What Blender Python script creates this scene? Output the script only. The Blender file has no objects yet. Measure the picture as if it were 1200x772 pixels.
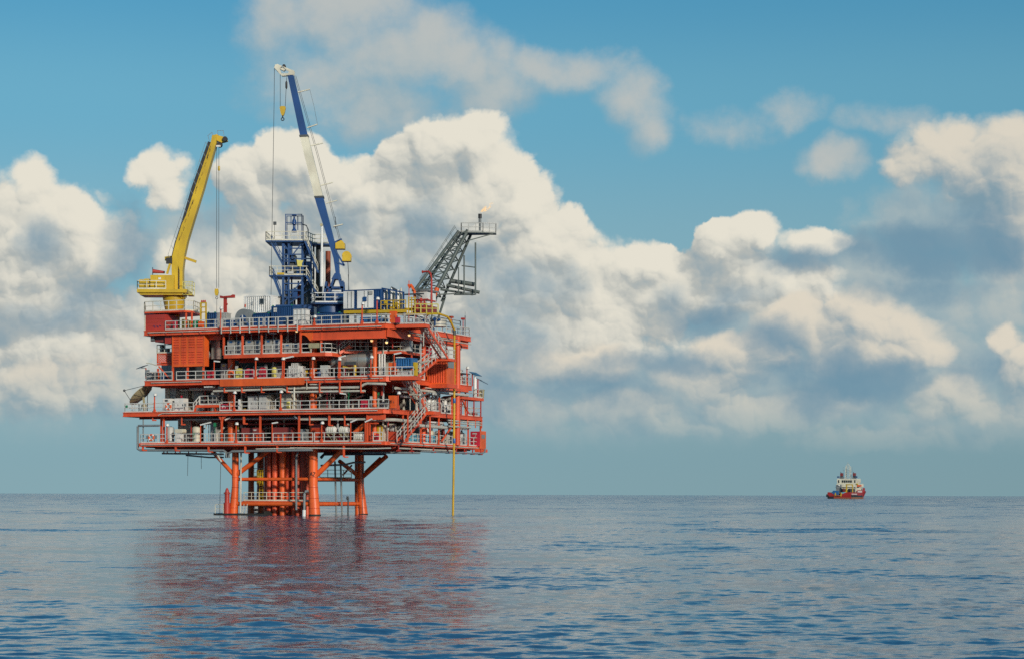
import bpy, bmesh, math, random
import numpy as np
from math import sin, cos, tan, radians, pi, sqrt, atan, atan2
from mathutils import Vector, Matrix
rnd = random.Random(11)
SC = bpy.context.scene
COL = SC.collection
# ---------------------------------------------------------------- place: rig frame and sight lines
A = radians(22.8); CX, CY = -14.8, 250.0; F = 2500.0; ROLL = atan(.0028); HOR = 579.1; EYE = 2.6
def W(p):
    u, v, z = p
    return Vector((CX + u*cos(A) + v*sin(A), CY - u*sin(A) + v*cos(A), z))
def ray(px, py):
    dx = px-600; dy = HOR-py
    return (dx*cos(ROLL)-dy*sin(ROLL))/F, (dx*sin(ROLL)+dy*cos(ROLL))/F
def pv(px, py, v):                     # where the plane v=const of the rig is met -> (u, z)
    X, Z = ray(px, py); t = (v+CX*sin(A)+CY*cos(A))/(X*sin(A)+cos(A))
    return (t*X-CX)*cos(A)-(t-CY)*sin(A), EYE+t*Z
def pu(px, py, u):                     # plane u=const -> (v, z)
    X, Z = ray(px, py); t = (u+CX*cos(A)-CY*sin(A))/(X*cos(A)-sin(A))
    return (t*X-CX)*sin(A)+(t-CY)*cos(A), EYE+t*Z
def pw(px, py, D):                     # world plane y=D -> (x, z)
    X, Z = ray(px, py); return X*D, EYE+Z*D
def U(px, v): return pv(px, 500, v)[0]
def ZZ(px, py, v): return pv(px, py, v)[1]
def V(px, u): return pu(px, 500, u)[0]
# ---------------------------------------------------------------- materials
MATS = {}
def newmat(name):
    m = bpy.data.materials.new(name); m.use_nodes = True
    nt = m.node_tree; b = nt.nodes['Principled BSDF']
    return m, nt, b
def paint(name, rgb, rough=.45, dirt=.35, scale=1.2, dirtcol=None, metallic=0., streak=True):
    m, nt, b = newmat(name)
    tc = nt.nodes.new('ShaderNodeTexCoord')
    mp = nt.nodes.new('ShaderNodeMapping'); mp.inputs['Scale'].default_value = (1, 1, .35 if streak else 1)
    nt.links.new(tc.outputs['Object'], mp.inputs['Vector'])
    n = nt.nodes.new('ShaderNodeTexNoise'); n.inputs['Scale'].default_value = scale; n.inputs['Detail'].default_value = 5; n.inputs['Roughness'].default_value = .65
    nt.links.new(mp.outputs[0], n.inputs['Vector'])
    r = nt.nodes.new('ShaderNodeMapRange'); r.inputs[1].default_value = .45; r.inputs[2].default_value = .75; r.inputs[3].default_value = 0; r.inputs[4].default_value = dirt
    nt.links.new(n.outputs['Fac'], r.inputs[0])
    mx = nt.nodes.new('ShaderNodeMix'); mx.data_type = 'RGBA'
    dc = dirtcol or tuple(c*.45+.01 for c in rgb)
    mx.inputs[6].default_value = (*rgb, 1); mx.inputs[7].default_value = (*dc, 1)
    nt.links.new(r.outputs[0], mx.inputs[0]); 
    n2 = nt.nodes.new('ShaderNodeTexNoise'); n2.inputs['Scale'].default_value = .33; n2.inputs['Detail'].default_value = 3; nt.links.new(tc.outputs['Object'], n2.inputs['Vector'])
    v2 = nt.nodes.new('ShaderNodeMapRange'); v2.inputs[1].default_value = .35; v2.inputs[2].default_value = .65; v2.inputs[3].default_value = .82; v2.inputs[4].default_value = 1.12; nt.links.new(n2.outputs['Fac'], v2.inputs[0])
    sc = nt.nodes.new('ShaderNodeHueSaturation'); nt.links.new(mx.outputs[2], sc.inputs['Color']); nt.links.new(v2.outputs[0], sc.inputs['Value']); nt.links.new(sc.outputs[0], b.inputs['Base Color'])
    b.inputs['Roughness'].default_value = rough; b.inputs['Metallic'].default_value = metallic
    MATS[name] = m; return m
RUST = (.12, .035, .012)
paint('orange_paint', (.70, .092, .027), .45, .45, 1.6, (.36, .042, .016))
paint('orange_leg', (.74, .115, .018), .42, .5, 1.3, (.36, .05, .018))
paint('red_paint', (.42, .04, .025), .45, .4)
paint('maroon_paint', (.22, .035, .03), .5, .4)
paint('crimson_paint', (.48, .02, .045), .45, .25)
paint('deep_red', (.50, .06, .024), .55, .5)
paint('white_paint', (.72, .72, .68), .45, .35, 1.0, (.42, .38, .30))
paint('rail_white', (.54, .53, .48), .5, .45, 1.0, (.45, .38, .30))
paint('cream_paint', (.62, .59, .46), .5, .4, 1.0, (.36, .29, .2))
paint('grey_cabinet', (.36, .36, .33), .45, .3, .8)
paint('light_grey', (.47, .48, .46), .45, .35, .8, (.28, .26, .22))
paint('grey_steel', (.20, .22, .22), .5, .4)
paint('dark_steel', (.055, .062, .065), .5, .3)
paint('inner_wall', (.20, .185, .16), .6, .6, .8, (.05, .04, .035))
paint('black_rubber', (.018, .018, .02), .6, .2)
paint('silver_clad', (.50, .49, .44), .32, .4, .7, (.3, .26, .19), .55)
paint('beige_pipe', (.52, .50, .42), .45, .45, .8, (.32, .24, .15))
paint('yellow_paint', (.56, .37, .014), .42, .45, .8, (.34, .19, .02))
paint('yellow_pipe', (.55, .33, .012), .4, .3, .8, (.4, .22, .02))
paint('pale_yellow', (.64, .56, .12), .45, .3)
paint('blue_paint', (.011, .055, .17), .4, .4, .9, (.012, .05, .12))
paint('blue_boom', (.009, .055, .19), .35, .45, .7, (.01, .045, .12))
paint('bright_blue', (.02, .12, .30), .4, .3)
paint('aqua_plastic', (.12, .42, .55), .4, .2)
paint('green_paint', (.02, .22, .09), .45, .3)
paint('flare_grey', (.085, .108, .098), .5, .5, .8, (.09, .085, .07))
paint('concrete_rust', (.30, .07, .032), .7, .8, 1.2, (.08, .03, .02))
paint('conductor_orange', (.60, .075, .024), .5, .7, .5, (.18, .035, .02))
paint('dish_tan', (.40, .35, .20), .5, .5, 6.0, (.10, .09, .05), streak=False)
paint('marine_growth', (.02, .02, .017), .8, .6, 3.0, (.05, .045, .03))
paint('hull_red', (.36, .022, .018), .45, .4, .3)
paint('hull_black', (.02, .02, .025), .5, .4, .3)
paint('hull_brown', (.25, .10, .045), .6, .5, .3)
paint('window_dark', (.02, .025, .03), .12, .1)
paint('solar_blue', (.025, .035, .06), .2, .1)
paint('lamp_white', (.70, .68, .62), .3, .1)
def emit(name, rgb, s):
    m, nt, b = newmat(name)
    b.inputs['Base Color'].default_value = (*rgb, 1); b.inputs['Emission Color'].default_value = (*rgb, 1); b.inputs['Emission Strength'].default_value = s
    MATS[name] = m
emit('lamp_glow', (1., .62, .25), 1.1)
# ---------------------------------------------------------------- mesh collector
class MB:
    def __init__(s): s.v = []; s.f = []; s.m = []; s.k = 0
    def add(s, vs, fs):
        o = len(s.v); s.v += [tuple(p) for p in vs]
        for f in fs: s.f.append(tuple(i+o for i in f)); s.m.append(s.k)
        return s
    def box(s, x0, x1, y0, y1, z0, z1):
        x0, x1 = min(x0, x1), max(x0, x1); y0, y1 = min(y0, y1), max(y0, y1); z0, z1 = min(z0, z1), max(z0, z1)
        v = [(x0,y0,z0),(x1,y0,z0),(x1,y1,z0),(x0,y1,z0),(x0,y0,z1),(x1,y0,z1),(x1,y1,z1),(x0,y1,z1)]
        return s.add(v, [(3,2,1,0),(4,5,6,7),(0,1,5,4),(1,2,6,5),(2,3,7,6),(3,0,4,7)])
    def bar(s, p, q, w, h=None, up=(0,0,1)):
        p = Vector(p); q = Vector(q); h = h or w
        d = (q-p).normalized(); up = Vector(up)
        if abs(d.dot(up)) > .98: up = Vector((0,1,0))
        x = d.cross(up).normalized(); y = x.cross(d)
        v = [c + x*a*w/2 + y*b*h/2 for c in (p, q) for a, b in ((-1,-1),(1,-1),(1,1),(-1,1))]
        return s.add(v, [(0,1,2,3),(7,6,5,4),(1,0,4,5),(2,1,5,6),(3,2,6,7),(0,3,7,4)])
    def tube(s, p, q, r, n=8, r2=None):
        return s.path([p, q], r, n, r2)
    def path(s, pts, r, n=8, r2=None):
        pts = [Vector(p) for p in pts]; rings = []
        for i, p in enumerate(pts):
            a = pts[max(i-1, 0)]; b = pts[min(i+1, len(pts)-1)]
            d = (b-a).normalized()
            up = Vector((0,0,1)) if abs(d.z) < .95 else Vector((0,1,0))
            x = d.cross(up).normalized(); y = x.cross(d)
            rr = r if r2 is None else r+(r2-r)*i/(len(pts)-1)
            if 0 < i < len(pts)-1:
                c = (pts[i]-pts[i-1]).normalized().dot((pts[i+1]-pts[i]).normalized())
                rr = rr  # mitre left round
            rings.append([p+(x*cos(2*pi*k/n)+y*sin(2*pi*k/n))*rr for k in range(n)])
        o = [q for R_ in rings for q in R_]; f = []
        for i in range(len(rings)-1):
            for k in range(n):
                a = i*n+k; b = i*n+(k+1) % n
                f.append((a, a+n, b+n, b))
        f.append(tuple(range(n))); f.append(tuple(reversed(range((len(rings)-1)*n, len(rings)*n))))
        return s.add(o, f)
    def lathe(s, prof, c=(0,0,0), n=20, axis='z'):
        c = Vector(c); o = []; f = []
        for r, h in prof:
            for k in range(n):
                a = 2*pi*k/n; x, y = r*cos(a), r*sin(a)
                o.append(c + (Vector((x,y,h)) if axis == 'z' else Vector((h,x,y)) if axis == 'x' else Vector((y,h,x))))
        for i in range(len(prof)-1):
            for k in range(n):
                a = i*n+k; b = i*n+(k+1) % n
                f.append((a, b, b+n, a+n))
        f.append(tuple(reversed(range(n)))); f.append(tuple(range((len(prof)-1)*n, len(prof)*n)))
        return s.add(o, f)
    def sphere(s, c, r, n=10, sz=1.):
        return s.lathe([(max(.01*r, r*sin(pi*i/n)), -r*sz*cos(pi*i/n)) for i in range(n+1)], c, n+4)
    def prism(s, poly, z0, z1):
        n = len(poly)
        if sum(poly[i][0]*poly[(i+1)%n][1]-poly[(i+1)%n][0]*poly[i][1] for i in range(n)) < 0: poly = poly[::-1]
        v = [(x,y,z0) for x,y in poly]+[(x,y,z1) for x,y in poly]
        return s.add(v, [tuple(reversed(range(n))), tuple(range(n, 2*n))]+[(i,(i+1)%n,(i+1)%n+n,i+n) for i in range(n)])
    def prismy(s, poly, y0, y1):             # polygon in x,z pushed along y
        n = len(poly)
        if sum(poly[i][0]*poly[(i+1)%n][1]-poly[(i+1)%n][0]*poly[i][1] for i in range(n)) < 0: poly = poly[::-1]
        y0, y1 = min(y0, y1), max(y0, y1)
        v = [(x,y0,z) for x,z in poly]+[(x,y1,z) for x,z in poly]
        return s.add(v, [tuple(range(n)), tuple(reversed(range(n, 2*n)))]+[((i+1)%n,i,i+n,(i+1)%n+n) for i in range(n)])
    def torus(s, c, R_, r, axis='y', n=18, m=6):
        c = Vector(c); o = []; f = []
        for i in range(n):
            a = 2*pi*i/n
            for j in range(m):
                b = 2*pi*j/m; q = R_+r*cos(b); x, y, z = q*cos(a), q*sin(a), r*sin(b)
                o.append(c+(Vector((x,y,z)) if axis == 'z' else Vector((x,z,y)) if axis == 'y' else Vector((z,x,y))))
                f.append((i*m+j, ((i+1)%n)*m+j, ((i+1)%n)*m+(j+1)%m, i*m+(j+1)%m))
        return s.add(o, f)
    def corrug(s, p, q, z0, z1, th=.08, pitch=.28, n=None):   # corrugated wall between two (x,y) points
        p = Vector(p); q = Vector(q); L = (q-p).length; n = n or max(2, int(L/pitch)); d = (q-p)/n; nr = Vector((d.y, -d.x)).normalized()*th
        pts = []
        for i in range(n):
            a = p+d*i
            pts += [a, a+d*.35, a+d*.5+nr, a+d*.85+nr]
        pts.append(q)
        v = [(a.x,a.y,z0) for a in pts]+[(a.x,a.y,z1) for a in pts]; k = len(pts)
        return s.add(v, [(i, i+1, i+1+k, i+k) for i in range(k-1)])
class T:                                  # a thing under construction: its root and the point its coordinates count from
    def __init__(s, o, base): s.o = o; s.base = Vector(base)
def props(o, label=None, cat=None, group=None, kind=None):
    if label: o['label'] = label
    if cat: o['category'] = cat
    if group: o['group'] = group
    if kind: o['kind'] = kind
    return o
def place(o, base, frame, rot):
    o.location = W(base) if frame == 'rig' else Vector(base)
    o.rotation_euler = (0, 0, (-A if frame == 'rig' else 0)+rot)
def thing(name, label, cat, base, group=None, frame='rig', rot=0.):
    o = bpy.data.objects.new(name, None); COL.objects.link(o); o.empty_display_size = .5
    place(o, base, frame, rot)
    props(o, label, cat, group)
    return T(o, base)
def mesh_obj(name, mb, mats, base):
    me = bpy.data.meshes.new(name)
    b = Vector(base)
    me.from_pydata([tuple(Vector(p)-b) for p in mb.v], [], mb.f)
    for m in (mats if isinstance(mats, (list, tuple)) else [mats]): me.materials.append(MATS[m])
    if any(mb.m): me.polygons.foreach_set('material_index', mb.m)
    bm = bmesh.new(); bm.from_mesh(me); bmesh.ops.recalc_face_normals(bm, faces=bm.faces); bm.to_mesh(me); bm.free()
    me.polygons.foreach_set('use_smooth', [True]*len(me.polygons))
    me.set_sharp_from_angle(angle=radians(38))
    o = bpy.data.objects.new(name, me); COL.objects.link(o)
    return o
def part(t, name, mb, mats, parent=None, label=None):
    o = mesh_obj(name, mb, mats, t.base)
    o.parent = parent or t.o
    if label: o['label'] = label
    return o
def solo(name, label, cat, mb, mats, base, group=None, frame='rig', rot=0.):
    o = mesh_obj(name, mb, mats, base); place(o, base, frame, rot); props(o, label, cat, group)
    return T(o, base)
def copy_thing(t, base, label, frame='rig', rot=0.):     # a copy of a thing with its parts and their sub-parts
    r = t.o.copy(); COL.objects.link(r); place(r, base, frame, rot); r['label'] = label
    for ch in list(t.o.children):
        c = ch.copy(); COL.objects.link(c); c.parent = r
        for g in list(ch.children):
            d = g.copy(); COL.objects.link(d); d.parent = c
    return T(r, base)
def rail_mb(pts, h=1.1, step=1.35, r=.045, toe=True, mb=None, mid=True):
    mb = mb or MB()
    for a, b in zip(pts[:-1], pts[1:]):
        a = Vector(a); b = Vector(b); L = (b-a).length; n = max(1, round(L/step))
        for i in range(n+1):
            p = a+(b-a)*i/n
            mb.bar(p, p+Vector((0,0,h)), r*1.7)
        mb.bar(a+Vector((0,0,h)), b+Vector((0,0,h)), r*1.9)
        if mid: mb.bar(a+Vector((0,0,h*.55)), b+Vector((0,0,h*.55)), r*1.5)
        if toe: mb.bar(a+Vector((0,0,.09)), b+Vector((0,0,.09)), .03, .17)
    return mb
def dims_box(t, px0, px1, pyt, v, z0, depth):
    u0, u1 = U(px0, v), U(px1, v); return u0, u1, v, v+depth, z0, ZZ((px0+px1)/2, pyt, v)
# ---------------------------------------------------------------- camera
cam_d = bpy.data.cameras.new('camera'); cam = bpy.data.objects.new('camera', cam_d); COL.objects.link(cam)
cam_d.sensor_width = 36; cam_d.lens = 75.0
cam_d.shift_y = (HOR-386)/1200
cam_d.clip_start = .5; cam_d.clip_end = 60000
cam.location = (0, 0, EYE); cam.matrix_world = Matrix.Translation((0,0,EYE)) @ Matrix.Rotation(radians(90), 4, 'X') @ Matrix.Rotation(ROLL, 4, 'Z')
SC.camera = cam
# ---------------------------------------------------------------- sun and sky
SUN_EL = radians(18); sx, sy = .42, -.85
sdir = Vector((sx, sy, 0)).normalized()*cos(SUN_EL)+Vector((0,0,sin(SUN_EL)))
sd = bpy.data.lights.new('sun', 'SUN'); sd.energy = 3.3; sd.angle = radians(4); sd.color = (1, .92, .80)
so = bpy.data.objects.new('sun', sd); COL.objects.link(so); so.rotation_euler = sdir.to_track_quat('Z', 'Y').to_euler(); so.location = (60, -60, 90)
w = bpy.data.worlds.new('World'); SC.world = w; w.use_nodes = True
nt = w.node_tree; N = nt.nodes; L = nt.links
N.clear()
def nd(t, **k):
    n = N.new(t)
    for a, b in k.items(): setattr(n, a, b)
    return n
def inp(n, i, x):
    if isinstance(x, (int, float)): n.inputs[i].default_value = x
    elif isinstance(x, tuple): n.inputs[i].default_value = x
    else: L.new(x, n.inputs[i])
def M(op, a, b=0., c=None, clamp=False):
    n = nd('ShaderNodeMath', operation=op); n.use_clamp = clamp
    inp(n, 0, a); inp(n, 1, b)
    if c is not None: inp(n, 2, c)
    return n.outputs[0]
def VM(op, a, b=None, out=0):
    n = nd('ShaderNodeVectorMath', operation=op); inp(n, 0, a)
    if b is not None: inp(n, 1, b)
    return n.outputs[out]
def smooth(x, lo, hi, a=0., b=1.):
    n = nd('ShaderNodeMapRange', interpolation_type='SMOOTHSTEP'); inp(n, 0, x); inp(n, 1, lo); inp(n, 2, hi); inp(n, 3, a); inp(n, 4, b); return n.outputs[0]
def lin(x, lo, hi, a=0., b=1.):
    n = nd('ShaderNodeMapRange'); inp(n, 0, x); inp(n, 1, lo); inp(n, 2, hi); inp(n, 3, a); inp(n, 4, b); return n.outputs[0]
def mixc(f, a, b):
    n = nd('ShaderNodeMix', data_type='RGBA'); inp(n, 0, f); inp(n, 6, a); inp(n, 7, b); return n.outputs[2]
def noise(vec, scale, detail=6., rough=.55, lac=2., out='Fac', dist=0.):
    n = nd('ShaderNodeTexNoise'); inp(n, 'Vector', vec); n.inputs['Scale'].default_value = scale; n.inputs['Detail'].default_value = detail
    n.inputs['Roughness'].default_value = rough; n.inputs['Lacunarity'].default_value = lac; n.inputs['Distortion'].default_value = dist
    return n.outputs[out]
def srgb(r, g, b):
    f = lambda c: (c/255/12.92 if c/255 <= .04045 else ((c/255+.055)/1.055)**2.4)
    return (f(r), f(g), f(b), 1.)
tc = nd('ShaderNodeTexCoord')
sep = nd('ShaderNodeSeparateXYZ'); L.new(tc.outputs['Generated'], sep.inputs[0])
X, Y, Z = sep.outputs
az = M('ARCTAN2', X, Y)
el = M('DIVIDE', Z, M('SQRT', M('MULTIPLY_ADD', X, X, M('MULTIPLY', Y, Y))))
pz = M('MAXIMUM', el, -.2)
# bearing and height above the horizon, one unit = 2.3 degrees
comb = nd('ShaderNodeCombineXYZ'); L.new(M('MULTIPLY', az, 25.), comb.inputs[0]); L.new(M('MULTIPLY', M('MINIMUM', pz, 3.), 25.), comb.inputs[1]); comb.inputs[2].default_value = 0.
P0 = comb.outputs[0]
def PX(px, py): return ((px-600)/100, (579-py)/100)
# cloud banks: (x, y, rx, ry) in bearing/height, read off the photograph's sky
def bl(*q): return [(*PX(a, b), c/100, d/100, h) for a, b, c, d, h in q]
BACK = bl((400,15,110,60,.85),(470,60,120,60,.85),(360,90,80,60,.6),(440,120,110,55,.7),(540,75,75,48,.9),(575,110,60,40,.75),(510,150,80,35,.6),(640,85,60,30,.7),(690,80,60,28,.75),(735,110,42,40,.75),(760,140,30,40,.6),(330,35,50,50,.5),
          (860,145,50,20,.3),(920,130,40,22,.4),(1030,148,40,16,.25),(975,190,45,26,.85),(1000,200,30,18,.6))
MAIN = bl((10,290,150,80,1.),(45,215,32,28,.9),(85,262,55,45,1.),(110,310,50,50,1.),(60,390,140,80,.9),(20,450,120,50,.7),
          (190,203,36,28,.85),(205,230,30,30,.6),(300,215,52,40,.95),(345,190,60,32,.95),(385,215,55,45,.9),(430,235,60,55,.9),(468,180,28,26,.9),(520,170,50,36,1.),(560,165,38,32,1.),(580,205,50,45,1.),(500,240,90,60,1.),(610,240,45,42,1.),
          (640,275,55,40,1.),(520,310,180,90,1.),(380,300,120,75,.9),(300,330,110,60,.8),(240,320,60,50,.7),(710,330,100,55,1.),(750,305,55,26,.95),(660,390,150,60,.9),(795,330,55,38,.95),
          (845,290,34,32,.95),(880,275,34,26,.95),(870,330,85,50,.9),(945,288,46,22,.9),(925,335,60,36,.85))
FRONT = bl((1100,185,62,38,.95),(1150,205,70,55,1.),(1190,240,70,70,1.),(1060,195,36,28,.8),(1175,170,40,26,.85),(1200,290,60,50,.6),
          (935,385,60,34,1.),(1000,380,60,40,1.),(1060,395,46,38,1.),(1085,410,24,22,.9),(880,415,70,30,.95),(820,445,70,26,.85),(1000,420,80,30,.8),
          (1110,468,42,32,1.),(1085,478,30,24,.9),(1145,485,26,18,.9),(1190,440,36,44,1.),(1165,398,24,20,.9),(1200,480,40,30,.8),
          (720,475,90,24,.8),(690,430,70,26,.65),(900,485,100,22,.8),(960,470,60,24,.7),(1030,514,120,13,.75),(60,460,90,32,.7),(230,400,60,60,.45),(560,430,90,40,.5),(780,500,80,13,.5),
          (330,450,120,45,.5),(620,480,110,26,.6),(130,455,80,34,.6),(1120,518,90,10,.5))
SHADOW = bl((1035,455,50,34,.9),(1060,340,80,20,.5),(930,440,60,22,.6),(600,400,60,60,.5),(570,460,60,40,.5),(870,345,40,18,.4),(1130,270,60,24,.5),(560,310,50,30,.6),(640,330,50,26,.45),(700,455,120,30,.5),(60,290,30,30,.35),(150,300,30,60,.45),(830,375,50,22,.5),(780,345,30,24,.35),(400,260,40,30,.35),(240,270,30,40,.4),(980,445,40,40,.6),(1130,430,40,30,.4),(1080,295,110,36,1.),(1150,300,60,30,.8),(930,310,60,22,.7),(1010,455,70,30,.9),(950,470,60,26,.6),(770,425,90,20,.7),(500,265,40,44,.6),(480,320,70,30,.5),(600,330,60,25,.4),(120,350,50,30,.5),(70,380,90,22,.4),(900,395,50,22,.5),(660,470,90,30,.4))
def field(P, bank):
    s2 = nd('ShaderNodeSeparateXYZ'); L.new(P, s2.inputs[0]); out = None
    for cx, cy, rx, ry, h in bank:
        dx = M('MULTIPLY_ADD', s2.outputs[0], 1/rx, -cx/rx); dy = M('MULTIPLY_ADD', s2.outputs[1], 1/ry, -cy/ry)
        g = M('MULTIPLY_ADD', M('MULTIPLY_ADD', dx, dx, M('MULTIPLY', dy, dy)), -h, h)
        out = g if out is None else M('SMOOTH_MAX', out, g, .22)
    return out
def scaled(v, k):
    n = nd('ShaderNodeVectorMath', operation='SCALE'); L.new(v, n.inputs[0]); n.inputs['Scale'].default_value = k; return n.outputs[0]
wv = VM('SUBTRACT', noise(P0, .9, 3., .5, out='Color'), (.5,.5,.5))
w2 = VM('SUBTRACT', noise(P0, 3.4, 5., .62, out='Color'), (.5,.5,.5))
Q0 = VM('ADD', VM('ADD', P0, scaled(wv, .42)), scaled(w2, .20))
LX, LY = .50, .86                                # where the light comes from, seen on the sky
def off(v, d): return VM('ADD', v, (LX*d, LY*d, 0.))
def puff(P, sc):                                 # rounded heads of one size
    v = nd('ShaderNodeTexVoronoi', feature='SMOOTH_F1', voronoi_dimensions='2D'); inp(v, 'Vector', P); v.inputs['Scale'].default_value = sc; v.inputs['Smoothness'].default_value = .28
    d = v.outputs['Distance']; return M('MULTIPLY_ADD', M('MULTIPLY', d, d), -1.7, .5)
relief = None; slope = None
for sc, am, kd in ((1.5, .36, .34), (3.3, .22, .24), (7.5, .12, .12), (16., .06, .05)):
    p0 = puff(Q0, sc); p1 = puff(off(Q0, .30/sc), sc)
    relief = M('MULTIPLY', p0, am) if relief is None else M('MULTIPLY_ADD', p0, am, relief)
    d_ = M('SUBTRACT', p0, p1)
    slope = M('MULTIPLY', d_, kd) if slope is None else M('MULTIPLY_ADD', d_, kd, slope)
fb0 = M('SUBTRACT', noise(P0, 1.5, 12., .60), .5); fb1 = M('SUBTRACT', noise(off(P0, .16), 1.5, 12., .60), .5)
big = M('SUBTRACT', noise(P0, .50, 4., .5), .5)
mid_ = M('SUBTRACT', noise(Q0, 1.15, 3., .45), .5)
def cloud(bank, kf, kb, ks, d=.34):
    f0 = field(Q0, bank); f1 = field(off(Q0, d), bank)
    h = M('MULTIPLY_ADD', fb0, kf, M('MULTIPLY_ADD', relief, kb, f0))
    s_ = M('MULTIPLY_ADD', M('SUBTRACT', f0, f1), .42, M('MULTIPLY', slope, ks))
    s_ = M('MULTIPLY_ADD', M('SUBTRACT', fb0, fb1), .5, s_)
    s_ = M('MULTIPLY_ADD', relief, .22, s_)
    return h, M('MULTIPLY_ADD', mid_, .95, M('MULTIPLY_ADD', big, 1.7, M('MULTIPLY', s_, 1.75)))
VEIL = bl((1090,260,90,40,.7),(1080,370,70,60,.9),(740,470,200,50,.8),(300,440,150,70,.8),(70,430,110,80,.8),(620,440,160,80,.9),(800,440,150,75,1.),(980,430,150,80,1.),(1120,420,80,80,.8),(1000,330,130,50,.9),(1180,330,60,60,.8),(880,350,90,50,.8),(1150,260,60,50,.7),(230,290,60,60,.5),(1195,480,60,50,.8),(1100,505,120,25,.7))
hv0 = M('MULTIPLY_ADD', fb0, 1.5, M('MULTIPLY_ADD', relief, .5, field(Q0, VEIL)))
hm0, sm0 = cloud(MAIN, .75, 1.0, 1.0)
hf0, sf0 = cloud(FRONT, .75, .9, 1.0)
hb0, sb0 = cloud(BACK, 1.7, .2, .12, .5)
sh = M('MULTIPLY_ADD', fb0, 1.6, M('MULTIPLY_ADD', relief, .5, field(Q0, SHADOW)))
# clear air
sky = nd('ShaderNodeTexSky', sky_type='NISHITA'); sky.sun_disc = False; sky.sun_elevation = SUN_EL
sky.sun_rotation = atan2(sx, sy); sky.altitude = 0; sky.air_density = 1.; sky.dust_density = .6; sky.ozone_density = 2.
STR = .10
ramp = nd('ShaderNodeValToRGB'); L.new(lin(el, 0., .30), ramp.inputs[0])
cr = ramp.color_ramp; cr.interpolation = 'EASE'
AIR = [(0., (130,163,172)), (.14, (126,163,175)), (.36, (122,170,186)), (.60, (96,165,192)), (.80, (70,150,187)), (1., (55,135,180))]
cr.elements[0].position = 0.; cr.elements[0].color = srgb(*AIR[0][1]); cr.elements[1].position = 1.; cr.elements[1].color = srgb(*AIR[-1][1])
for p, c in AIR[1:-1]:
    e = cr.elements.new(p); e.color = srgb(*c)
side = lin(az, -.2, .24, 1.05, .90)
airc = nd('ShaderNodeVectorMath', operation='SCALE'); L.new(ramp.outputs[0], airc.inputs[0]); L.new(side, airc.inputs['Scale'])
neb = nd('ShaderNodeVectorMath', operation='SCALE'); L.new(sky.outputs[0], neb.inputs[0]); neb.inputs['Scale'].default_value = STR
high = smooth(el, .25, .9)
air = mixc(M('MULTIPLY_ADD', high, .6, .12), airc.outputs[0], neb.outputs[0])
def shade(s_, off_, hi=(230,225,210), mid=(180,184,180), lo=(140,161,171)):
    s_ = smooth(M('ADD', s_, off_), -.55, 1.45)
    r = nd('ShaderNodeValToRGB'); L.new(s_, r.inputs[0]); c = r.color_ramp
    c.elements[0].position = 0.; c.elements[0].color = srgb(*lo); c.elements[1].position = 1.; c.elements[1].color = srgb(*hi)
    e = c.elements.new(.44); e.color = srgb(*mid)
    e = c.elements.new(.72); e.color = srgb(*[(a+b*1.6)/2.6 for a, b in zip(mid, hi)])
    return r.outputs[0]
low = smooth(el, .012, .07)                       # far cloud sinks into the horizon haze
c_b = shade(sb0, .55, (194,194,188), (164,178,182), (138,166,180))
c_m = shade(sm0, .58, (229,224,209))
c_f = shade(sf0, .46, (222,213,196), (177,182,180), (124,153,168))
col = mixc(M('MULTIPLY', smooth(hb0, -.35, .95), .85), air, c_b)
col = mixc(M('MULTIPLY', smooth(hv0, -.35, .65), .88), col, shade(M('MULTIPLY_ADD', mid_, 1.5, M('MULTIPLY', slope, .8)), .42, (196,196,188), (160,177,182), (128,158,174)))
wid = lin(mid_, -.16, .16, .14, .75)
col = mixc(M('MULTIPLY', smooth(hm0, -.08, wid), lin(el, .01, .06, .4, 1.)), col, c_m)
col = mixc(M('MULTIPLY', smooth(hf0, -.22, M('ADD', wid, .22)), M('MULTIPLY_ADD', low, .6, .35)), col, c_f)
col = mixc(M('MULTIPLY', smooth(sh, -.2, .9), .80), col, srgb(106,144,166))
fade = smooth(el, .015, .07, .38, 0.)
col = mixc(fade, col, airc.outputs[0])
veil = smooth(el, .012, .042, .93, 0.)
col = mixc(veil, col, airc.outputs[0])
# rest of the dome: broken cloud of the same kind behind and overhead
dn = noise(tc.outputs['Generated'], 3.2, 8., .6)
out_az = smooth(M('ABSOLUTE', az), .27, .42)
rest = M('MULTIPLY', smooth(dn, .54, .72), M('MAXIMUM', out_az, smooth(el, .28, .5)))
col = mixc(M('MULTIPLY', rest, .5), col, srgb(205,204,196))
bg = nd('ShaderNodeBackground'); L.new(col, bg.inputs[0]); bg.inputs[1].default_value = 1.
ow = nd('ShaderNodeOutputWorld'); L.new(bg.outputs[0], ow.inputs[0])
w.cycles.sampling_method = 'MANUAL'; w.cycles.sample_map_resolution = 512
vs = SC.view_settings; vs.view_transform = 'Standard'; vs.look = 'None'; vs.exposure = 0; vs.gamma = 1; vs.use_curve_mapping = False
SC.render.engine = 'CYCLES'; SC.cycles.use_denoising = False; SC.cycles.max_bounces = 6; SC.cycles.transparent_max_bounces = 64; SC.cycles.sample_clamp_indirect = 6
SC.render.film_transparent = False
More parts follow.
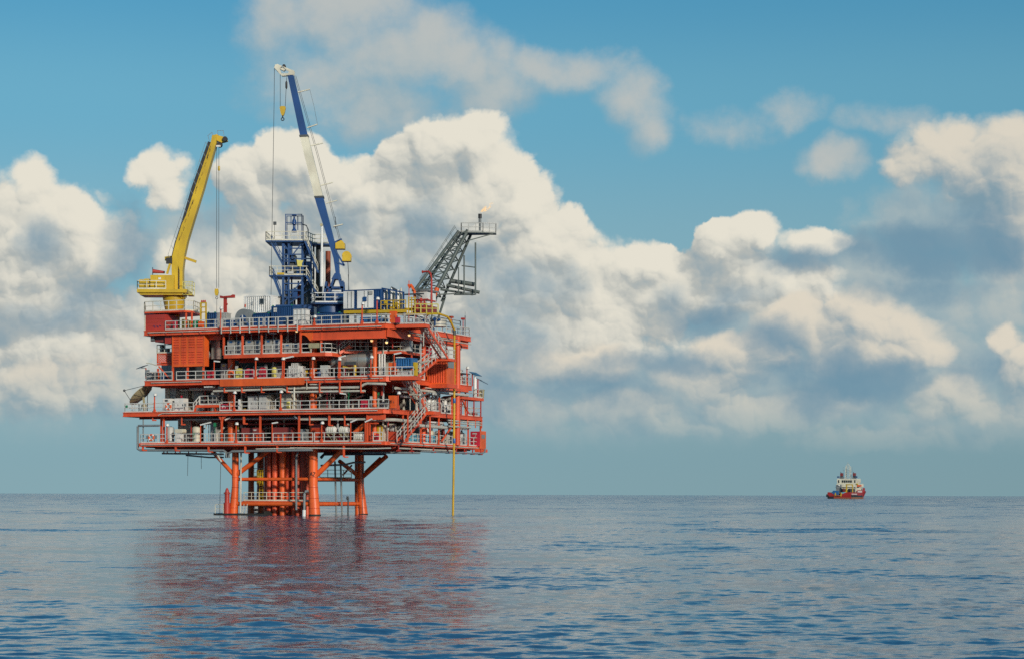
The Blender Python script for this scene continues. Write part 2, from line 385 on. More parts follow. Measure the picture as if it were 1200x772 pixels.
# ---------------------------------------------------------------- sea: one sheet to the horizon, real waves near by
RIP1, RIP2, RIP3 = .62, .34, .29
def make_sea():
    rg = np.random.RandomState(5)
    az_c = np.linspace(-.30, .30, 520)
    az_o = np.linspace(.30, 2*pi-.30, 74)[1:-1]
    azs = np.concatenate([az_c, az_o])
    rs = [0.8, 3., 7., 12., 18., 24., 27.]
    d = 29.
    while d < 2600: rs.append(d); d += min(.13*(d/34)**1.22, 3.2)
    while d < 32000: rs.append(d); d *= 1.10
    rs = np.array(rs)
    Rr, Aa = np.meshgrid(rs, azs, indexing='ij')
    x = Rr*np.sin(Aa); y = Rr*np.cos(Aa); z = np.zeros_like(x)
    dr = np.gradient(rs)[:, None]
    xd = np.zeros_like(x); yd = np.zeros_like(y)
    main = radians(250)
    sel = np.abs(np.arange(len(azs)) < len(az_c))
    for i in range(156):
        if i < 130:
            lam = .30*(4.2/.30)**(rg.rand()**1.15); th = main+rg.normal(0, .85); a = (.0030 if lam < .7 else .0043 if lam < 1.7 else .0014)*lam**.68*(.5+rg.rand())
        else:
            lam = 5.*(24/5.)**rg.rand(); th = main+rg.normal(0, .6); a = .0125*(.5+rg.rand())
        k = 2*pi/lam; kx, ky = k*cos(th), k*sin(th); ph = rg.rand()*2*pi
        att = np.clip(1.35-dr*2.2*abs(sin(th))/lam, 0, 1)*np.clip(1.4-Rr*(.6/519)*2.2*abs(cos(th))/lam, 0, 1)
        n = int(np.max(np.nonzero(att.max(1) > 0)[0], initial=0))+1
        xs, ys_, at = x[:n], y[:n], att[:n]*a
        p = kx*xs+ky*ys_+ph; sp = np.sin(p)
        z[:n] += at*np.cos(p); xd[:n] -= at*.8*cos(th)*sp; yd[:n] -= at*.8*sin(th)*sp
    # gusts: patches of calmer and rougher water
    g = .78+.22*np.sin(x*.045+1.3*np.sin(y*.021)+.6)*np.sin(y*.033+.9*np.sin(x*.03)+2.)
    # calmer water round the camera boat and along its pale wake on the left
    g *= .66+.34*np.clip((Rr-40)/120, 0, 1)
    g *= 1-.5*np.exp(-((x/np.maximum(y, 1.)+.19)/.04)**2)*(y > 5)*np.clip((260-Rr)/120, 0, 1)
    fade = np.clip((2550-Rr)/500, 0, 1)*np.clip((Rr-20)/8, 0, 1)*np.where(np.abs(Aa) < .3, 1, np.where(Aa > 2*pi-.3, 1, 0))
    z *= g*fade; x2 = x+xd*g*fade; y2 = y+yd*g*fade
    nr, na = x.shape
    co = np.stack([x2, y2, z], -1).reshape(-1, 3)
    i = np.arange(nr-1)[:, None]; j = np.arange(na)[None, :]; j2 = (j+1) % na
    a0 = (i*na+j).ravel(); a1 = (i*na+j2).ravel(); b0 = ((i+1)*na+j).ravel(); b1 = ((i+1)*na+j2).ravel()
    quads = np.stack([a0, a1, b1, b0], -1)
    cap = np.arange(na)
    me = bpy.data.meshes.new('sea')
    nq = len(quads)
    me.vertices.add(len(co)); me.vertices.foreach_set('co', co.astype(np.float32).ravel())
    me.loops.add(nq*4+na); me.loops.foreach_set('vertex_index', np.concatenate([quads.ravel(), cap[::-1]]).astype(np.int32))
    me.polygons.add(nq+1)
    me.polygons.foreach_set('loop_start', np.concatenate([np.arange(nq)*4, [nq*4]]).astype(np.int32))
    me.update(calc_edges=True); me.validate()
    me.polygons.foreach_set('use_smooth', [True]*len(me.polygons))
    o = bpy.data.objects.new('sea', me); COL.objects.link(o); props(o, kind='structure', label='choppy dark blue sea reaching the horizon')
    m, t, b = newmat('sea_water')
    me.materials.append(m)
    ge = t.nodes.new('ShaderNodeNewGeometry')
    def nz(scale, sxy, det, rough=.6, rotz=0., out='Fac'):
        mp = t.nodes.new('ShaderNodeMapping'); mp.inputs['Scale'].default_value = (*sxy, 1); mp.inputs['Rotation'].default_value = (0,0,rotz)
        t.links.new(ge.outputs['Position'], mp.inputs['Vector'])
        n = t.nodes.new('ShaderNodeTexNoise'); n.inputs['Scale'].default_value = scale; n.inputs['Detail'].default_value = det; n.inputs['Roughness'].default_value = rough
        t.links.new(mp.outputs[0], n.inputs['Vector']); return n.outputs[out]
    def vm(op, a, bb=None, sc=None):
        n = t.nodes.new('ShaderNodeVectorMath'); n.operation = op; t.links.new(a, n.inputs[0])
        if bb is not None:
            if isinstance(bb, tuple): n.inputs[1].default_value = bb
            else: t.links.new(bb, n.inputs[1])
        if sc is not None:
            if isinstance(sc, float): n.inputs['Scale'].default_value = sc
            else: t.links.new(sc, n.inputs['Scale'])
        return n.outputs[0]
    # ripples too small for the mesh: the surface normal is tipped by noise of two sizes
    r1 = vm('SUBTRACT', nz(3.2, (.55, 1.), 6., .70, .25, 'Color'), (.5,.5,.5))
    r2 = vm('SUBTRACT', nz(.30, (.55, 1.), 4., .6, -.25, 'Color'), (.5,.5,.5))
    r3 = vm('SUBTRACT', nz(.07, (1.2, .5), 4., .6, .1, 'Color'), (.5,.5,.5))
    n3 = nz(.016, (.35, 1.5), 4., .6)                  # calm slicks and rougher streaks
    st = t.nodes.new('ShaderNodeMapRange'); t.links.new(n3, st.inputs[0]); st.inputs[1].default_value = .36; st.inputs[2].default_value = .64; st.inputs[3].default_value = .55; st.inputs[4].default_value = 1.25
    sm = vm('ADD', vm('SCALE', r1, sc=RIP1), vm('SCALE', r2, sc=RIP2))
    sm = vm('ADD', sm, vm('SCALE', r3, sc=RIP3))
    sm = vm('SCALE', sm, sc=st.outputs[0])
    ln = t.nodes.new('ShaderNodeVectorMath'); ln.operation = 'LENGTH'; t.links.new(ge.outputs['Position'], ln.inputs[0])
    wind = t.nodes.new('ShaderNodeMapRange'); t.links.new(ln.outputs['Value'], wind.inputs[0]); wind.inputs[1].default_value = 150; wind.inputs[2].default_value = 1300; wind.inputs[3].default_value = 1.; wind.inputs[4].default_value = 4.2
    sm = vm('SCALE', sm, sc=wind.outputs[0])                # open water beyond the platform's lee is rougher
    sm = vm('ADD', vm('MULTIPLY', sm, (1., 1., 0.)), ge.outputs['Normal'])
    t.links.new(vm('NORMALIZE', sm), b.inputs['Normal'])
    b.inputs['Base Color'].default_value = (.007, .056, .13, 1); b.inputs['Roughness'].default_value = .10; b.inputs['IOR'].default_value = 1.333
    return o
make_sea()
# ---------------------------------------------------------------- the platform: one structure, its decks, legs, stairs and fixed pipework as parts
Z1, Z2, Z3, ZM, Z4 = 8.8, 12.62, 16.45, 19.4, 22.6
plat = thing('offshore_platform', 'orange-red offshore oil platform of four open decks standing on legs in the sea', 'oil platform', (-12, 9.5, 0))
OR, OL = 'orange_paint', 'orange_leg'
def deck(name, poly, z, beam=.55, joist=2.4, extra=None):
    us = [p[0] for p in poly]; vs_ = [p[1] for p in poly]
    mb = MB().prism(poly, z-.12, z)
    d = part(plat, name, mb, 'deep_red')
    e = MB(); n = len(poly)
    for i in range(n):
        a = poly[i]; b = poly[(i+1) % n]
        e.bar((*a, z-beam/2+.015), (*b, z-beam/2+.015), .16, beam)
        if beam > .45:
            e.bar((*a, z-.03), (*b, z-.03), .34, .07); e.bar((*a, z-beam+.05), (*b, z-beam+.05), .34, .07)
    part(plat, 'edge_beam', e, OR, d)
    j = MB(); u = min(us)+.8
    v0, v1 = min(vs_)+.15, max(vs_)-.3
    while u < max(us)-.3:
        j.bar((u, v0+.1, z-.34), (u, v1, z-.34), .14, .42); u += joist
    v = v0+3
    while v < v1:
        j.bar((min(us)+.3, v, z-.45), (max(us)-.3, v, z-.45), .2, .6); v += 5.2
    part(plat, 'joist', j, 'deep_red', d)
    return d
def conduit(d, pts, r=.055): part(plat, 'conduit', MB().path(pts, r, 6), 'beige_pipe', d)
# outlines (u along the front, v back along the right side)
P1 = [(-33.8,0),(-.2,0),(0,.3),(0,28.6),(-33.8,24)]
P2 = [(-36.1,0),(-.4,0),(.1,.6),(.1,27.8),(-33.8,24),(-33.8,3.4),(-36.1,3.4)]
P3 = [(-33.0,0),(-11.5,0),(-11.2,.5),(-.3,.5),(.1,.9),(.1,24.4),(-33.0,24)]
P4 = [(-33.1,0),(-21.9,0),(-21.9,-.5),(-11.4,-.5),(-11.4,0),(-.2,0),(.3,1.4),(.3,23.6),(-33.1,23)]
PMa = [(-21.9,.1),(-8.1,.1),(-7.5,.7),(-7.5,3.6),(-21.9,3.6)]
PMb = [(-6.8,2.5),(-2.4,5.2),(-.6,5.2),(-.6,13.5),(-3.2,13.5),(-3.2,7.2),(-6.8,4.3)]
d1 = deck('cellar_deck', P1, Z1, .42); d2 = deck('lower_deck', P2, Z2, .55); d3 = deck('middle_deck', P3, Z3, .62)
d4 = deck('top_deck', P4, Z4, .62); dm = deck('mezzanine_deck', PMa, ZM, .42, 3.0)
dmb = part(plat, 'catwalk', MB().prism(PMb, ZM+.2, ZM+.3), 'deep_red')
e = MB()
for a, b in zip(PMb, PMb[1:]+PMb[:1]): e.bar((*a, ZM+.2), (*b, ZM+.2), .12, .3)
part(plat, 'edge_beam', e, OR, dmb)
# deeper orange facing on the left half of the middle deck
part(plat, 'edge_beam', MB().box(U(258, -.1), U(356, -.1), -.22, -.09, Z3-.85, Z3+.02).box(U(349,-.1), U(357,-.1), -.26, -.22, Z3-.8, Z3-.05), OL, d3)
def rails(d, pts, z, name='guardrail', **k):
    return part(plat, name, rail_mb([(a, b, z) for a, b in pts], **k), 'rail_white', d)
g = .12
rails(d1, [(-33.7,3.2),(-33.7,g),(U(205,0),g)], Z1); rails(d1, [(U(206.5,0),g),(U(366,0),g)], Z1); rails(d1, [(U(368,0),g),(U(426,0),g)], Z1)
rails(d1, [(U(437,0),g),(-.5,g)], Z1); rails(d1, [(-.1,6.2),(-.1,14.4)], Z1); rails(d1, [(-.1,15),(-.1,28.4),(-2,28.4)], Z1)
rails(d2, [(-33.8,3.3),(-36,3.3),(-36,g),(U(226,0),g)], Z2); rails(d2, [(U(257,0),g),(U(327,0),g)], Z2); rails(d2, [(U(328.5,0),g),(U(455,0),g),(-.1,.9)], Z2); rails(d2, [(0,8.5),(0,14)], Z2)
rails(d2, [(0,15.5),(0,22.5)], Z2); rails(d2, [(0,23),(0,27.7),(-2,27.7)], Z2)
rails(d3, [(-32.9,3),(-32.9,g),(U(201,0),g)], Z3); rails(d3, [(U(206,0),g),(U(297,0),g)], Z3); rails(d3, [(U(300,0),g),(U(348,0),g)], Z3)
rails(d3, [(U(350,0),.1),(-11.2,.62),(U(463,.62),.62)], Z3); rails(d3, [(0,8.4),(0,10.6)], Z3); rails(d3, [(0,19),(0,24.3),(-3,24.3)], Z3)
rails(dm, [(U(263,.1),.2),(U(364,.1),.2)], ZM); rails(dm, [(U(375,.1),.2),(-8.2,.2),(-7.6,.8),(-7.6,2.2)], ZM)
rails(dmb, [(-6.8,2.6),(-2.4,5.3),(-.7,5.3),(-.7,13.4)], ZM+.3)
rails(d4, [(U(193,0),g),(U(263,0),g)], Z4); rails(d4, [(-21.8,-.4),(U(308,-.4),-.4)], Z4); rails(d4, [(U(310,-.4),-.4),(-11.6,-.4)], Z4, r=.05); rails(d4, [(U(353,0),g),(U(446,0),g),(-.2,.2),(.2,1.3)], Z4)
rails(d4, [(.2,5.4),(.2,12)], Z4); rails(d4, [(.2,12.4),(.2,23.5),(-3,23.5)], Z4)
conduit(d1, [(-33.5,-.2,Z1-.2),(-.5,-.2,Z1-.2)]); conduit(d1, [(.15,1,Z1-.22),(.15,28,Z1-.22)], .06)
conduit(d2, [(-31,-.24,Z2-.45),(-30.4,-.24,Z2-.2),(-1,-.24,Z2-.2)]); conduit(d3, [(-32,-.24,Z3-.25),(-24.8,-.24,Z3-.22)]); conduit(d3, [(-11,.3,Z3-.25),(-.6,.3,Z3-.22)])
conduit(d4, [(-32.5,-.24,Z4-.25),(-22.2,-.24,Z4-.25)]); conduit(d4, [(-21.6,-.75,Z4-.3),(-11.4,-.75,Z4-.3)]); conduit(d4, [(-11.2,-.24,Z4-.35),(-.5,-.24,Z4-.35)], .06)
# vertical rail stanchions that reach below the top deck edge
sb = MB()
for k in range(9):
    u = -21.8+k*1.3; sb.bar((u,-.72,Z4-.7), (u,-.72,Z4+1.1), .10)
part(plat, 'stanchion', sb, 'rail_white', d4)
# landing outside the corner for the stairs
def small_deck(name, poly, z, pts=None, beam=.3, **k):
    mb = MB().prism(poly, z-.1, z)
    for a, b in zip(poly, poly[1:]+poly[:1]): mb.bar((*a, z-beam/2-.01), (*b, z-beam/2-.01), .1, beam)
    d = part(plat, name, mb, OR)
    if pts: part(plat, 'guardrail', rail_mb([(a, b, z) for a, b in pts], **k), 'rail_white', d)
    return d
ld1 = small_deck('landing', [(.5,1.5),(4.0,2.2),(4.0,3.4),(.5,5.2)], Z4, [(.4,1.4),(4.0,2.1),(4.0,3.3)], .45)
ld2 = small_deck('landing', [(1.6,8.9),(4.1,8.9),(4.1,10.7),(1.6,10.7)], 18.95, [(1.7,10.6),(4.0,10.6),(4.0,9.0)])
ld3 = small_deck('landing', [(.25,.6),(3.2,.9),(3.2,2.9),(.25,3.0)], Z3, [(.3,.6),(3.1,.95)], .45)
ld4 = small_deck('landing', [(.25,8.4),(2.2,8.4),(2.2,10.4),(.25,10.4)], Z2, [(.4,10.3),(2.1,10.3),(2.1,8.5)], .4)
def stair(p, q, wd=.95, axis='v', railm='rail_white', col=OR, name='staircase'):
    p = Vector(p); q = Vector(q); off = Vector((wd/2,0,0)) if axis == 'v' else Vector((0,wd/2,0))
    mb = MB()
    for s in (-1, 1): mb.bar(p+off*s, q+off*s, .07, .32)
    n = max(4, int(abs(q.z-p.z)/.22))
    for i in range(n):
        c = p+(q-p)*(i+.5)/n; d = (q-p); d.z = 0; d.normalize()
        x = off*.95
        a, b = c-d*.12, c+d*.12
        mb.add([a-x, a+x, b+x, b-x], [(0,1,2,3)]); mb.add([a-x-Vector((0,0,.05)), a+x-Vector((0,0,.05)), b+x-Vector((0,0,.05)), b-x-Vector((0,0,.05))], [(3,2,1,0)])
    st = part(plat, name, mb, col)
    for s in (-1, 1):
        part(plat, 'handrail', rail_mb([p+off*s, q+off*s], 1.05, 1.1, .045, toe=False), railm, st)
    return st
stair((3.4,2.6,Z4), (3.4,9.0,18.95)); stair((2.2,9.0,18.95), (2.2,2.9,Z3)); stair((.95,2.6,Z3), (.95,8.5,Z2)); stair((.95,8.6,Z2), (.95,2.0,Z1))
for v in (2.6, 8.8): part(plat, 'landing_post', MB().bar((1.6,v,Z1), (1.6,v,Z2-.3), .14), OR)
# ---- jacket
ROWV = (3., 16.)
UA1, UA2 = U(276, 3), U(367.3, 3)
def leg(px_top, px_bot, v, name='leg', r=.47, r2=.62):
    ut = U(px_top, v); ub = U(px_bot, v)
    mb = MB().tube((ut, v, Z1-.2), (ut, v, 3.6), r, 20)
    mb.tube((ut, v, 3.62), (ub, v, -2.5), r, 20, r2+.12)
    lg = part(plat, name, mb, OL)
    for z in (4.6, 3.4, 2.1, .9):
        k = max(0, (3.6-z)/6.1); rz = r+(r2+.12-r)*k; part(plat, 'weld_ring', MB().lathe([(rz+.005, -.03), (rz+.03, 0), (rz+.005, .03)], (ut+(ub-ut)*k, v, z), 20), 'deep_red', lg)
    part(plat, 'marine_growth', MB().lathe([(r2+.06, -2.), (r2+.045, .05), (r2+.02, .16)], (ub+(ut-ub)*.4, v, 0), 20), 'marine_growth', lg)
    return lg
lA1 = leg(276, 272.5, 3, r=.42, r2=.56); lA2 = leg(367.3, 370.3, 3, r=.55, r2=.70); lB1 = leg(305.5, 305.5, 18, r=.45); lB2 = leg(422.5, 428.5, 16, r=.46, r2=.56)
leg(418.5, 420.5, 20, r=.3, r2=.32, name='inner_leg'); leg(294.5, 294.5, 15, r=.38, r2=.4, name='inner_leg')
uA1, uA2, uB2 = UA1, UA2, U(422.5, 16)
def tb(name, p, q, r=.25, m=OL): return part(plat, name, MB().tube(p, q, r, 12), m)
zb1, zb2 = ZZ(330, 561, 3), ZZ(330, 590, 3)
for z, m in ((zb1, .2), (zb2, .26)):
    tb('horizontal_brace', (uA1, 3, z), (uA2, 3, z), m); tb('horizontal_brace', (uA2, 3, z), (uB2, 16, z), m); tb('horizontal_brace', (uA1, 3, z), (U(305.5,18), 18, z), m); tb('horizontal_brace', (U(305.5,18), 18, z), (uB2, 16, z), m)
def fp(px, py, v): u, z = pv(px, py, v); return (u, v, z)
tb('diagonal_brace', fp(275, 557, 3), (U(246,3)+0, 3, 8.2), .25); tb('diagonal_brace', fp(277, 556, 3), (U(319,3), 3, 8.2), .30)
tb('diagonal_brace', fp(368, 559, 3), (U(404,3.6), 3.6, 8.2), .33); tb('diagonal_brace', fp(421, 558, 16), fp(398, 540, 11), .26); tb('diagonal_brace', fp(424, 559, 16), fp(453, 534, 15), .28); tb('diagonal_brace', fp(428, 553, 17), fp(446, 536, 17), .2)
tb('diagonal_brace', (U(427,16), 16, 1.2), fp(421, 604, 18), .2); tb('diagonal_brace', fp(402, 556, 14), fp(412, 545, 17), .12, OR)
# conductors: the close bundle of well pipes between the legs
cx = [(316,5.5,.36),(322.5,5.2,.38),(331.5,4.8,.4),(338,6.2,.45),(345,5.4,.38),(352,6.2,.36),(356,4.9,.34),(312.5,8.0,.3),(319,8.6,.4),(326.5,7.6,.42),(334.5,8.2,.4),(341.5,8.4,.42),(348.5,8.6,.4),(327,5.8,.3),(355.5,8.4,.4),(349.5,5.0,.33),(360,9.5,.36),(318,7,.32),(336,9.6,.4),(324,9.4,.4)]
for k, (px, v, r) in enumerate(cx): tb('conductor_pipe', (U(px, v), v, -2), (U(px, v), v, Z1-.3), r, ('conductor_orange', OR, 'concrete_rust')[k % 3] if k != 2 else OL)
part(plat, 'caisson', MB().path([fp(349,527,2.4), fp(349,530,2.2), fp(347.3,534,2.2), fp(347.3,597,2.2)], .13, 8), 'grey_steel')
c2 = part(plat, 'caisson', MB().path([fp(361.5,574.5,2.4), fp(358,575.5,2.3), fp(356.8,578,2.3), (U(356.8,2.3),2.3,.1)], .15, 8), 'grey_steel')
part(plat, 'white_sleeve', MB().tube((U(356.4,2.3),2.3,-1), fp(356.4,597,2.3), .22, 10), 'white_paint', c2)
for px, y0 in ((393.5,540),(400.2,543)): part(plat, 'riser', MB().path([fp(px-1,y0,9), fp(px-.5,560,9), fp(px,580,9), (U(px+1.2,9),9,-1)], .12, 8), 'grey_steel')
rs = part(plat, 'riser', MB().tube((U(408,9),9,-1), fp(408,584,9), .1, 8), 'dark_steel'); part(plat, 'valve', MB().lathe([(.08,-.2),(.16,-.1),(.17,.1),(.08,.15),(.15,.2),(.15,.27)], fp(407.3,583.5,9), 10), 'dark_steel', rs)
part(plat, 'riser', MB().tube((U(282,2.6),2.6,.3), fp(282.5,530,2.6), .11, 8), 'beige_pipe')
part(plat, 'riser', MB().tube((U(424.8,13),13,.1), fp(424.6,540,13), .05, 6), 'dark_steel')
# lower walkways round the jacket
def walk(pts, z, name='walkway', w=.8, h=1.05):
    mb = MB()
    for a, b in zip(pts[:-1], pts[1:]): mb.bar((*a, z), (*b, z), w, .1)
    d = part(plat, name, mb, OR); part(plat, 'guardrail', rail_mb([(a, b, z+.05) for a, b in pts], h, 1.0, .04, toe=True), 'cream_paint', d); return d
walk([(uA1+.7,3.9),(uA2-.6,3.9)], zb2+.3); walk([(uA1+.6,6.5),(U(309,6.5),6.5)], zb1+.25); walk([(U(375,10),10),(U(412,12),12)], zb1+.1)
lad = MB()
for s in (0,.45):
    lad.bar((U(304.5,5)+s,5,zb2), (U(304.5,5)+s,5,zb1+1.2), .06)
for k in range(14): lad.bar((U(304.5,5),5,zb2+.2+k*.3), (U(304.5,5)+.45,5,zb2+.2+k*.3), .05)
ldp = part(plat, 'ladder', lad, 'yellow_paint')
cg = MB()
for k in range(5): cg.torus((U(304.5,5)+.22,4.75,ZZ(305,567,5)+k*.42), .42, .03, 'z', 12, 4)
for k in range(5): a = -pi/2+(k-2)*.6; cg.bar((U(304.5,5)+.22+.42*cos(a),4.75+.42*sin(a),ZZ(305,567,5)), (U(304.5,5)+.22+.42*cos(a),4.75+.42*sin(a),ZZ(305,567,5)+1.75), .05)
part(plat, 'ladder_cage', cg, 'yellow_paint', ldp)
# boat landing at the waterline
bl_ = part(plat, 'boat_landing', MB().box(U(251.5,1.6),U(312,1.6),1.4,3.0,-.4,.22).box(U(300,2),U(306,2),4,6,-.3,.5), 'marine_growth')
part(plat, 'guardrail', rail_mb([(U(252.5,1.6),1.6,.2),(U(262,1.6),1.6,.2)], 1.1, .9, .04, toe=False), 'cream_paint', bl_)
part(plat, 'boarding_ladder', MB().bar((U(288,2.4),2.4,.1),fp(290,590,2.4),.06).bar((U(284.5,2.4),2.4,.1),fp(286,590,2.4),.06), 'cream_paint')
sw = MB()
for k in range(4): sw.k = k % 2; sw.box(U(298,7)+.0, U(302,7), 7, 7.1, .2+k*.28, .2+(k+1)*.28)
part(plat, 'striped_board', sw, ['white_paint', 'black_rubber'])
# fender post beside the left leg
fpz = MB().lathe([(.42,-2),(.42,1.5),(.30,1.52),(.30,2.6),(.42,2.62),(.42,2.75),(.26,2.8),(.2,3.1),(.05,3.35)], (U(266.3,2.2),2.2,0), 14)
part(plat, 'mooring_post', fpz, 'red_paint')
# number on the front leg: A2
def stroke_text(rows, x, z, h, y, mb):                      # rows: strokes in a unit box (x right, z up)
    for a, b in rows: mb.bar((x+a[0]*h*.62, y, z+a[1]*h), (x+b[0]*h*.62, y, z+b[1]*h), .03, h*.19, up=(0,1,0))
tx = MB(); h = .46; u0, z0 = pv(363.6, 557, 2.43)
stroke_text([((0,0),(.5,1)),((.5,1),(1,0)),((.2,.4),(.8,.4))], u0, z0, h, 2.43, tx)
stroke_text([((0,.85),(.3,1)),((.3,1),(.8,1)),((.8,1),(1,.75)),((1,.75),(0,0)),((0,0),(1,0))], u0+h*.85, z0, h, 2.43, tx)
part(plat, 'leg_number', tx, 'black_rubber', lA2)
# ---- columns between the decks
for u, v, r in ((UA1-.6,3,.45),(UA2-.05,3,.46),(U(439,2),2,.28),(-.8,12,.3),(U(536,20),20,.36),(UA1,14,.4),(UA2,14,.4),(-30,14,.4),(-4,20,.35)):
    cm = part(plat, 'column', MB().tube((u,v,Z1), (u,v,Z4-.15), r, 16), OL if v < 4 else OR)
for px, za, zb_, v in [(192,Z1,Z2,.6),(260,Z1,Z2,.25),(305,Z1,Z2,.25),(350.5,Z1,Z2,.25),(430.5,Z1,Z2,.3),(262,ZM,Z4,.3),(284,ZM,Z4,.1),(306.5,ZM,Z4,.1),(329.3,ZM,Z4,.1),(352,ZM,Z4,.1),(376.3,ZM,Z4,.3),
                      (202.5,Z3,Z3+1.7,.4),(219.8,Z3,Z3+1.7,.4),(238.3,Z3,Z3+1.7,.4),(185,Z3,Z3+1.7,1.5),(189,Z1,Z2,2.2),(398,Z3,ZM,2.4)]:
    part(plat, 'post', MB().bar((U(px,v),v,za), (U(px,v),v,zb_-.1), .20), OR)
for v, u, za, zb_ in [(4.5,.05,Z1,Z2),(9.5,.05,Z1,Z2),(14.7,.05,Z1,Z2),(19.5,.05,Z1,Z2),(23.6,.05,Z1,Z2),(27.5,.05,Z1,Z2),(14.8,.05,Z2,Z3),(18.6,.05,Z2,Z3),(22.7,.05,Z2,Z3),(8.2,-.6,Z3,Z4),(17,.0,Z3,Z4)]:
    part(plat, 'post', MB().bar((u,v,za), (u,v,zb_-.1), .17), OR)
# girders under the top deck and haunch
part(plat, 'girder', MB().box(U(366,.25),-.25,.25,.55,Z4-1.65,Z4-.6).box(U(366,.25),-.25,.05,.75,Z4-1.72,Z4-1.62), OR)
part(plat, 'girder', MB().box(-.12,.12,.4,23.4,Z4-1.5,Z4-.6), OR)
part(plat, 'girder', MB().prismy([(U(352,.3),Z4-.6),(U(366.5,.3),Z4-.6),(U(366.5,.3),Z4-1.85),(U(363,.3),Z4-1.75),(U(360,.3),Z4-1.3),(U(357,.3),Z4-1.08),(U(352,.3),Z4-1.02)], .2, .5), OL)
part(plat, 'girder', MB().box(-22,-11.6,3.6,3.8,Z4-1.55,Z4-.6), 'maroon_paint'); part(plat, 'girder', MB().box(-33,-23,1.2,1.5,Z4-1.2,Z4-.6), OR)
part(plat, 'girder', MB().box(-33,0,11.0,11.3,Z4-1.6,Z4-.6), 'deep_red'); part(plat, 'girder', MB().box(-33,0,11.0,11.3,Z3-1.4,Z3-.5), 'deep_red'); part(plat, 'girder', MB().box(-33,0,11.0,11.3,Z2-1.2,Z2-.5), 'deep_red')
part(plat, 'girder', MB().box(U(430,.4),-.3,.3,.6,Z2-1.25,Z2-.5), OR); part(plat, 'haunch', MB().prismy([(U(256,.3),Z2-.5),(U(268,.3),Z2-.5),(U(262,.3),Z2-.9),(U(260.5,.3),Z2-1.3),(U(258,.3),Z2-.9)], .15, .4), OR)
# inner walls that close the decks off behind the plant
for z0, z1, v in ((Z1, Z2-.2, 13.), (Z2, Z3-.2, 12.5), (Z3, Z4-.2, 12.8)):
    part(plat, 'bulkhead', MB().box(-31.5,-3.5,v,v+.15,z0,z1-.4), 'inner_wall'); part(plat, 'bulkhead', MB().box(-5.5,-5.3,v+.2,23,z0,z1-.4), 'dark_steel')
# ---- diagonal in the cellar deck, rack braces
tb('deck_brace', fp(415.5,507,1.2), fp(438,488,1.2), .3); tb('deck_brace', fp(186,429,1.4), fp(200,445,1.4), .1, OR); tb('deck_brace', (.2,3,Z1+.3), (.2,8,Z2-.6), .12, OR); tb('deck_brace', (.2,20,Z2-.4), (.2,15.2,Z1+.4), .12, OR)
# ---- pipe runs slung under the decks
def pipe(pts, r, m='beige_pipe', n=8): return part(plat, 'pipe', MB().path(pts, r, n), m)
def lpx(pts, v): return [fp(a, b, v) for a, b in pts]
pipe(lpx([(256,453.5),(331,451.3),(334,451.2),(338.5,454.6),(422,453.3),(427,449.8),(431,448.8),(452,449.5)], .5), .16)
pipe(lpx([(250,458),(331,455.5),(335,457),(339,459),(428,457.6)], .35), .13)
pipe(lpx([(240,453.3),(252,453)], .6), .14); pipe(lpx([(352,491),(435,490.8),(440,491.5),(446,489.5),(452,492)], .5), .14)
p_ = pipe([(0.5,1.5,Z3-1.35),(.5,9,Z3-1.3),(.5,22.5,Z3-1.3)], .17); pipe([(-3,.8,Z2-1.2),(0.4,1.5,Z2-1.25),(.4,6.2,Z2-1.25),(.4,7.2,Z2-1.7),(.4,16.2,Z2-1.75)], .2); pipe([(.4,16.5,Z2-1.55),(.4,23.5,Z2-1.5)], .13); pipe([(.4,16.5,Z2-1.1),(.4,27,Z2-1.1)], .1); pipe([(.4,16.5,Z2-.8),(.4,27,Z2-.8)], .1); pipe([(.4,10,Z3-.9),(.4,24,Z3-.9)], .07)
pipe([(.6,5,Z4-.75),(.6,19,Z4-.75)], .06); pipe([(.9,6,Z4-1.0),(.9,22.5,Z4-1.0)], .07)
pipe(lpx([(363,450),(374,450),(379,447.3),(388,448),(398,447.5)], .6), .09); pipe(lpx([(344.8,453),(344.8,478.5)], .3), .11); pipe(lpx([(359.5,443.5),(359.5,456)], .3), .06); pipe(lpx([(297.8,443),(297.8,453)], .1), .07); pipe(lpx([(328.8,442.5),(328.8,452)], .1), .07)
for px in (263,283.5,306.5,336.5,374.5,398,423): part(plat, 'pipe_hanger', MB().bar(fp(px,446,.2), fp(px,459,.2), .13).bar(fp(px-.5,459.3,.2), fp(px+3.5,459.3,.2), .1), OR)
for px, y1 in ((286,496),(363,497),(386,498),(404,498),(213,497),(179,492)): part(plat, 'pipe_hanger', MB().bar(fp(px,485,.3), fp(px,y1,.3), .22 if px in (286,386) else .12).bar(fp(px-.4,y1,.3), fp(px+4,y1,.3), .16), OR)
for v in (2.4,6,12.2,16.4,19,21.5,24,26.5): part(plat, 'pipe_hanger', MB().bar((.5,v,Z1-.35),(.5,v,Z1-1.05),.12).bar((.2,v,Z1-1.05),(.8,v,Z1-1.05),.14), 'red_paint')
for v in (17.5,20,22.5,25,27): part(plat, 'pipe_hanger', MB().bar((.45,v,Z2-.4),(.45,v,Z2-1.5),.1), OR)
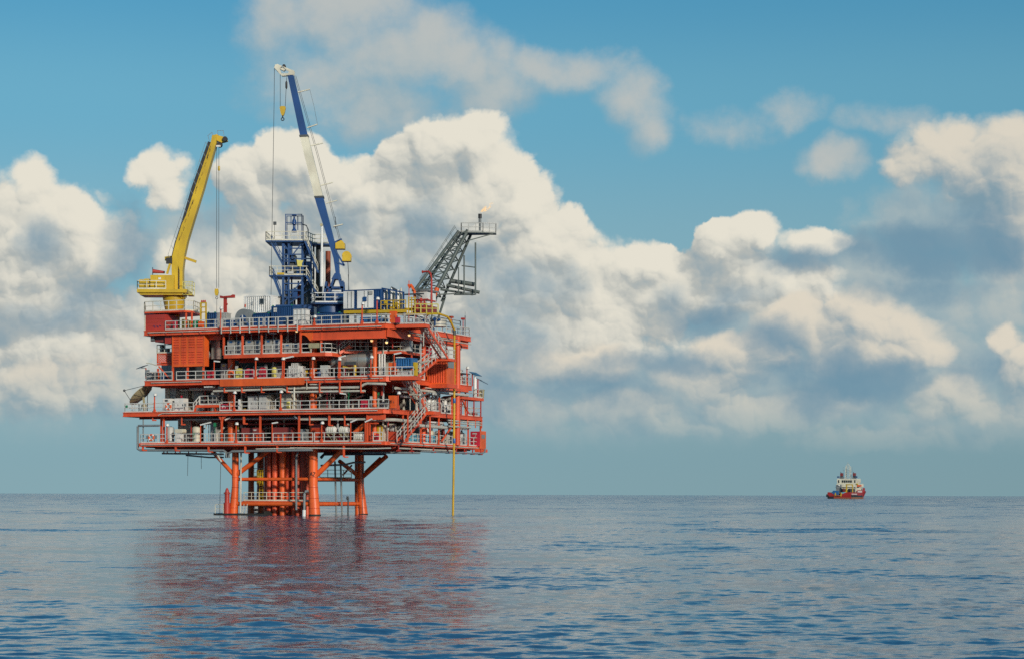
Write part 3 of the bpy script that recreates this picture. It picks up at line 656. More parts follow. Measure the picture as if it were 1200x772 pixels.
# under the cellar deck
pipe(lpx([(161.5,499),(161.5,526),(164,527),(250,527.5),(262,527.5),(265,529.5),(265,536)], .25), .15, 'grey_steel'); pipe(lpx([(162,498.5),(187,498.2)], .25), .13, 'grey_steel'); pipe(lpx([(167.8,491),(167.8,518)], .5), .08, 'grey_steel')
pipe(lpx([(268.5,536),(268.5,530.5),(272,528.3),(352,527),(366,526.8)], .2), .15, 'grey_steel'); pipe(lpx([(267,536),(267,529.5)], .5), .12, 'grey_steel'); pipe(lpx([(340,524.3),(430,525.3),(458,524.6)], .1), .08); pipe(lpx([(300,525.6),(345,524.8)], .1), .08)
pipe(lpx([(190,530.8),(262,531.8)], 2.5), .12); pipe(lpx([(218,533),(245,535.5),(262,535.4)], 4), .1, 'grey_steel'); pipe([(.3,3,Z1-.75),(.3,19,Z1-.75)], .1); pipe([(.6,8.5,Z1-1.0),(.6,26.6,Z1-.95),(.6,27.6,Z1-.7),(.6,27.9,Z1-.3)], .11, 'grey_steel')
pipe([(-5,4,Z1-1.2),(.3,4.5,Z1-1.25),(.5,8.2,Z1-1.2)], .13, 'grey_steel'); pipe(lpx([(376,536),(380,531.5),(418,531),(452,531)], 6), .2, 'dark_steel'); pipe(lpx([(376,545),(404,544),(414,541.5),(428,541)], 8), .12, 'grey_steel'); pipe(lpx([(255,533),(259.5,541)], .8), .12)
for px in (192,196,205.5,211,221,230): part(plat, 'pipe_hanger', MB().bar(fp(px,527,2.4), fp(px,531.5,2.4), .1), 'red_paint')
for px, y1 in ((167.5,527.3),(206,527.6),(244.5,529),(287.5,530.3),(325,529.5),(403,535)): part(plat, 'pipe_hanger', MB().bar(fp(px,521,.15), fp(px,y1,.15), .2).bar(fp(px,y1,.15), fp(px+5,y1,.15), .14), OR)
part(plat, 'suspension_cable', MB().tube(fp(259,528,1.2), fp(257.5,601,1.2), .035, 5), 'dark_steel')
part(plat, 'suspension_cable', MB().tube(fp(220.3,533,4), fp(219.8,557,4), .03, 5), 'dark_steel'); part(plat, 'suspension_cable', MB().tube(fp(235.8,533,4), fp(236,549,4), .03, 5), 'dark_steel')
# vertical lines inside the decks
rr = random.Random(4)
def vlines(z0, z1, spans, cnt, vr, cols=('beige_pipe','grey_steel','beige_pipe','dark_steel','red_paint','light_grey')):
    for k in range(cnt):
        a, b = spans[k % len(spans)]; v = rr.uniform(*vr); px = rr.uniform(a, b); top = z1 if rr.random() < .65 else z0+rr.uniform(1.2, 2.2)
        pts = [(U(px,v),v,z0+.05),(U(px,v),v,top)]
        if rr.random() < .5: pts.append((U(px,v)+rr.uniform(-2,2),v+.2,top+.01))
        pipe(pts, rr.uniform(.06,.15), rr.choice(cols), 6)
vlines(Z3, Z4-1.0, [(443,500),(300,340),(385,440),(255,300)], 16, (3.5, 8.5)); vlines(Z2, Z3-.7, [(255,285),(346,430),(312,345),(440,500)], 24, (2.5, 8)); vlines(Z1, Z2-.6, [(262,350),(195,260),(355,420),(440,470)], 14, (2.5, 7))
for px in (444.5,447.5,450.5): pipe([(U(px,4.5),4.5,Z3),(U(px,4.5),4.5,ZM)], .12, 'white_paint')
for k in range(10): u = U(268.5+k*8.6, 1.6); pipe([(u,1.6,ZM+1.5),(u,1.6,Z4-.5)], .06, 'light_grey', 6)
def vl_side(z0, z1, cnt):
    for k in range(cnt):
        v = rr.uniform(10, 26); u = rr.uniform(-3.5,-.8); pipe([(u,v,z0+.05),(u,v,z1)], rr.uniform(.08,.18), rr.choice(('beige_pipe','light_grey','red_paint','grey_steel')), 6)
vl_side(Z1, Z2-.6, 6); vl_side(Z2, Z3-.7, 6)

# ---- overhead trays, small lines and boxes that fill the decks
tr2 = random.Random(21)
for z1, vs2 in ((Z2-.62,(1.6,2.8,4.2)), (Z3-.75,(2.0,3.4,4.8)), (Z4-1.0,(5.2,6.6))):
    for v in vs2:
        a = tr2.uniform(-31,-26); b = tr2.uniform(-8,-4)
        part(plat, 'cable_tray', MB().box(a,b,v,v+.45,z1-.25,z1-.1), tr2.choice(('grey_steel','light_grey','dark_steel')))
        part(plat, 'overhead_pipe', MB().path([(a+1,v-.4,z1-.3),(b-2,v-.4,z1-.3),(b-1.7,v-.4,z1-.6),(b-1.7,v-.4,z1-1.6)], tr2.uniform(.07,.13), 8), tr2.choice(('beige_pipe','light_grey','grey_steel','red_paint')))
        part(plat, 'overhead_pipe', MB().path([(a+3,v+.7,z1-.45),(a+9,v+.7,z1-.45),(a+9.3,v+.7,z1-.9),(b,v+.7,z1-.9)], tr2.uniform(.06,.11), 8), tr2.choice(('beige_pipe','white_paint','grey_steel','maroon_paint')))
for z0, n in ((Z1,16),(Z2,18),(Z3,14)):
    for k in range(n):
        v = tr2.uniform(.9,3.6); px = tr2.uniform(195,455); u = U(px,v); zz_ = z0+tr2.uniform(.5,2.3); w_ = tr2.uniform(.12,.34)
        if z0 == Z3 and px < 262: continue
        part(plat, 'junction_box', MB().box(u,u+w_,v,v+.2,zz_,zz_+w_*tr2.uniform(.9,1.6)).bar((u+w_/2,v+.1,z0),(u+w_/2,v+.1,zz_),.05), tr2.choice(('light_grey','white_paint','grey_cabinet','beige_pipe','crimson_paint','yellow_paint','green_paint','grey_steel')))
for z0, n in ((Z1,12),(Z2,12),(Z3,8)):
    for k in range(n):
        v = tr2.uniform(8,26); u = tr2.uniform(-2.4,-.5); h_ = tr2.uniform(.8,2.2); r_ = tr2.uniform(.12,.3)
        part(plat, 'equipment_post', MB().lathe([(r_*.6,z0),(r_*.6,z0+h_*.5),(r_,z0+h_*.52),(r_,z0+h_*.9),(r_*.4,z0+h_)],(u,v,0),10), tr2.choice(('light_grey','white_paint','beige_pipe','red_paint','grey_steel','cream_paint')))
    for k in range(3):
        zz_ = z0+tr2.uniform(1.6,2.8); u = tr2.uniform(-1.8,-.4); part(plat, 'side_pipe', MB().path([(u,6,zz_),(u,17,zz_),(u,17.3,zz_-.4),(u,25,zz_-.4)], tr2.uniform(.06,.13), 8), tr2.choice(('beige_pipe','light_grey','white_paint')))

for z0, z1, spans in ((Z3, Z4-1.0, ((256,300),(310,345),(378,436),(443,498))), (Z2, Z3-.7, ((210,260),(262,330),(345,420),(430,500))), (Z1, Z2-.6, ((205,262),(300,345),(355,430),(440,480)))):
    for k in range(26):
        a, b = spans[k % 4]; px = tr2.uniform(a, b); v = tr2.uniform(1.9, 6.5); u = U(px, v); h0 = z0 if tr2.random() < .6 else z1-tr2.uniform(.8, 1.8); col_ = tr2.choice(('beige_pipe','cream_paint','light_grey','beige_pipe','grey_steel','red_paint'))
        pts = [(u,v,h0+.03),(u,v,z1)] if h0 > z0+.1 or tr2.random() < .6 else [(u,v,z0+.03),(u,v,z0+tr2.uniform(.9,1.9)),(u+tr2.uniform(.6,1.8),v,z0+tr2.uniform(1.9,2.0))]
        part(plat, ('drop_pipe','branch_pipe','line_pipe')[(Z3,Z2,Z1).index(z0)], MB().path(pts, tr2.uniform(.05,.14), 6), col_)
# ================================================================ on the top deck
def DD(px, v):
    X, Zr = ray(px, 500); return (v+CX*sin(A)+CY*cos(A))/(X*sin(A)+cos(A))
def WP(D):                                       # world point of a sight line at distance D, pushed dy further
    def f(px, py, dy=0.):
        x, z = pw(px, py, D); return (x, D+dy, z)
    return f
# ---------------------------------------------------------------- yellow pedestal crane
D = DD(205, 4.5); q = WP(D); k = D/F
xc = q(204, 386)[0]
cr1 = thing('pedestal_crane', 'yellow pedestal crane with a raised box boom above the red corner room', 'crane', (xc, D, Z4), frame='world')
Y_ = 'yellow_paint'
zt = lambda y: q(204, y)[2]
part(cr1, 'pedestal', MB().lathe([(.74,Z4),(.72,zt(366)),(1.12,zt(364)),(1.42,zt(350)),(1.42,zt(347))], (xc,D,0), 24), Y_)
bx = MB(); x0, x1 = q(164,342)[0], q(222,342)[0]
bx.box(x0, x1, D-2.2, D+2.2, zt(345), zt(341)).box(x0+.3, x1-.6, D-1.9, D+1.9, zt(347.5), zt(345))
bx.box(x1, q(228,342)[0], D-2.0, D-.2, zt(348), zt(346.5))
sd1 = part(cr1, 'slewing_deck', bx, Y_)
part(cr1, 'guardrail', rail_mb([(x1-2.6,D-2.15,zt(341)),(x0+.05,D-2.15,zt(341)),(x0+.05,D+2,zt(341))], 1.05), 'cream_paint', sd1)
eh = MB(); a, b = q(178.5,330)[0], q(206,330)[0]
eh.box(a, b, D-1.5, D+1.2, zt(341)+.003, zt(324))
for f_ in (.33, .66): eh.box(a+(b-a)*f_-.02, a+(b-a)*f_+.02, D-1.53, D-1.5, zt(340), zt(325))
part(cr1, 'engine_house', eh, Y_); part(cr1, 'fuel_tank', MB().box(q(165.5,330)[0], q(177,330)[0], D-1.4, D+.8, zt(340.5), zt(329)).box(q(171,330)[0], q(177.2,330)[0], D-1.2, D+.6, zt(329), zt(328)), Y_)
part(cr1, 'name_plate', MB().box(q(188,330)[0], q(191,330)[0], D-1.56, D-1.535, zt(329), zt(327)), 'white_paint')
bp = [(203,341),(201.8,305),(206.5,287),(214,264),(219,253.6),(230,220),(248,168),(249.5,160),(254,159),(254.5,168),(245.7,199),(239.2,222.5),(228.8,256),(221,282),(217,300),(215,318),(215,341),(211.4,341),(211.4,318),(209.6,312),(209.3,341)]
bm1 = part(cr1, 'boom', MB().prismy([(q(*p)[0], q(*p)[2]) for p in bp], D-.75, D+.75), Y_)
wk = [(201.2,304),(205.4,286),(212.6,264),(225.4,220),(244.6,166.8),(248,168),(230,220),(219,253.6),(214,264),(206.5,287)]
part(cr1, 'boom_walkway', MB().prismy([(q(*p)[0], q(*p)[2]) for p in wk], D-.62, D+.6), 'black_rubber', bm1)  # walkway strip lies in shadow; that shade is put into its black colour
hr = MB(); pts = []
for i in range(13):
    t_ = i/12; px = 199+(243-199)*t_; py = 304+(172-304)*t_
    hr.bar(q(px+2.5,py+2,-.6), q(px-1.2,py-4.5,-.6), .05); pts.append(q(px-1.2,py-4.5,-.6))
hr.path(pts, .02, 5)
part(cr1, 'boom_handrail', hr, 'grey_steel', bm1)
st = MB(); sr = random.Random(2)
for _ in range(26):
    t_ = sr.random()**1.4; px = 209.5+(247-209.5)*t_+sr.uniform(.8,2.6); py = 284+(172-284)*t_; L_ = sr.uniform(2,7)
    st.bar(q(px,py,-.757), q(px+L_*.32,py-L_,-.757), .02, sr.uniform(.05,.16), up=(0,1,0))
part(cr1, 'scuffed_paint', st, 'black_rubber', bm1)
part(cr1, 'boom_strut', MB().bar(q(213,301), q(230,307), .22, .32), Y_)
part(cr1, 'winch', MB().lathe([(.3,-.8),(.3,.8)], q(200,306), 14, 'y').box(q(196,306)[0], q(203,306)[0], D-.95, D-.5, zt(310), zt(303)), 'black_rubber'); part(cr1, 'winch_frame', MB().bar(q(197,322,-.8), q(201,308,-.8), .25).bar(q(196,304,-.5), q(199,302,.5), .5), Y_)
hd = MB(); hd.prismy([(q(*p)[0], q(*p)[2]) for p in [(251,164),(254,158),(258,160),(266,162),(267,166),(260,168)]], D-.4, D+.4)
tip = part(cr1, 'boom_tip', hd, Y_)
part(cr1, 'sheave', MB().lathe([(.34,-.3),(.34,.3)], q(257.5,170), 14, 'y'), 'black_rubber', tip); part(cr1, 'sheave', MB().lathe([(.3,-.25),(.3,.25)], q(264.5,164,-.5), 14, 'y'), 'black_rubber', tip); part(cr1, 'rope_guard', MB().box(q(254,170)[0], q(259,170)[0], D-.5, D-.45, zt(173), zt(171)), 'white_paint', tip)
hh = MB()
for a, b in (((256,160),(255.4,154)),((263,160),(262.2,154)),((255.4,154),(262.2,154)),((246,166),(244,160)),((250,160),(249,156)),((244,160),(249,156))): hh.bar(q(*a,-.4), q(*b,-.4), .05)
part(cr1, 'tip_handrail', hh, 'grey_steel', tip)
for px in (254.2, 256.7): part(cr1, 'hoist_rope', MB().tube(q(px+.2,172,-.3), q(px,338,-.3), .03, 5), 'dark_steel')
part(cr1, 'trip_weight', MB().lathe([(.08,-.3),(.14,-.2),(.14,.2),(.08,.3)], q(257,198,-.3), 8), Y_)
hk = part(cr1, 'hook_block', MB().prismy([(q(*p)[0], q(*p)[2]) for p in [(252.5,339),(256,339),(256.7,343),(255.5,347),(253,347),(252,343)]], D-.55, D-.1), Y_)
part(cr1, 'hook', MB().torus(q(254.4,349.5,-.3), .14, .04, 'y', 12, 5).tube(q(254.4,351,-.3), q(254.4,371,-.3), .025, 5), 'dark_steel', hk)
cg = MB()
for dx in (0,.4,.8,1.2):
    for dy in (-2.0,-.4): cg.bar((q(217,340)[0]+dx,D+dy,zt(347)), (q(217,340)[0]+dx,D+dy,zt(332)), .06)
for z_ in (347,341,336.5,332): cg.bar((q(217,340)[0],D-2,zt(z_)), (q(228,340)[0],D-2,zt(z_)), .06); cg.bar((q(228,340)[0],D-2,zt(z_)), (q(228,340)[0],D-.4,zt(z_)), .06)
part(cr1, 'ladder_cage', cg, 'pale_yellow')
# windsock beside the crane
ws = thing('windsock', 'orange windsock streaming from a thin pole behind the yellow crane cab', 'windsock', q(177.3,329,1.0), frame='world')
part(ws, 'pole', MB().tube(q(177.3,329,1.0), q(177.3,312.5,1.0), .05, 6), 'dark_steel'); part(ws, 'sock', MB().tube(q(177.6,317,1.0), q(191.5,318.4,1.0), .26, 12, .15), 'red_paint')
# round service platform of the crane pedestal, fixed to the platform
cp = MB().prism([(U(168.5,2),2),(U(171,1),.6),(U(217,.6),.3),(U(226,1.5),1.5),(U(236,6),6),(U(200,8),8),(U(170,7),7)], ZZ(190,367.2,1), ZZ(190,365.2,1))
cpp = part(plat, 'crane_platform', cp, OR); zz_ = ZZ(190,365.2,1)
part(plat, 'guardrail', rail_mb([(U(170,6),6,zz_),(U(168.8,2),2,zz_),(U(171,1),.7,zz_),(U(217,.6),.4,zz_),(U(226,1.5),1.6,zz_),(U(236,6),6,zz_)], 1.25, 1.2), 'cream_paint', cpp)
for px in (217.8, 224.5): part(plat, 'post', MB().bar((U(px,.8),.8,Z4),(U(px,.8),.8,zz_-.1), .17), OR)
# red corner room under it
t = thing('store_room', 'faded red steel room at the left corner of the top deck below the yellow crane', 'room', (U(181,.3),1.5,Z4))
u0, u1 = U(169.3,.25), U(193,.25)
bx = MB().box(u0, u1, .25, 3.2, Z4+.01, ZZ(181,368.8,.25))
rm = part(t, 'wall_panel', bx, 'red_paint')
for y in (373.5, 377.4, 381.5): part(t, 'seam', MB().box(u0+.2, u1-.02, .215, .247, ZZ(181,y+.25,.25), ZZ(181,y-.15,.25)), 'deep_red', rm)
part(t, 'corner_strip', MB().box(u0-.05, u0+.12, .2, .246, Z4+.02, ZZ(181,369,.25)), 'cream_paint', rm)
sc = MB()
for a, b in (((179,383),(180.3,381)),((180.3,381),(181.3,384)),((181.3,384),(184,381.5)),((184,381.5),(185,384)),((185,384),(187,381)),((187,381),(188.4,382.6)),((180,389),(181,388)),((181,388),(182,390))): sc.bar((U(a[0],.2),.2,ZZ(181,a[1],.2)), (U(b[0],.2),.2,ZZ(181,b[1],.2)), .012, .07, up=(0,1,0))
part(t, 'scrawl', sc, 'blue_paint', rm)
# ---------------------------------------------------------------- blue crane
D = DD(388, 5.5); q = WP(D); zt = lambda y: q(388, y)[2]; xq = lambda p: q(p, 340)[0]
cr2 = thing('telescopic_crane', 'tall blue crane with a white banded boom beside the blue lattice tower', 'crane', (xq(388), D, Z4), frame='world')
B_ = 'blue_paint'; BB = 'blue_boom'
part(cr2, 'pedestal', MB().lathe([(1.5,Z4),(1.5,zt(369)),(1.75,zt(367.5)),(1.75,zt(358.5))], (xq(388),D,0), 24), B_)
pl = part(cr2, 'slewing_deck', MB().prism([(xq(365),D-1.2),(xq(371),D-2.3),(xq(406),D-2.3),(xq(414),D-1),(xq(412),D+2),(xq(368),D+2)], zt(358.5), zt(356.5)), B_); z_ = zt(356.5)
part(cr2, 'guardrail', rail_mb([(xq(368),D+1.8,z_),(xq(365.3),D-1.2,z_),(xq(371),D-2.2,z_),(xq(406),D-2.2,z_),(xq(413.6),D-1,z_)], 1.15, 1.1, .055), 'white_paint', pl)
part(cr2, 'turret', MB().lathe([(1.35,zt(356.4)),(1.35,zt(347)),(1.25,zt(346)),(1.25,zt(343))], (xq(391),D,0), 20), B_)
fr = MB()
for a, b in (((381,344),(383,331)),((403,344),(402,330)),((386,343),(393,324)),((402,343),(397,324)),((381,338),(403,338))):
    for dy in (-.8,.8): fr.bar(q(*a,dy), q(*b,dy), .25)
part(cr2, 'turret_frame', fr, B_); part(cr2, 'pivot_bracket', MB().prismy([(q(*p)[0], q(*p)[2]) for p in [(389,328),(393,321),(398.5,321),(400,328)]], D-.9, D+.9), BB)
Lf = [(394,323),(391,303),(381.5,272),(371.2,240),(369,232),(351.5,160),(337,90)]; Rt = [(398,323),(397.2,303),(390,275),(381,240),(379,232),(361,159),(344.5,89)]
def bsec(i, j): return MB().prismy([(q(*p)[0], q(*p)[2]) for p in Lf[i:j+1]+Rt[i:j+1][::-1]], D-.55, D+.55)
part(cr2, 'lower_boom', bsec(0,4), BB)
wb = MB().prismy([(q(*p)[0], q(*p)[2]) for p in [(369,232),(351.5,160),(361,159),(379,232)]], D-.5, D+.5); part(cr2, 'white_boom_band', wb, 'cream_paint')
ub = MB().prismy([(q(*p)[0], q(*p)[2]) for p in [(352,160),(337.4,90),(344.2,89),(360.5,159)]], D-.45, D+.45); part(cr2, 'upper_boom', ub, BB)
for y, x0, x1 in ((160,351,361.5),(231.5,368.5,379.6)): part(cr2, 'boom_collar', MB().prismy([(q(x0,y-.7)[0],q(x0,y-.7)[2]),(q(x1,y-1.2)[0],q(x1,y-1.2)[2]),(q(x1+.3,y+1)[0],q(x1+.3,y+1)[2]),(q(x0+.4,y+1.4)[0],q(x0+.4,y+1.4)[2])], D-.62, D+.62), 'dark_steel')
tp = MB()
P_ = lambda L_: [(q(*p)[0], q(*p)[2]) for p in L_]
for dy in (-.4, .28):
    tp.prismy(P_([(321.8,80.5),(322.5,77),(325.5,76),(331,78.5),(328,81.5),(331,88.5),(330.7,89.8)]), D+dy, D+dy+.12); tp.prismy(P_([(331,78.5),(345.3,84),(344.5,88.5),(330.9,89.8),(331,87),(338,87),(339.5,84),(335,82)]), D+dy, D+dy+.12)
tp.prismy(P_([(328,81.5),(331,80),(335,82),(333,84)]), D-.3, D+.3)
th_ = part(cr2, 'boom_tip', tp, 'cream_paint')
part(cr2, 'sheave', MB().lathe([(.24,-.3),(.24,.3)], q(324,79), 12, 'y'), 'dark_steel', th_); part(cr2, 'sheave', MB().lathe([(.2,-.3),(.2,.3)], q(333,78), 12, 'y'), 'black_rubber', th_)
rp = [[(321.6,80),(321.2,120),(319.6,220),(318.2,300),(317.6,346)],[(328.4,88),(328.4,126)],[(336,91),(335,110),(334.2,126)]]
for r_ in rp: part(cr2, 'hoist_rope', MB().path([q(*p) for p in r_], .032, 5), 'dark_steel')
part(cr2, 'trip_weight', MB().lathe([(.05,-.5),(.13,-.3),(.13,.3),(.05,.5)], q(335.6,100), 8), 'black_rubber')
hk = part(cr2, 'hook_block', MB().prismy(P_([(327.8,126.5),(329.5,125),(333.5,125),(335,126.5),(333.6,133),(332.3,136),(330.3,136),(329,133)]), D-.25, D+.25), 'yellow_paint')
part(cr2, 'hook', MB().tube(q(331.2,136), q(331.2,138.5), .07, 6).torus(q(331.2,140), .17, .06, 'y', 12, 5), 'black_rubber', hk)
for a, b in (((349,108.5),(363,105)),((360,150),(372,146)),((364.5,171),(378.5,168)),((376,217.6),(390,214)),((382,238.5),(395,235)),((391,265.5),(402,263))):
    part(cr2, 'rope_bracket', MB().bar(q(*a), q(*b), .2, .12), 'cream_paint')
for o_ in (0, 1.6): part(cr2, 'luffing_rope', MB().path([q(345+o_,89), q(371+o_,180), q(398+o_,283)], .025, 5), 'dark_steel')
part(cr2, 'slack_rope', MB().path([q(363,105), q(368,125), q(372,146)], .02, 4), 'grey_steel'); part(cr2, 'slack_rope', MB().path([q(407,300), q(408.5,320), q(408.5,345)], .04, 5), 'dark_steel')
for (cx_, cy_, w_, h_) in ((399,287,12,12),(406.5,300.5,11,14)):
    wn = part(cr2, 'winch', MB().lathe([(.38*h_*k,-.6),(.38*h_*k,-.5),(.28*h_*k,-.48),(.28*h_*k,.48),(.38*h_*k,.5),(.38*h_*k,.6)], q(cx_,cy_), 16, 'y').box(q(cx_-w_*.45,cy_)[0], q(cx_+w_*.45,cy_)[0], D-.75, D+.75, q(cx_,cy_+h_*.45)[2], q(cx_,cy_-h_*.1)[2]), 'yellow_paint')
part(cr2, 'winch_bracket', MB().bar(q(392,292,-.5), q(404,312,-.5), .2).bar(q(395,308,-.5), q(404,312,-.5), .2).bar(q(392,285,-.5), q(401,281,-.5), .2), B_)
lc = part(cr2, 'luffing_cylinder', MB().lathe([(.2,zt(337)),(.22,zt(336)),(.22,zt(298)),(.24,zt(297)),(.13,zt(296.5)),(.13,zt(266))], (xq(377.8),D-.9,0), 14), 'white_paint')
part(cr2, 'cylinder_eye', MB().lathe([(.18,-.25),(.18,.25)], q(377.5,265,-.9), 10, 'y'), 'dish_tan', lc)
part(cr2, 'antenna', MB().bar(q(393,268,.4), q(392.6,254,.4), .08).bar(q(390,266,.4), q(401,263,.4), .08), 'dark_steel')
# ---------------------------------------------------------------- blue lattice tower
D = DD(340, 8); q = WP(D); zt = lambda y: q(340, y)[2]; xq = lambda p: q(p, 320)[0]
tw = thing('work_tower', 'dark blue lattice tower with white railed platforms and open stairs left of the blue crane', 'tower', (xq(342), D, Z4), frame='world')
part(tw, 'base_skid', MB().box(xq(318),xq(370),D-2.2,D+2.6,zt(368),zt(359)).box(xq(322),xq(370),D-2,D+2.4,Z4,zt(368)), B_)
lt = MB()
for k2, px in enumerate((320.5, 322.6)):
    for y in (361.6, 364.6): lt.box(xq(px), xq(px+1.4), D-2.23, D-2.2, zt(y+1.2), zt(y-1.0))
part(tw, 'stencil_mark', lt, 'white_paint')
for px in (333.5, 340, 356, 366):
    for dy in (-1.6, 1.8): part(tw, 'tower_leg', MB().bar(q(px,359,dy), q(px,285,dy), .3 if px in (333.5,356) else .2), B_)
def bracing(lv):
    for a, b in lv: part(tw, 'brace', MB().bar(q(*a,-1.6), q(*b,-1.6), .13), B_)
bracing([((333.5,324),(345,300)),((345,300),(356,286)),((333.5,287),(345,303)),((345,303),(356,322)),((333.5,357),(356,330)),((340,357),(366,340)),((333.5,305),(366,305)),((356,305),(366,286)),((356,340),(366,326))])
for y, pts in ((326, [(317.3,-1.9),(363,-1.9),(366,2.2),(318,2.2)]), (286, [(313.3,-2.2),(361,-2.2),(368,1.4),(384,1.4),(384,2.6),(314,2.6)])):
    pf = part(tw, 'tower_platform', MB().prism([(xq(p), D+dy) for p, dy in pts], zt(y), zt(y-1.6)), B_); z_ = zt(y-1.6)
    part(tw, 'guardrail', rail_mb([(xq(pts[-1][0])+.05, D+pts[-1][1]-.1, z_)]+[(xq(p)+(.05 if i == 0 else -.05), D+dy+.06, z_) for i, (p, dy) in enumerate(pts[:3])], 1.1, 1.0, .045), 'cream_paint', pf)
pf2 = part(tw, 'tower_platform', MB().box(xq(365),xq(388),D-.5,D+2,zt(287.5),zt(286)), B_); part(tw, 'guardrail', rail_mb([(xq(366),D-.45,zt(286)),(xq(385),D-.45,zt(286))], 1.1, 1.0, .045), 'cream_paint', pf2)
def wstair(a, b, dy, w=.75, name='stair'):
    p = Vector(q(*a,dy)); r = Vector(q(*b,dy)); mb = MB()
    for s in (-w/2, w/2): mb.bar(p+Vector((0,s,0)), r+Vector((0,s,0)), .07, .24)
    n = int(abs(p.z-r.z)/.3)
    for i in range(n): c = p+(r-p)*(i+.5)/n; mb.box(c.x-.14, c.x+.14, c.y-w/2+.04, c.y+w/2-.04, c.z-.02, c.z+.02)
    s_ = part(tw, name, mb, B_); part(tw, 'handrail', rail_mb([p+Vector((0,-w/2,0)), r+Vector((0,-w/2,0))], 1.0, 1.0, .04, toe=False), 'cream_paint' if a[0] > 340 else B_, s_)
wstair((320,287), (334,313), -1.6); wstair((322.5,327), (331,349), -1.6); wstair((360,286), (375,322), -2.4); wstair((361.5,326), (375,350), -2.4)
tf = MB()
for px in (335.5, 354.5):
    for dy in (-.8,.8): tf.bar(q(px,284,dy), q(px,252,dy), .1)
for y in (252.5, 262): tf.bar(q(335.5,y,-.8), q(354.5,y,-.8), .09); tf.bar(q(335.5,y,.8), q(354.5,y,.8), .09)
tf.bar(q(341,262,0), q(341,253,0), .1).bar(q(349,270,0), q(349,254,0), .1)
part(tw, 'top_frame', tf, B_)
part(tw, 'injector_head', MB().lathe([(.34,zt(272.5)),(.30,zt(270)),(.16,zt(268)),(.16,zt(264)),(.28,zt(263)),(.25,zt(259)),(.1,zt(256)),(.1,zt(252))], (xq(344.6),D,0), 12).box(xq(342),xq(347),D-.3,D+.3,zt(252.8),zt(251.6)), 'blue_boom')
part(tw, 'wellhead_stack', MB().lathe([(.3,zt(358)),(.3,zt(350)),(.45,zt(349)),(.45,zt(346)),(.3,zt(345)),(.3,zt(335))], (xq(351.5),D-.4,0), 12), 'maroon_paint')
part(tw, 'pipe_stack', MB().lathe([(.32,zt(358)),(.32,zt(294))], (xq(384),D+.5,0), 12), 'concrete_rust'); part(tw, 'pipe_stack', MB().lathe([(.42,zt(358)),(.42,zt(288))], (xq(373),D+1.2,0), 12), 'dark_steel')
part(tw, 'equipment_box', MB().box(xq(340),xq(347),D-1.2,D+1,zt(322),zt(300)).box(xq(357),xq(365),D-1,D+1,zt(358),zt(330)).box(xq(335),xq(338),D-1.2,D,zt(358),zt(330)), 'dark_steel')
tr_ = random.Random(8)
for i in range(14):
    px = tr_.uniform(334,366); y0 = tr_.choice((358,325)); h_ = tr_.uniform(12,30); dy = tr_.uniform(-1.2,1.2); part(tw, 'riser_pipe', MB().tube(q(px,y0,dy), q(px,y0-h_,dy), tr_.uniform(.06,.14), 6), tr_.choice(('blue_paint','dark_steel','blue_boom','grey_steel')))
for px, y0, y1, w_ in ((338,300,290,5),(349,324,312,6),(360,324,308,5),(336,346,336,4),(344,352,340,6),(360,300,288,6)): part(tw, 'control_box', MB().box(xq(px),xq(px+w_),D-1.45,D-.7,zt(y0),zt(y1)), 'blue_boom')
for y in (293,300,308,316,334,342,350): part(tw, 'cross_beam', MB().bar(q(333.5,y,-1.6),q(356,y,-1.6),.14).bar(q(356,y,-1.6),q(366,y,1.8),.12), 'blue_paint')
part(tw, 'warning_board', MB().box(xq(327),xq(335),D-1.96,D-1.93,zt(323.8),zt(321.5)), 'yellow_paint'); part(tw, 'notice_board', MB().box(xq(339),xq(346),D-1.96,D-1.93,zt(323),zt(320)), 'light_grey')
part(tw, 'hose', MB().path([q(354,263), q(359,264.5), q(361,269), q(361.5,284)], .07, 6), 'dark_steel')
yb = MB().add([q(*p) for p in ((349.5,306.5,-1.95),(353,307.5,-1.95),(357.3,307,-1.95),(355.5,311,-1.95),(355.5,314.5,-1.95),(350.5,314,-1.95),(349.5,306.5,-1.6),(353,307.5,-1.5),(357.3,307,-1.6),(355.5,311,-1.6),(355.5,314.5,-1.6),(350.5,314,-1.6))], [(0,1,2,3,4,5),(11,10,9,8,7,6)]+[(i,i+6,(i+1)%6+6,(i+1)%6) for i in range(6)])
solo('tarpaulin_bag', 'bright yellow canvas bag slung in the blue tower above its lower platform', 'bag', yb, 'pale_yellow', q(353,314.5,-1.8), frame='world')
fl = thing('mast_camera', 'small dark camera box on a thin mast at the tower top left', 'camera', q(323.7,284,-1.9), frame='world')
part(fl, 'mast', MB().bar(q(323.7,284,-1.9), q(323.7,265,-1.9), .05), 'dark_steel'); part(fl, 'housing', MB().box(xq(322.2),xq(325.6),D-2.1,D-1.7,zt(266),zt(262.5)), 'dark_steel')
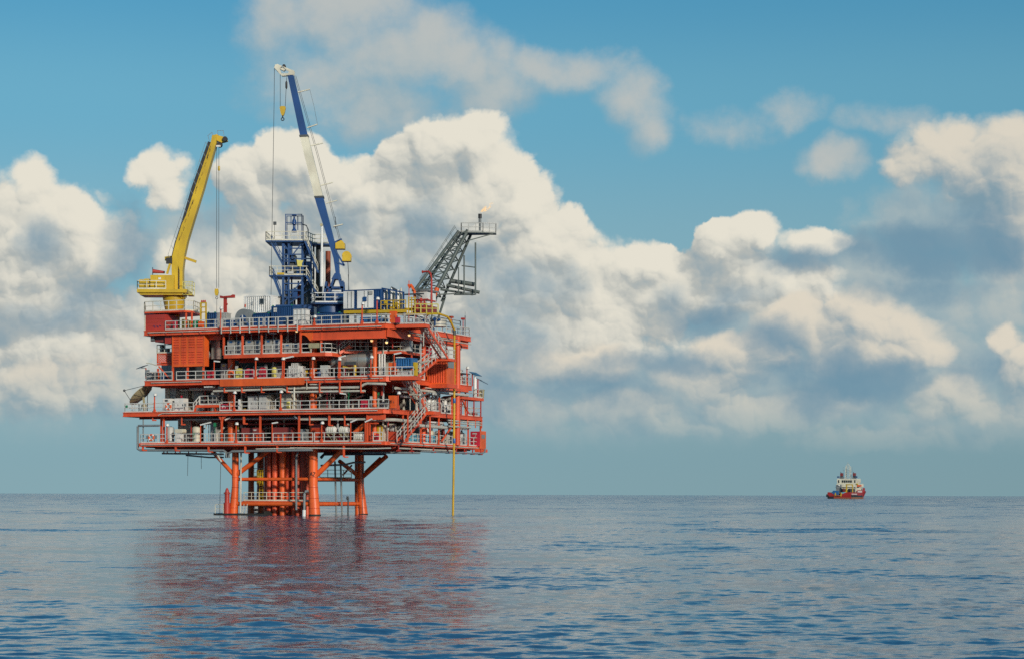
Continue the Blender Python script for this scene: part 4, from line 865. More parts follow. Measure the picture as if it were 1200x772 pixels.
# ---------------------------------------------------------------- flare boom
D = DD(515, 12); q = WP(D); zt = lambda y: q(515, y)[2]; xq = lambda p: q(p, 320)[0]
fb = thing('flare_boom', 'grey lattice flare boom leaning out from the right end of the top deck', 'flare boom', (xq(493), D, Z4), frame='world')
G_ = 'flare_grey'
def ch(a, b, dya, dyb, r, m=G_, name='chord'): return part(fb, name, MB().tube(q(*a,dya), q(*b,dyb), r, 10), m)
ch((487,341),(538,272),-1.2,-1.0,.19); ch((513,339),(548.5,271),-1.4,-1.0,.24); ch((499,372),(513,339),-1.5,-1.4,.30,'orange_leg'); ch((490,341),(541,271),2.0,1.0,.16); ch((517,352),(552,273),2.0,1.0,.17); ch((512,374),(521,346),2.0,1.9,.14); ch((504,374),(512,345),1.5,1.5,.1)
def lp(a, b, t_): return (a[0]+(b[0]-a[0])*t_, a[1]+(b[1]-a[1])*t_)
a0, a1, b0, b1 = (487,341),(538,272),(513,339),(548.5,271); N_ = 7
for i in range(N_):
    t0, t1 = i/N_, (i+1)/N_; A0, A1, B0, B1 = lp(a0,a1,t0), lp(a0,a1,t1), lp(b0,b1,t0), lp(b0,b1,t1)
    part(fb, 'lattice', MB().tube(q(*A0,-1.2), q(*B0,-1.3), .075, 6).tube(q(*A0,-1.2), q(*B1,-1.3), .07, 6), G_)
    part(fb, 'lattice', MB().tube(q(A0[0]+3,A0[1],1.8), q(B0[0]+3,B0[1]+8*(1-t0),1.8), .07, 6).tube(q(A1[0]+3,A1[1],1.5), q(B0[0]+3,B0[1]+8*(1-t0),1.8), .065, 6), G_)
    part(fb, 'lattice', MB().tube(q(*B0,-1.3), q(B0[0]+3,B0[1]+8*(1-t0),1.8), .07, 6).tube(q(*B0,-1.3), q(B1[0]+3,B1[1]+8*(1-t1),1.6), .065, 6).tube(q(*A0,-1.2), q(A0[0]+3,A0[1],1.8), .07, 6), G_)
wl = MB(); wl.bar(q(498,338,.3), q(540,272,.2), .7, .1)
for s in (-1.0,.6): wl.bar(q(492,328,s), q(533,266,s), .05)
for i in range(9): x, y = lp((495,336),(536,272),i/8); wl.bar(q(x,y,-1.0), q(x-3,y-6,-1.0), .045)
part(fb, 'boom_walkway', wl, G_)
pf = part(fb, 'tip_platform', MB().prism([(xq(540),D-1.3),(xq(566),D-1.3),(xq(581.5),D-.8),(xq(581.5),D+.8),(xq(540),D+1.3)], zt(274.5), zt(273.4)), G_); z_ = zt(273.4)
part(fb, 'guardrail', rail_mb([(xq(540.5),D+1.2,z_),(xq(540.5),D-1.2,z_),(xq(566),D-1.2,z_),(xq(581),D-.75,z_),(xq(581),D+.7,z_)], 1.1, .95, .045), 'grey_cabinet', pf)
part(fb, 'platform_strut', MB().bar(q(549,283,-.8), q(578,275,-.8), .12), G_)
part(fb, 'flare_tip', MB().lathe([(.14,zt(273)),(.14,zt(262)),(.17,zt(261.5)),(.17,zt(256)),(.2,zt(255.5)),(.2,zt(251.5)),(.16,zt(251))], (xq(562.3),D,0), 14), 'grey_steel'); part(fb, 'tip_cowl', MB().lathe([(.22,zt(256)),(.22,zt(250.8))], (xq(562.3),D,0), 14), 'black_rubber')
fr = MB()
fr.tube(q(557.3,285,-.5), q(557.3,346,-.5), .1, 8).tube(q(544,300,-.5), q(544,346,-.5), .09, 8).tube(q(537.5,314,-.5), q(537.5,344,-.5), .07, 8).tube(q(541,312,-.5), q(557,314,-.5), .07, 8).tube(q(532,346,-.5), q(557.3,345.8,-.5), .08, 8)
part(fb, 'hanging_frame', fr, G_)
for a, b, r in (((528,329),(556,333.3),.27),((523,334),(562,342.5),.2),((516,339),(545,343.5),.14)): part(fb, 'flare_header', MB().tube(q(*a,.4), q(*b,.4), r, 10), G_)
part(fb, 'header_support', MB().bar(q(513,345,.4), q(557,343,.4), .14).bar(q(553,346,.4), q(553,342,.4), .3), G_)
# the flame
m, nt_, b_ = newmat('flame_gas'); MATS['flame_gas'] = m
nt_.nodes.remove(b_); em = nt_.nodes.new('ShaderNodeEmission'); em.inputs[0].default_value = (1., .62, .26, 1); em.inputs[1].default_value = 1.25
tr = nt_.nodes.new('ShaderNodeBsdfTransparent'); mxs = nt_.nodes.new('ShaderNodeMixShader'); lw = nt_.nodes.new('ShaderNodeTexNoise'); lw.inputs['Scale'].default_value = 1.6; lw.inputs['Detail'].default_value = 3
tcn = nt_.nodes.new('ShaderNodeTexCoord'); nt_.links.new(tcn.outputs['Object'], lw.inputs['Vector']); mr = nt_.nodes.new('ShaderNodeMapRange'); mr.inputs[1].default_value = .42; mr.inputs[2].default_value = .68; mr.inputs[3].default_value = .0; mr.inputs[4].default_value = .22
nt_.links.new(lw.outputs['Fac'], mr.inputs[0]); nt_.links.new(mr.outputs[0], mxs.inputs[0]); nt_.links.new(tr.outputs[0], mxs.inputs[1]); nt_.links.new(em.outputs[0], mxs.inputs[2]); nt_.links.new(mxs.outputs[0], nt_.nodes['Material Output'].inputs[0])
fm = MB(); fr_ = random.Random(3)
for k in range(5):
    pts = []; 
    for i in range(8):
        t_ = i/7; pts.append(q(563.5+t_*(16-k*1.6)+fr_.uniform(-.6,.6), 248.5-t_*(12-k*2.0)+fr_.uniform(-.8,.8), fr_.uniform(-.15,.15)))
    for i in range(7):
        r0 = .30*sin(pi*min(1,(i+.6)/7.6))**.8; r1 = .30*sin(pi*min(1,(i+1.6)/8.2))**.8; fm.tube(pts[i], pts[i+1], max(.03,r0*(1-k*.1)), 8, max(.02,r1*(1-k*.1)))
solo('gas_flame', 'thin orange gas flame blowing right from the flare tip', 'flame', fm, 'flame_gas', q(563,250), frame='world')
# ---------------------------------------------------------------- cargo and plant along the top deck (rig frame)
def boxpx(px0, px1, pt, v, dp, z0, pb=None):
    u0, u1 = U(px0, v), U(px1, v); zt_ = ZZ((px0+px1)/2, pt, v); zb_ = ZZ((px0+px1)/2, pb, v) if pb else z0
    return u0, u1, v, v+dp, zb_, zt_
def container(name, label, cat, px0, px1, pt, v, dp, z0, m, doors=False, frame_m=None, pb=None, group=None):
    u0, u1, v0, v1, zb_, zt_ = boxpx(px0, px1, pt, v, dp, z0, pb)
    t = thing(name, label, cat, ((u0+u1)/2, (v0+v1)/2, zb_), group)
    mb = MB().box(u0+.04, u1-.04, v0+.10, v1-.04, zb_+.1, zt_-.06)
    mb.corrug((u0+.06,v0+.10), (u1-.06,v0+.10), zb_+.12, zt_-.08, .07); mb.corrug((u1-.10,v0+.06), (u1-.10,v1-.06), zb_+.12, zt_-.08, .07)
    part(t, 'corrugated_wall', mb, m)
    f = MB(); c = .12
    for u in (u0, u1-c):
        for v_ in (v0, v1-c): f.box(u, u+c, v_, v_+c, zb_+c, zt_-c)
    for z_ in (zb_, zt_-c): f.box(u0, u1, v0, v0+c, z_, z_+c).box(u0, u1, v1-c, v1, z_, z_+c).box(u0, u0+c, v0+c, v1-c, z_, z_+c).box(u1-c, u1, v0+c, v1-c, z_, z_+c)
    part(t, 'frame', f, frame_m or m)
    return t, (u0, u1, v0, v1, zb_, zt_)
t, bb = container('site_cabin', 'white corrugated cabin with one small window on the top deck left of the tower', 'cabin', 285.3, 317.5, 346.5, 4.2, 5.6, Z4, 'white_paint', pb=366.8)
u0, z0 = pv(305, 356, 4.2); wn = part(t, 'window', MB().box(u0, u0+.45, 4.16, 4.24, z0, z0+.55), 'window_dark'); part(t, 'window_frame', MB().box(u0-.06, u0, 4.14, 4.24, z0-.06, z0+.61).box(u0+.45, u0+.51, 4.14, 4.24, z0-.06, z0+.61).box(u0, u0+.45, 4.14, 4.24, z0+.55, z0+.61).box(u0, u0+.45, 4.14, 4.24, z0-.06, z0), 'grey_steel', wn)
part(t, 'notice_plate', MB().box(U(294.5,4.2), U(296.6,4.2), 4.12, 4.15, z0-.1, z0+.3), 'light_grey'); part(t, 'warning_plate', MB().box(U(286.6,4.2), U(288,4.2), 4.12, 4.15, z0-.35, z0), 'orange_paint')
for k2, (px0, px1, pt, v, dp, m, nm, lb) in enumerate([(242,253,366.5,2.2,2.2,'blue_paint','tool_container','dark blue tool container beside the yellow crane pedestal'),
    (296,316,367.5,3.4,2.6,'blue_paint','equipment_skid','blue skid under the white cabin on the top deck'),(317.5,343,358.5,3.0,2.2,'blue_paint','mud_tank','blue tank with white stencil marks in front of the tower foot'),
    (371,399,366.8,1.9,2.2,'blue_paint','power_pack','blue power pack below the blue crane pedestal'),(421.5,446,371.5,1.6,2.0,'bright_blue','cargo_basket','bright blue cargo basket below the white doored workshop')]):
    t, bb = container(nm, lb, 'container' if k2 != 2 else 'tank', px0, px1, pt, v, dp, Z4, m)
    u0, u1, v0, v1, zb_, zt_ = bb
    for px in (u0+.1, u1-.3): part(t, 'lifting_lug', MB().box(px, px+.2, v0+.02, v0+.12, zt_-.02, zt_+.12), 'green_paint')
    if nm == 'mud_tank':
        lt = MB()
        for i in range(2):
            for j in range(2): lt.box(U(320.6+i*2.0,v)-.02, U(322+i*2.0,v), v-.03, v-.005, ZZ(322,365.8-j*2.6,v), ZZ(322,364.4-j*2.6,v)+.1)
        part(t, 'stencil_mark', lt, 'white_paint')
def tote(name, label, cat, px0, px1, pt, v, dp, z0, m, pb=None, group=None, cage='light_grey'):
    u0, u1, v0, v1, zb_, zt_ = boxpx(px0, px1, pt, v, dp, z0, pb)
    t = thing(name, label, cat, ((u0+u1)/2, (v0+v1)/2, zb_), group)
    part(t, 'tank', MB().box(u0+.05,u1-.05,v0+.05,v1-.05,zb_+.15,zt_-.05).lathe([(.18,zt_-.05),(.18,zt_+.06)], ((u0+u1)/2,(v0+v1)/2,0), 10), m)
    f = MB()
    for u in np.linspace(u0, u1, 4): f.bar((u,v0,zb_),(u,v0,zt_),.06)
    for z_ in np.linspace(zb_+.1, zt_, 4): f.bar((u0,v0,z_),(u1,v0,z_),.06); f.bar((u1,v0,z_),(u1,v1,z_),.06)
    part(t, 'cage', f, cage); part(t, 'pallet', MB().box(u0,u1,v0,v1,zb_,zb_+.13), 'dark_steel'); return t
tote('chemical_tote', 'grey tote tank standing between the dark blue tool container and the red T post', 'tank', 253.5, 258, 366.5, 2.4, 1.3, Z4, 'grey_cabinet'); tote('chemical_tote', 'grey tote tank right beside the foot of the red T post', 'tank', 259, 264.5, 366.6, 2.4, 1.3, Z4, 'grey_cabinet')
tote('chemical_tote', 'pale caged tote tank at the railing in front of the blue crane deck', 'tank', 343.6, 357.3, 362.3, .8, 1.3, Z4, 'white_paint')
# hose reel
D_ = 2.6; uc, zc = pv(285, 373, D_)
t = thing('hose_reel', 'big grey hose reel in a blue frame in front of the white cabin', 'reel', (uc, D_+.6, Z4))
part(t, 'drum', MB().lathe([(1.17,0),(1.17,.08),(.75,.1),(.75,1.1),(1.17,1.12),(1.17,1.2)], (uc,D_,zc), 28, 'y'), 'grey_steel'); part(t, 'hub', MB().lathe([(.42,-.1),(.42,0)], (uc,D_,zc), 14, 'y'), 'blue_paint')
part(t, 'spoke', MB().box(uc-.1,uc+.02,D_-.15,D_-.05,zc-.3,zc+.4).box(uc-.4,uc+.3,D_-.14,D_-.06,zc-.06,zc+.06), 'white_paint')
part(t, 'frame', MB().box(uc-1.9,uc+1.2,D_-.4,D_-.2,Z4,Z4+.5).box(uc-1.9,uc+1.2,D_+1.3,D_+1.5,Z4,Z4+.5).bar((uc-1.2,D_-.3,Z4+.5),(uc,D_-.3,zc),.14).bar((uc+1.,D_-.3,Z4+.5),(uc,D_-.3,zc),.14).box(uc-2.4,uc-1.2,D_-.4,D_+1.2,Z4,Z4+1.2), 'blue_paint')
# red T shaped post
uc, zc = pv(264, 349, 4)
t = thing('rest_post', 'tall red T shaped boom rest standing behind the grey tote tanks', 'post', (uc, 4, Z4))
part(t, 'column', MB().box(uc-.17,uc+.17,3.85,4.15,Z4,zc).box(uc+.17,uc+.3,3.9,4.1,zc-.9,zc-.7), 'red_paint'); part(t, 'cradle', MB().prismy([(U(258.6,4),ZZ(264,349.5,4)),(U(273.7,4),ZZ(264,349.5,4)),(U(273.7,4),ZZ(264,345.8,4)),(U(271.5,4),ZZ(264,347,4)),(U(260.8,4),ZZ(264,347.6,4)),(U(258.6,4),ZZ(264,346.5,4))], 3.7, 4.3), 'red_paint')
# workshop container with white doors
t, bb = container('workshop_container', 'blue framed container with wide white doors standing right of the blue crane', 'container', 402, 446, 339.5, 2.6, 3.0, Z4, 'blue_paint', pb=362.5)
u0, u1, v0, v1, zb_, zt_ = bb
for a, b in ((402.5,414.6),(418.5,437.5)): 
    dr = part(t, 'door', MB().box(U(a,2.6),U(b,2.6),2.5,2.59,zb_+.12,zt_-.15), 'white_paint')
    part(t, 'latch_bar', MB().bar((U((a+b)/2-.8,2.6),2.47,zb_+.2),(U((a+b)/2-.8,2.6),2.47,zt_-.2),.05).bar((U((a+b)/2+3.5,2.6),2.47,zb_+.2),(U((a+b)/2+3.5,2.6),2.47,zt_-.2),.06), 'grey_steel', dr)
part(t, 'junction_box', MB().box(U(425,2.4),U(429,2.4),2.35,2.48,ZZ(427,353,2.4),ZZ(427,348,2.4)), 'blue_paint'); part(t, 'vent_box', MB().box(U(432,2.4),U(436,2.4),2.3,2.48,ZZ(434,345,2.4),ZZ(434,341.5,2.4)), 'grey_cabinet'); part(t, 'roof_pole', MB().tube((U(408.5,3),3,zt_),(U(407.5,3),3,zt_+1.9),.03,5), 'dark_steel')
t = thing('support_frame', 'yellow steel frame carrying the workshop container and piping', 'frame', (U(440,2.2),3,Z4))
fy = MB()
for v_ in (2.4, 5.2): fy.bar((U(403,v_),v_,ZZ(440,364.5,2.4)),(U(476,v_),v_,ZZ(440,364.5,2.4)-.1),.2,.36)
part(t, 'beam', fy, 'yellow_paint')
for px in (404,416,452,474):
    part(t, 'leg', MB().bar((U(px,2.5),2.5,Z4),(U(px,2.5),2.5,ZZ(440,365.5,2.4)),.22), 'grey_steel')
part(t, 'guardrail', rail_mb([(U(446,2.2),2.2,ZZ(440,363,2.4)),(U(475,2.2),2.2,ZZ(440,363,2.4))],1.0,.8,.05,toe=False), 'yellow_paint')
# pipe racks right of it
t = thing('manifold_rack', 'open blue rack of white upright cylinders right of the workshop container', 'rack', (U(458,3.2),4,ZZ(440,363,2.4)))
zb_ = ZZ(455,363,3.2); fy = MB()
for px in (447.5,455.2,463.8,472.5):
    for v_ in (3.0,4.8): fy.bar((U(px,v_),v_,zb_),(U(px,v_),v_,ZZ(px,338.5+(px-447)*.18,v_)),.16)
fy.bar((U(447,3),3,ZZ(447,338,3)),(U(473,3),3,ZZ(473,343,3)),.16).bar((U(447,3),3,ZZ(447,350,3)),(U(473,3),3,ZZ(473,354,3)),.12).bar((U(473,4.8),4.8,ZZ(473,343,4.8)),(U(447,4.8),4.8,ZZ(447,338,4.8)),.14)
part(t, 'frame', fy, 'blue_paint')
for k2, px in enumerate((449.5,452.8,458.3,461.2,466,469.5)): part(t, 'cylinder', MB().lathe([(.13,zb_+.05),(.15,zb_+.2),(.15,zb_+1.9+.2*(k2%3)),(.06,zb_+2.2+.2*(k2%3))], (U(px,3.6),3.6,0), 10), ('white_paint','beige_pipe')[k2%2])
part(t, 'valve', MB().box(U(450,3),U(454,3),2.9,3.0,ZZ(452,356,3),ZZ(452,353,3)).box(U(463,3),U(466,3),2.85,2.98,ZZ(463,360,3),ZZ(463,354,3)), 'yellow_paint'); part(t, 'panel', MB().box(U(464.5,3.5),U(472,3.5),3.7,3.8,ZZ(468,362,3.5),ZZ(468,352,3.5)), 'cream_paint')
# long dark pipe gantry and control house at the flare foot
t = thing('control_house', 'small white control house on a red base at the foot of the flare boom', 'cabin', (U(492,6),7.2,Z4))
u0, u1 = U(484.5,6), U(500.5,6)
part(t, 'wall', MB().box(u0,u1,6,8.4,ZZ(492,358,6),ZZ(492,341.5,6)), 'white_paint'); part(t, 'roof', MB().box(u0-.2,u1+.3,5.8,8.6,ZZ(492,341.5,6)+.003,ZZ(492,340,6)), 'grey_steel'); part(t, 'base', MB().box(u0-.1,u1+.1,5.9,8.5,ZZ(492,367,6),ZZ(492,358.3,6)), 'maroon_paint'); part(t, 'red_rail', MB().box(u0-.4,u1+.2,5.7,5.9,ZZ(492,352,6),ZZ(492,350.8,6)).bar((u1+.1,5.8,ZZ(492,352,6)),(u1+.1,8,ZZ(492,352,6)),.14), 'red_paint')
part(t, 'door', MB().box(u1+.003,u1+.06,6.6,7.5,ZZ(492,357.5,6),ZZ(492,345,6)), 'light_grey')
t = solo('pipe_gantry', 'long dark steel arm lying level in front of the control house', 'arm', MB().bar((U(471,4.6),4.6,ZZ(471,345.5,4.6)),(U(496,4.6),4.6,ZZ(496,344.3,4.6)),.2,.16).bar((U(488,4.6),4.6,ZZ(488,344.8,4.6)),(U(494,4.6),4.6,ZZ(494,348,4.6)),.2,.16).bar((U(458,4.6),4.6,ZZ(458,337.5,4.6)),(U(471,4.6),4.6,ZZ(471,344.5,4.6)),.24,.3).bar((U(472,4.6),4.6,ZZ(472,345.5,4.6)),(U(472,4.6),4.6,ZZ(472,364,4.6)),.12), 'dark_steel', (U(472,4.6),4.6,ZZ(472,364,4.6)))
def goose(label, pts, v, r, m='red_paint'):
    p3 = [(U(a,v),v,ZZ(a,b,v)) for a,b in pts]; t = thing('vent_pipe', label, 'vent', p3[0]); part(t, 'pipe', MB().path(p3, r, 8), m)
    e_ = Vector(p3[-1]); d_ = (e_-Vector(p3[-2])).normalized(); part(t, 'flange', MB().tube(e_, e_+d_*.08, r*1.5, 8), m)
goose('short orange hooked vent pipe left of the control house', [(486,349),(485,342),(483,337),(481,334.5),(479.2,335.5)], 5, .19, 'orange_leg'); goose('tall thin red hooked vent pipe in front of the control house', [(505.2,360),(505.2,328),(504.4,321),(501.5,318.5),(495,318.8)], 3.4, .12)
solo('standpipe', 'thin orange standpipe rising left of the hooked vent pipes', 'pipe', MB().tube((U(478.8,4.2),4.2,Z4),(U(478.8,4.2),4.2,ZZ(478.8,329,4.2)),.05,6), 'orange_paint', (U(478.8,4.2),4.2,Z4))
# yellow stair frames and valves under the control house
t = thing('access_frame', 'yellow caged access ladder below the control house', 'ladder', (U(483,2.6),3,Z4)); fy = MB()
for px in (478.5,482,486): fy.bar((U(px,2.6),2.6,Z4+1.2),(U(px,2.6),2.6,ZZ(px,348,2.6)),.1).bar((U(px,3.4),3.4,Z4+1.2),(U(px,3.4),3.4,ZZ(px,348,2.6)),.08)
for y in (349,352,355,358,361,364): fy.bar((U(478.5,2.6),2.6,ZZ(482,y,2.6)),(U(486,2.6),2.6,ZZ(482,y,2.6)),.07)
part(t, 'cage', fy, 'yellow_paint'); part(t, 'guardrail', rail_mb([(U(486,2.6),2.6,ZZ(490,367,2.6)),(U(513,2.6),2.6,ZZ(500,368,2.6))],1.1,.8,.06,toe=False), 'pale_yellow'); part(t, 'beam', MB().bar((U(462,2.7),2.7,ZZ(470,368,2.6)),(U(513,2.7),2.7,ZZ(490,368.2,2.6)),.18,.26), 'yellow_paint')
for px, nm in ((489,'left'),(493,'mid'),(497.5,'right')):
    pass
solo('relief_valve_rack', 'rack of red and white relief valves between the yellow ladder and the flare foot', 'valve rack', MB().bar((U(489,4),4,Z4+1.6),(U(489,4),4,Z4+3.0),.16).bar((U(493,4),4,Z4+1.6),(U(493,4),4,Z4+2.8),.16).bar((U(497,4),4,Z4+1.6),(U(497,4),4,Z4+2.9),.16).bar((U(487,4),4,Z4+2.5),(U(499,4),4,Z4+2.5),.2).lathe([(.2,Z4+2.8),(.28,Z4+2.9),(.1,Z4+3.2)],(U(493,4),4,0),10).bar((U(487,4),4,Z4),(U(487,4),4,Z4+2.5),.1).bar((U(499,4),4,Z4),(U(499,4),4,Z4+2.5),.1), 'red_paint', (U(493,4),4,Z4))
def silo(label, px, v, r, y0, m='beige_pipe', deckz=Z4):
    u = U(px, v); t = thing('storage_vessel', label, 'vessel', (u, v, deckz)); zt_ = ZZ(px, y0, v)
    part(t, 'shell', MB().lathe([(r,deckz+.02),(r,zt_-.15),(r*.8,zt_-.03),(.05,zt_)], (u,v,0), 24), m); b_ = MB()
    for f_ in (.3,.7): b_.lathe([(r+.01,-.05),(r+.04,-.05),(r+.04,.05),(r+.01,.05)], (u,v,deckz+(zt_-deckz)*f_), 24)
    part(t, 'band', b_, 'grey_steel'); part(t, 'nozzle', MB().tube((u,v-r-.2,deckz+.9),(u,v-r+.1,deckz+.9),.2,10).tube((u+.5,v-r-.1,deckz+.8),(u+.5,v-r+.2,deckz+.8),.16,10).tube((u,v-r-.02,deckz+.1),(u,v-r-.02,deckz+.8),.1,8), 'blue_paint'); return t
silo('squat beige vessel with blue nozzles at the right end of the top deck', 513.5, 7.5, .98, 373.2, 'beige_pipe'); silo('grey vessel partly hidden behind the top deck railing left of the beige one', 500, 8.8, .8, 374.5, 'light_grey')
solo('blue_line', 'blue pipe curving over the beige vessel and down to the top deck', 'pipe', MB().path([(.4,3.4,Z4+1.25),(.4,7.2,Z4+1.4),(.5,11.2,Z4+1.2),(.5,12.0,Z4+1.0),(.5,12.2,Z4+.05)],.12,8), 'bright_blue', (.5,12.2,Z4))
t = thing('loading_hose', 'long yellow pipe hanging from the top deck straight down into the sea', 'pipe', (*[c for c in (1.9,15.2)],0))
pp = [(-.5,2.2,Z4+2.0),(.6,8,Z4+2.15),(1.2,11.8,Z4+2.05),(1.7,13.6,Z4+1.75),(1.9,14.2,Z4+1.1),(1.9,15.2,Z4+.2)]
hp = part(t, 'pipe', MB().path(pp+[(1.9,15.2,14),(1.85,15.2,6),(1.75,15.2,-1.5)], .14, 10), 'yellow_pipe')
for z_, m in ((Z4-.1,'dark_steel'),(pu(532,469,1.9)[1],'bright_blue'),(pu(532,516,1.9)[1],'bright_blue')): part(t, 'band', MB().lathe([(.18,-.3 if m != 'dark_steel' else -.08),(.19,-.28),(.19,.28),(.18,.3 if m != 'dark_steel' else .1)], (1.9,15.2,z_), 12), m, hp)
# orange and crimson lockers at the corner
for px0, px1, pt, m, lb in ((456.2,462.6,364.5,'orange_leg','tall salmon orange locker behind the corner railing of the top deck'),(462.9,466.3,371.5,'crimson_paint','crimson locker right of the salmon orange one on the top deck'),(202.3,204.8,376,'crimson_paint','crimson fire locker in front of the yellow crane pedestal')):
    u0, u1, v0, v1, zb_, zt_ = boxpx(px0, px1, pt, 1.0, .6, Z4); t = thing('fire_locker', lb, 'locker', ((u0+u1)/2,1.3,Z4)); part(t, 'cabinet', MB().box(u0,u1,v0,v1,zb_+.1,zt_), m); part(t, 'foot', MB().box(u0+.05,u1-.05,v0+.05,v1-.05,zb_,zb_+.1), 'dark_steel'); part(t, 'handle', MB().box(u1-.12,u1-.07,v0-.03,v0,zb_+.7,zb_+.95), 'dark_steel')
for px0, px1, pt, m, lb in ((212.5,216.8,374,'pale_yellow','pale yellow box beside the yellow crane pedestal'),(226,229.5,375,'green_paint','green drum pallet left of the dark blue tool container'),(220.8,223.5,376,'yellow_paint','yellow valve box between the orange posts under the crane'),(232,236,376.5,'orange_leg','orange drum pallet next to the green one')):
    u0, u1, v0, v1, zb_, zt_ = boxpx(px0, px1, pt, 1.6, .7, Z4); t = thing('deck_box', lb, 'box', ((u0+u1)/2,1.9,Z4)); part(t, 'body', MB().box(u0,u1,v0,v1,zb_+.08,zt_-.06), m); part(t, 'lid', MB().box(u0-.03,u1+.03,v0-.03,v1+.03,zt_-.057,zt_), m); part(t, 'skid', MB().box(u0,u0+.12,v0,v1,zb_,zb_+.08).box(u1-.12,u1,v0,v1,zb_,zb_+.08), 'dark_steel')
# yellow handling frame at the right of the crane platform
t = thing('hose_manifold', 'yellow hose manifold with red valves perched right of the crane platform', 'manifold', (U(238,2),2.4,Z4)); fy = MB()
for px in (235,241): fy.bar((U(px,2),2,Z4),(U(px,2),2,ZZ(px,354.5,2)),.16)
for y in (355,360,366): fy.bar((U(235,2),2,ZZ(238,y,2)),(U(241.5,2),2,ZZ(238,y,2)),.13)
part(t, 'frame', fy, 'yellow_paint'); rv = MB()
for px in (236,238,240): rv.lathe([(.1,0),(.1,.15),(.06,.25)], (U(px,2),2,ZZ(238,354.3,2)), 8)
part(t, 'valve', rv, 'red_paint'); part(t, 'hose', MB().path([(U(225,2),2,ZZ(225,364.6,2)),(U(230,2),2,ZZ(230,362.8,2)),(U(235,2),2,ZZ(235,361,2))],.1,8), 'cream_paint')
# masts and weather instruments at the far right corner
for px, y0, m, lb in ((542.3,373.5,'red_paint','red mast with a small box on top, far right corner of top deck'),(544.7,370,'dark_steel','thin dark whip mast at the far right corner of the top deck'),(528.5,371.5,'orange_paint','orange lamp mast just left of the yellow hanging pipe')):
    v = 21.5 if px > 535 else 15.; u = -.2; vv = V(px, u); z1 = pu(px, y0, u)[1]; t = thing('mast', lb, 'mast', (u,vv,Z4)); part(t, 'pole', MB().tube((u,vv,Z4),(u,vv,z1),.06,6), m)
    part(t, 'head', MB().box(u-.2,u+.2,vv-.25,vv+.3,z1-.12,z1+.12) if px != 544.7 else MB().tube((u,vv,z1),(u,vv,z1+.5),.02,5), m)
rk = MB()
for v in (14.4,17.5,20.5,23): rk.bar((-.8,v,Z4),(-.8,v,Z4+2.0),.1)
for z_ in (1.0,1.6,2.0): rk.bar((-.8,14.4,Z4+z_),(-.8,23,Z4+z_),.09)
solo('pipe_rack', 'grey open pipe rack along the right end of the top deck', 'rack', rk, 'grey_steel', (-.8,18.5,Z4))
# ================================================================ things standing on the decks
def cab(name, label, cat, px0, px1, pt, v, dp, z0, m, doors=1, legs=.12, group=None, top=None, handle='dark_steel', plate=None):
    u0, u1, v0, v1, zb_, zt_ = boxpx(px0, px1, pt, v, dp, z0)
    t = thing(name, label, cat, ((u0+u1)/2, (v0+v1)/2, zb_), group)
    b = MB().box(u0,u1,v0,v1,zb_+legs,zt_); body = part(t, 'body', b, m)
    part(t, 'plinth', MB().box(u0+.04,u1-.04,v0+.04,v1-.04,zb_,zb_+legs), 'dark_steel')
    n = doors
    for i in range(n):
        a = u0+(u1-u0)*i/n; c = u0+(u1-u0)*(i+1)/n
        d = part(t, 'door', MB().box(a+.03,c-.03,v0-.03,v0-.002,zb_+legs+.04,zt_-.04), m)
        part(t, 'handle', MB().box(c-.14,c-.09,v0-.06,v0-.03,zb_+(zt_-zb_)*.45,zb_+(zt_-zb_)*.58), handle, d)
    if plate: part(t, 'plate', MB().box(u0+(u1-u0)*.3,u0+(u1-u0)*.7,v0-.04,v0-.031,zt_-.38,zt_-.14), plate)
    if top: part(t, 'cap', MB().box(u0-.04,u1+.04,v0-.05,v1+.04,zt_+.002,zt_+.07), top)
    return t
def drum(name, label, cat, px0, px1, pt, v, z0, m, cap=None):
    u0, u1 = U(px0, v), U(px1, v); r = (u1-u0)/2; uc = (u0+u1)/2; zt_ = ZZ((px0+px1)/2, pt, v); h = zt_-z0
    t = thing(name, label, cat, (uc, v, z0))
    part(t, 'barrel', MB().lathe([(r*.9,z0),(r,z0+.06),(r,z0+h*.33),(r*1.04,z0+h*.35),(r,z0+h*.37),(r,z0+h*.64),(r*1.04,z0+h*.66),(r,z0+h*.68),(r,zt_-.1),(r*.85,zt_-.02)], (uc,v,0), 18), m)
    part(t, 'lid', MB().lathe([(r*.86,zt_-.018),(r*.8,zt_+.05),(r*.2,zt_+.06),(r*.1,zt_+.12)], (uc,v,0), 18), cap or m); return t
def lump_hood(name, label, cat, px0, px1, pt, v, z0, m):
    u0, u1 = U(px0, v), U(px1, v); zt_ = ZZ((px0+px1)/2, pt, v); w = (u1-u0)/2; uc = (u0+u1)/2; h = zt_-z0-.12
    t = thing(name, label, cat, (uc, v+.4, z0)); b = z0+.12
    prof = [(u0,b),(u1,b),(u1,b+h*.55)]+[(uc+w*cos(a), b+h*.55+h*.45*sin(a)) for a in [pi*i/8 for i in range(1,8)]]+[(u0,b+h*.55)]
    part(t, 'cover', MB().prismy(prof, v, v+.7), m); part(t, 'skirt', MB().box(u0+.05,u1-.05,v+.05,v+.65,z0,b), 'dark_steel'); part(t, 'seam', MB().box(uc-.02,uc+.02,v-.02,v,b,zt_-.05).box(u0,u1,v-.02,v,b+h*.5,b+h*.5+.04), 'deep_red'); return t
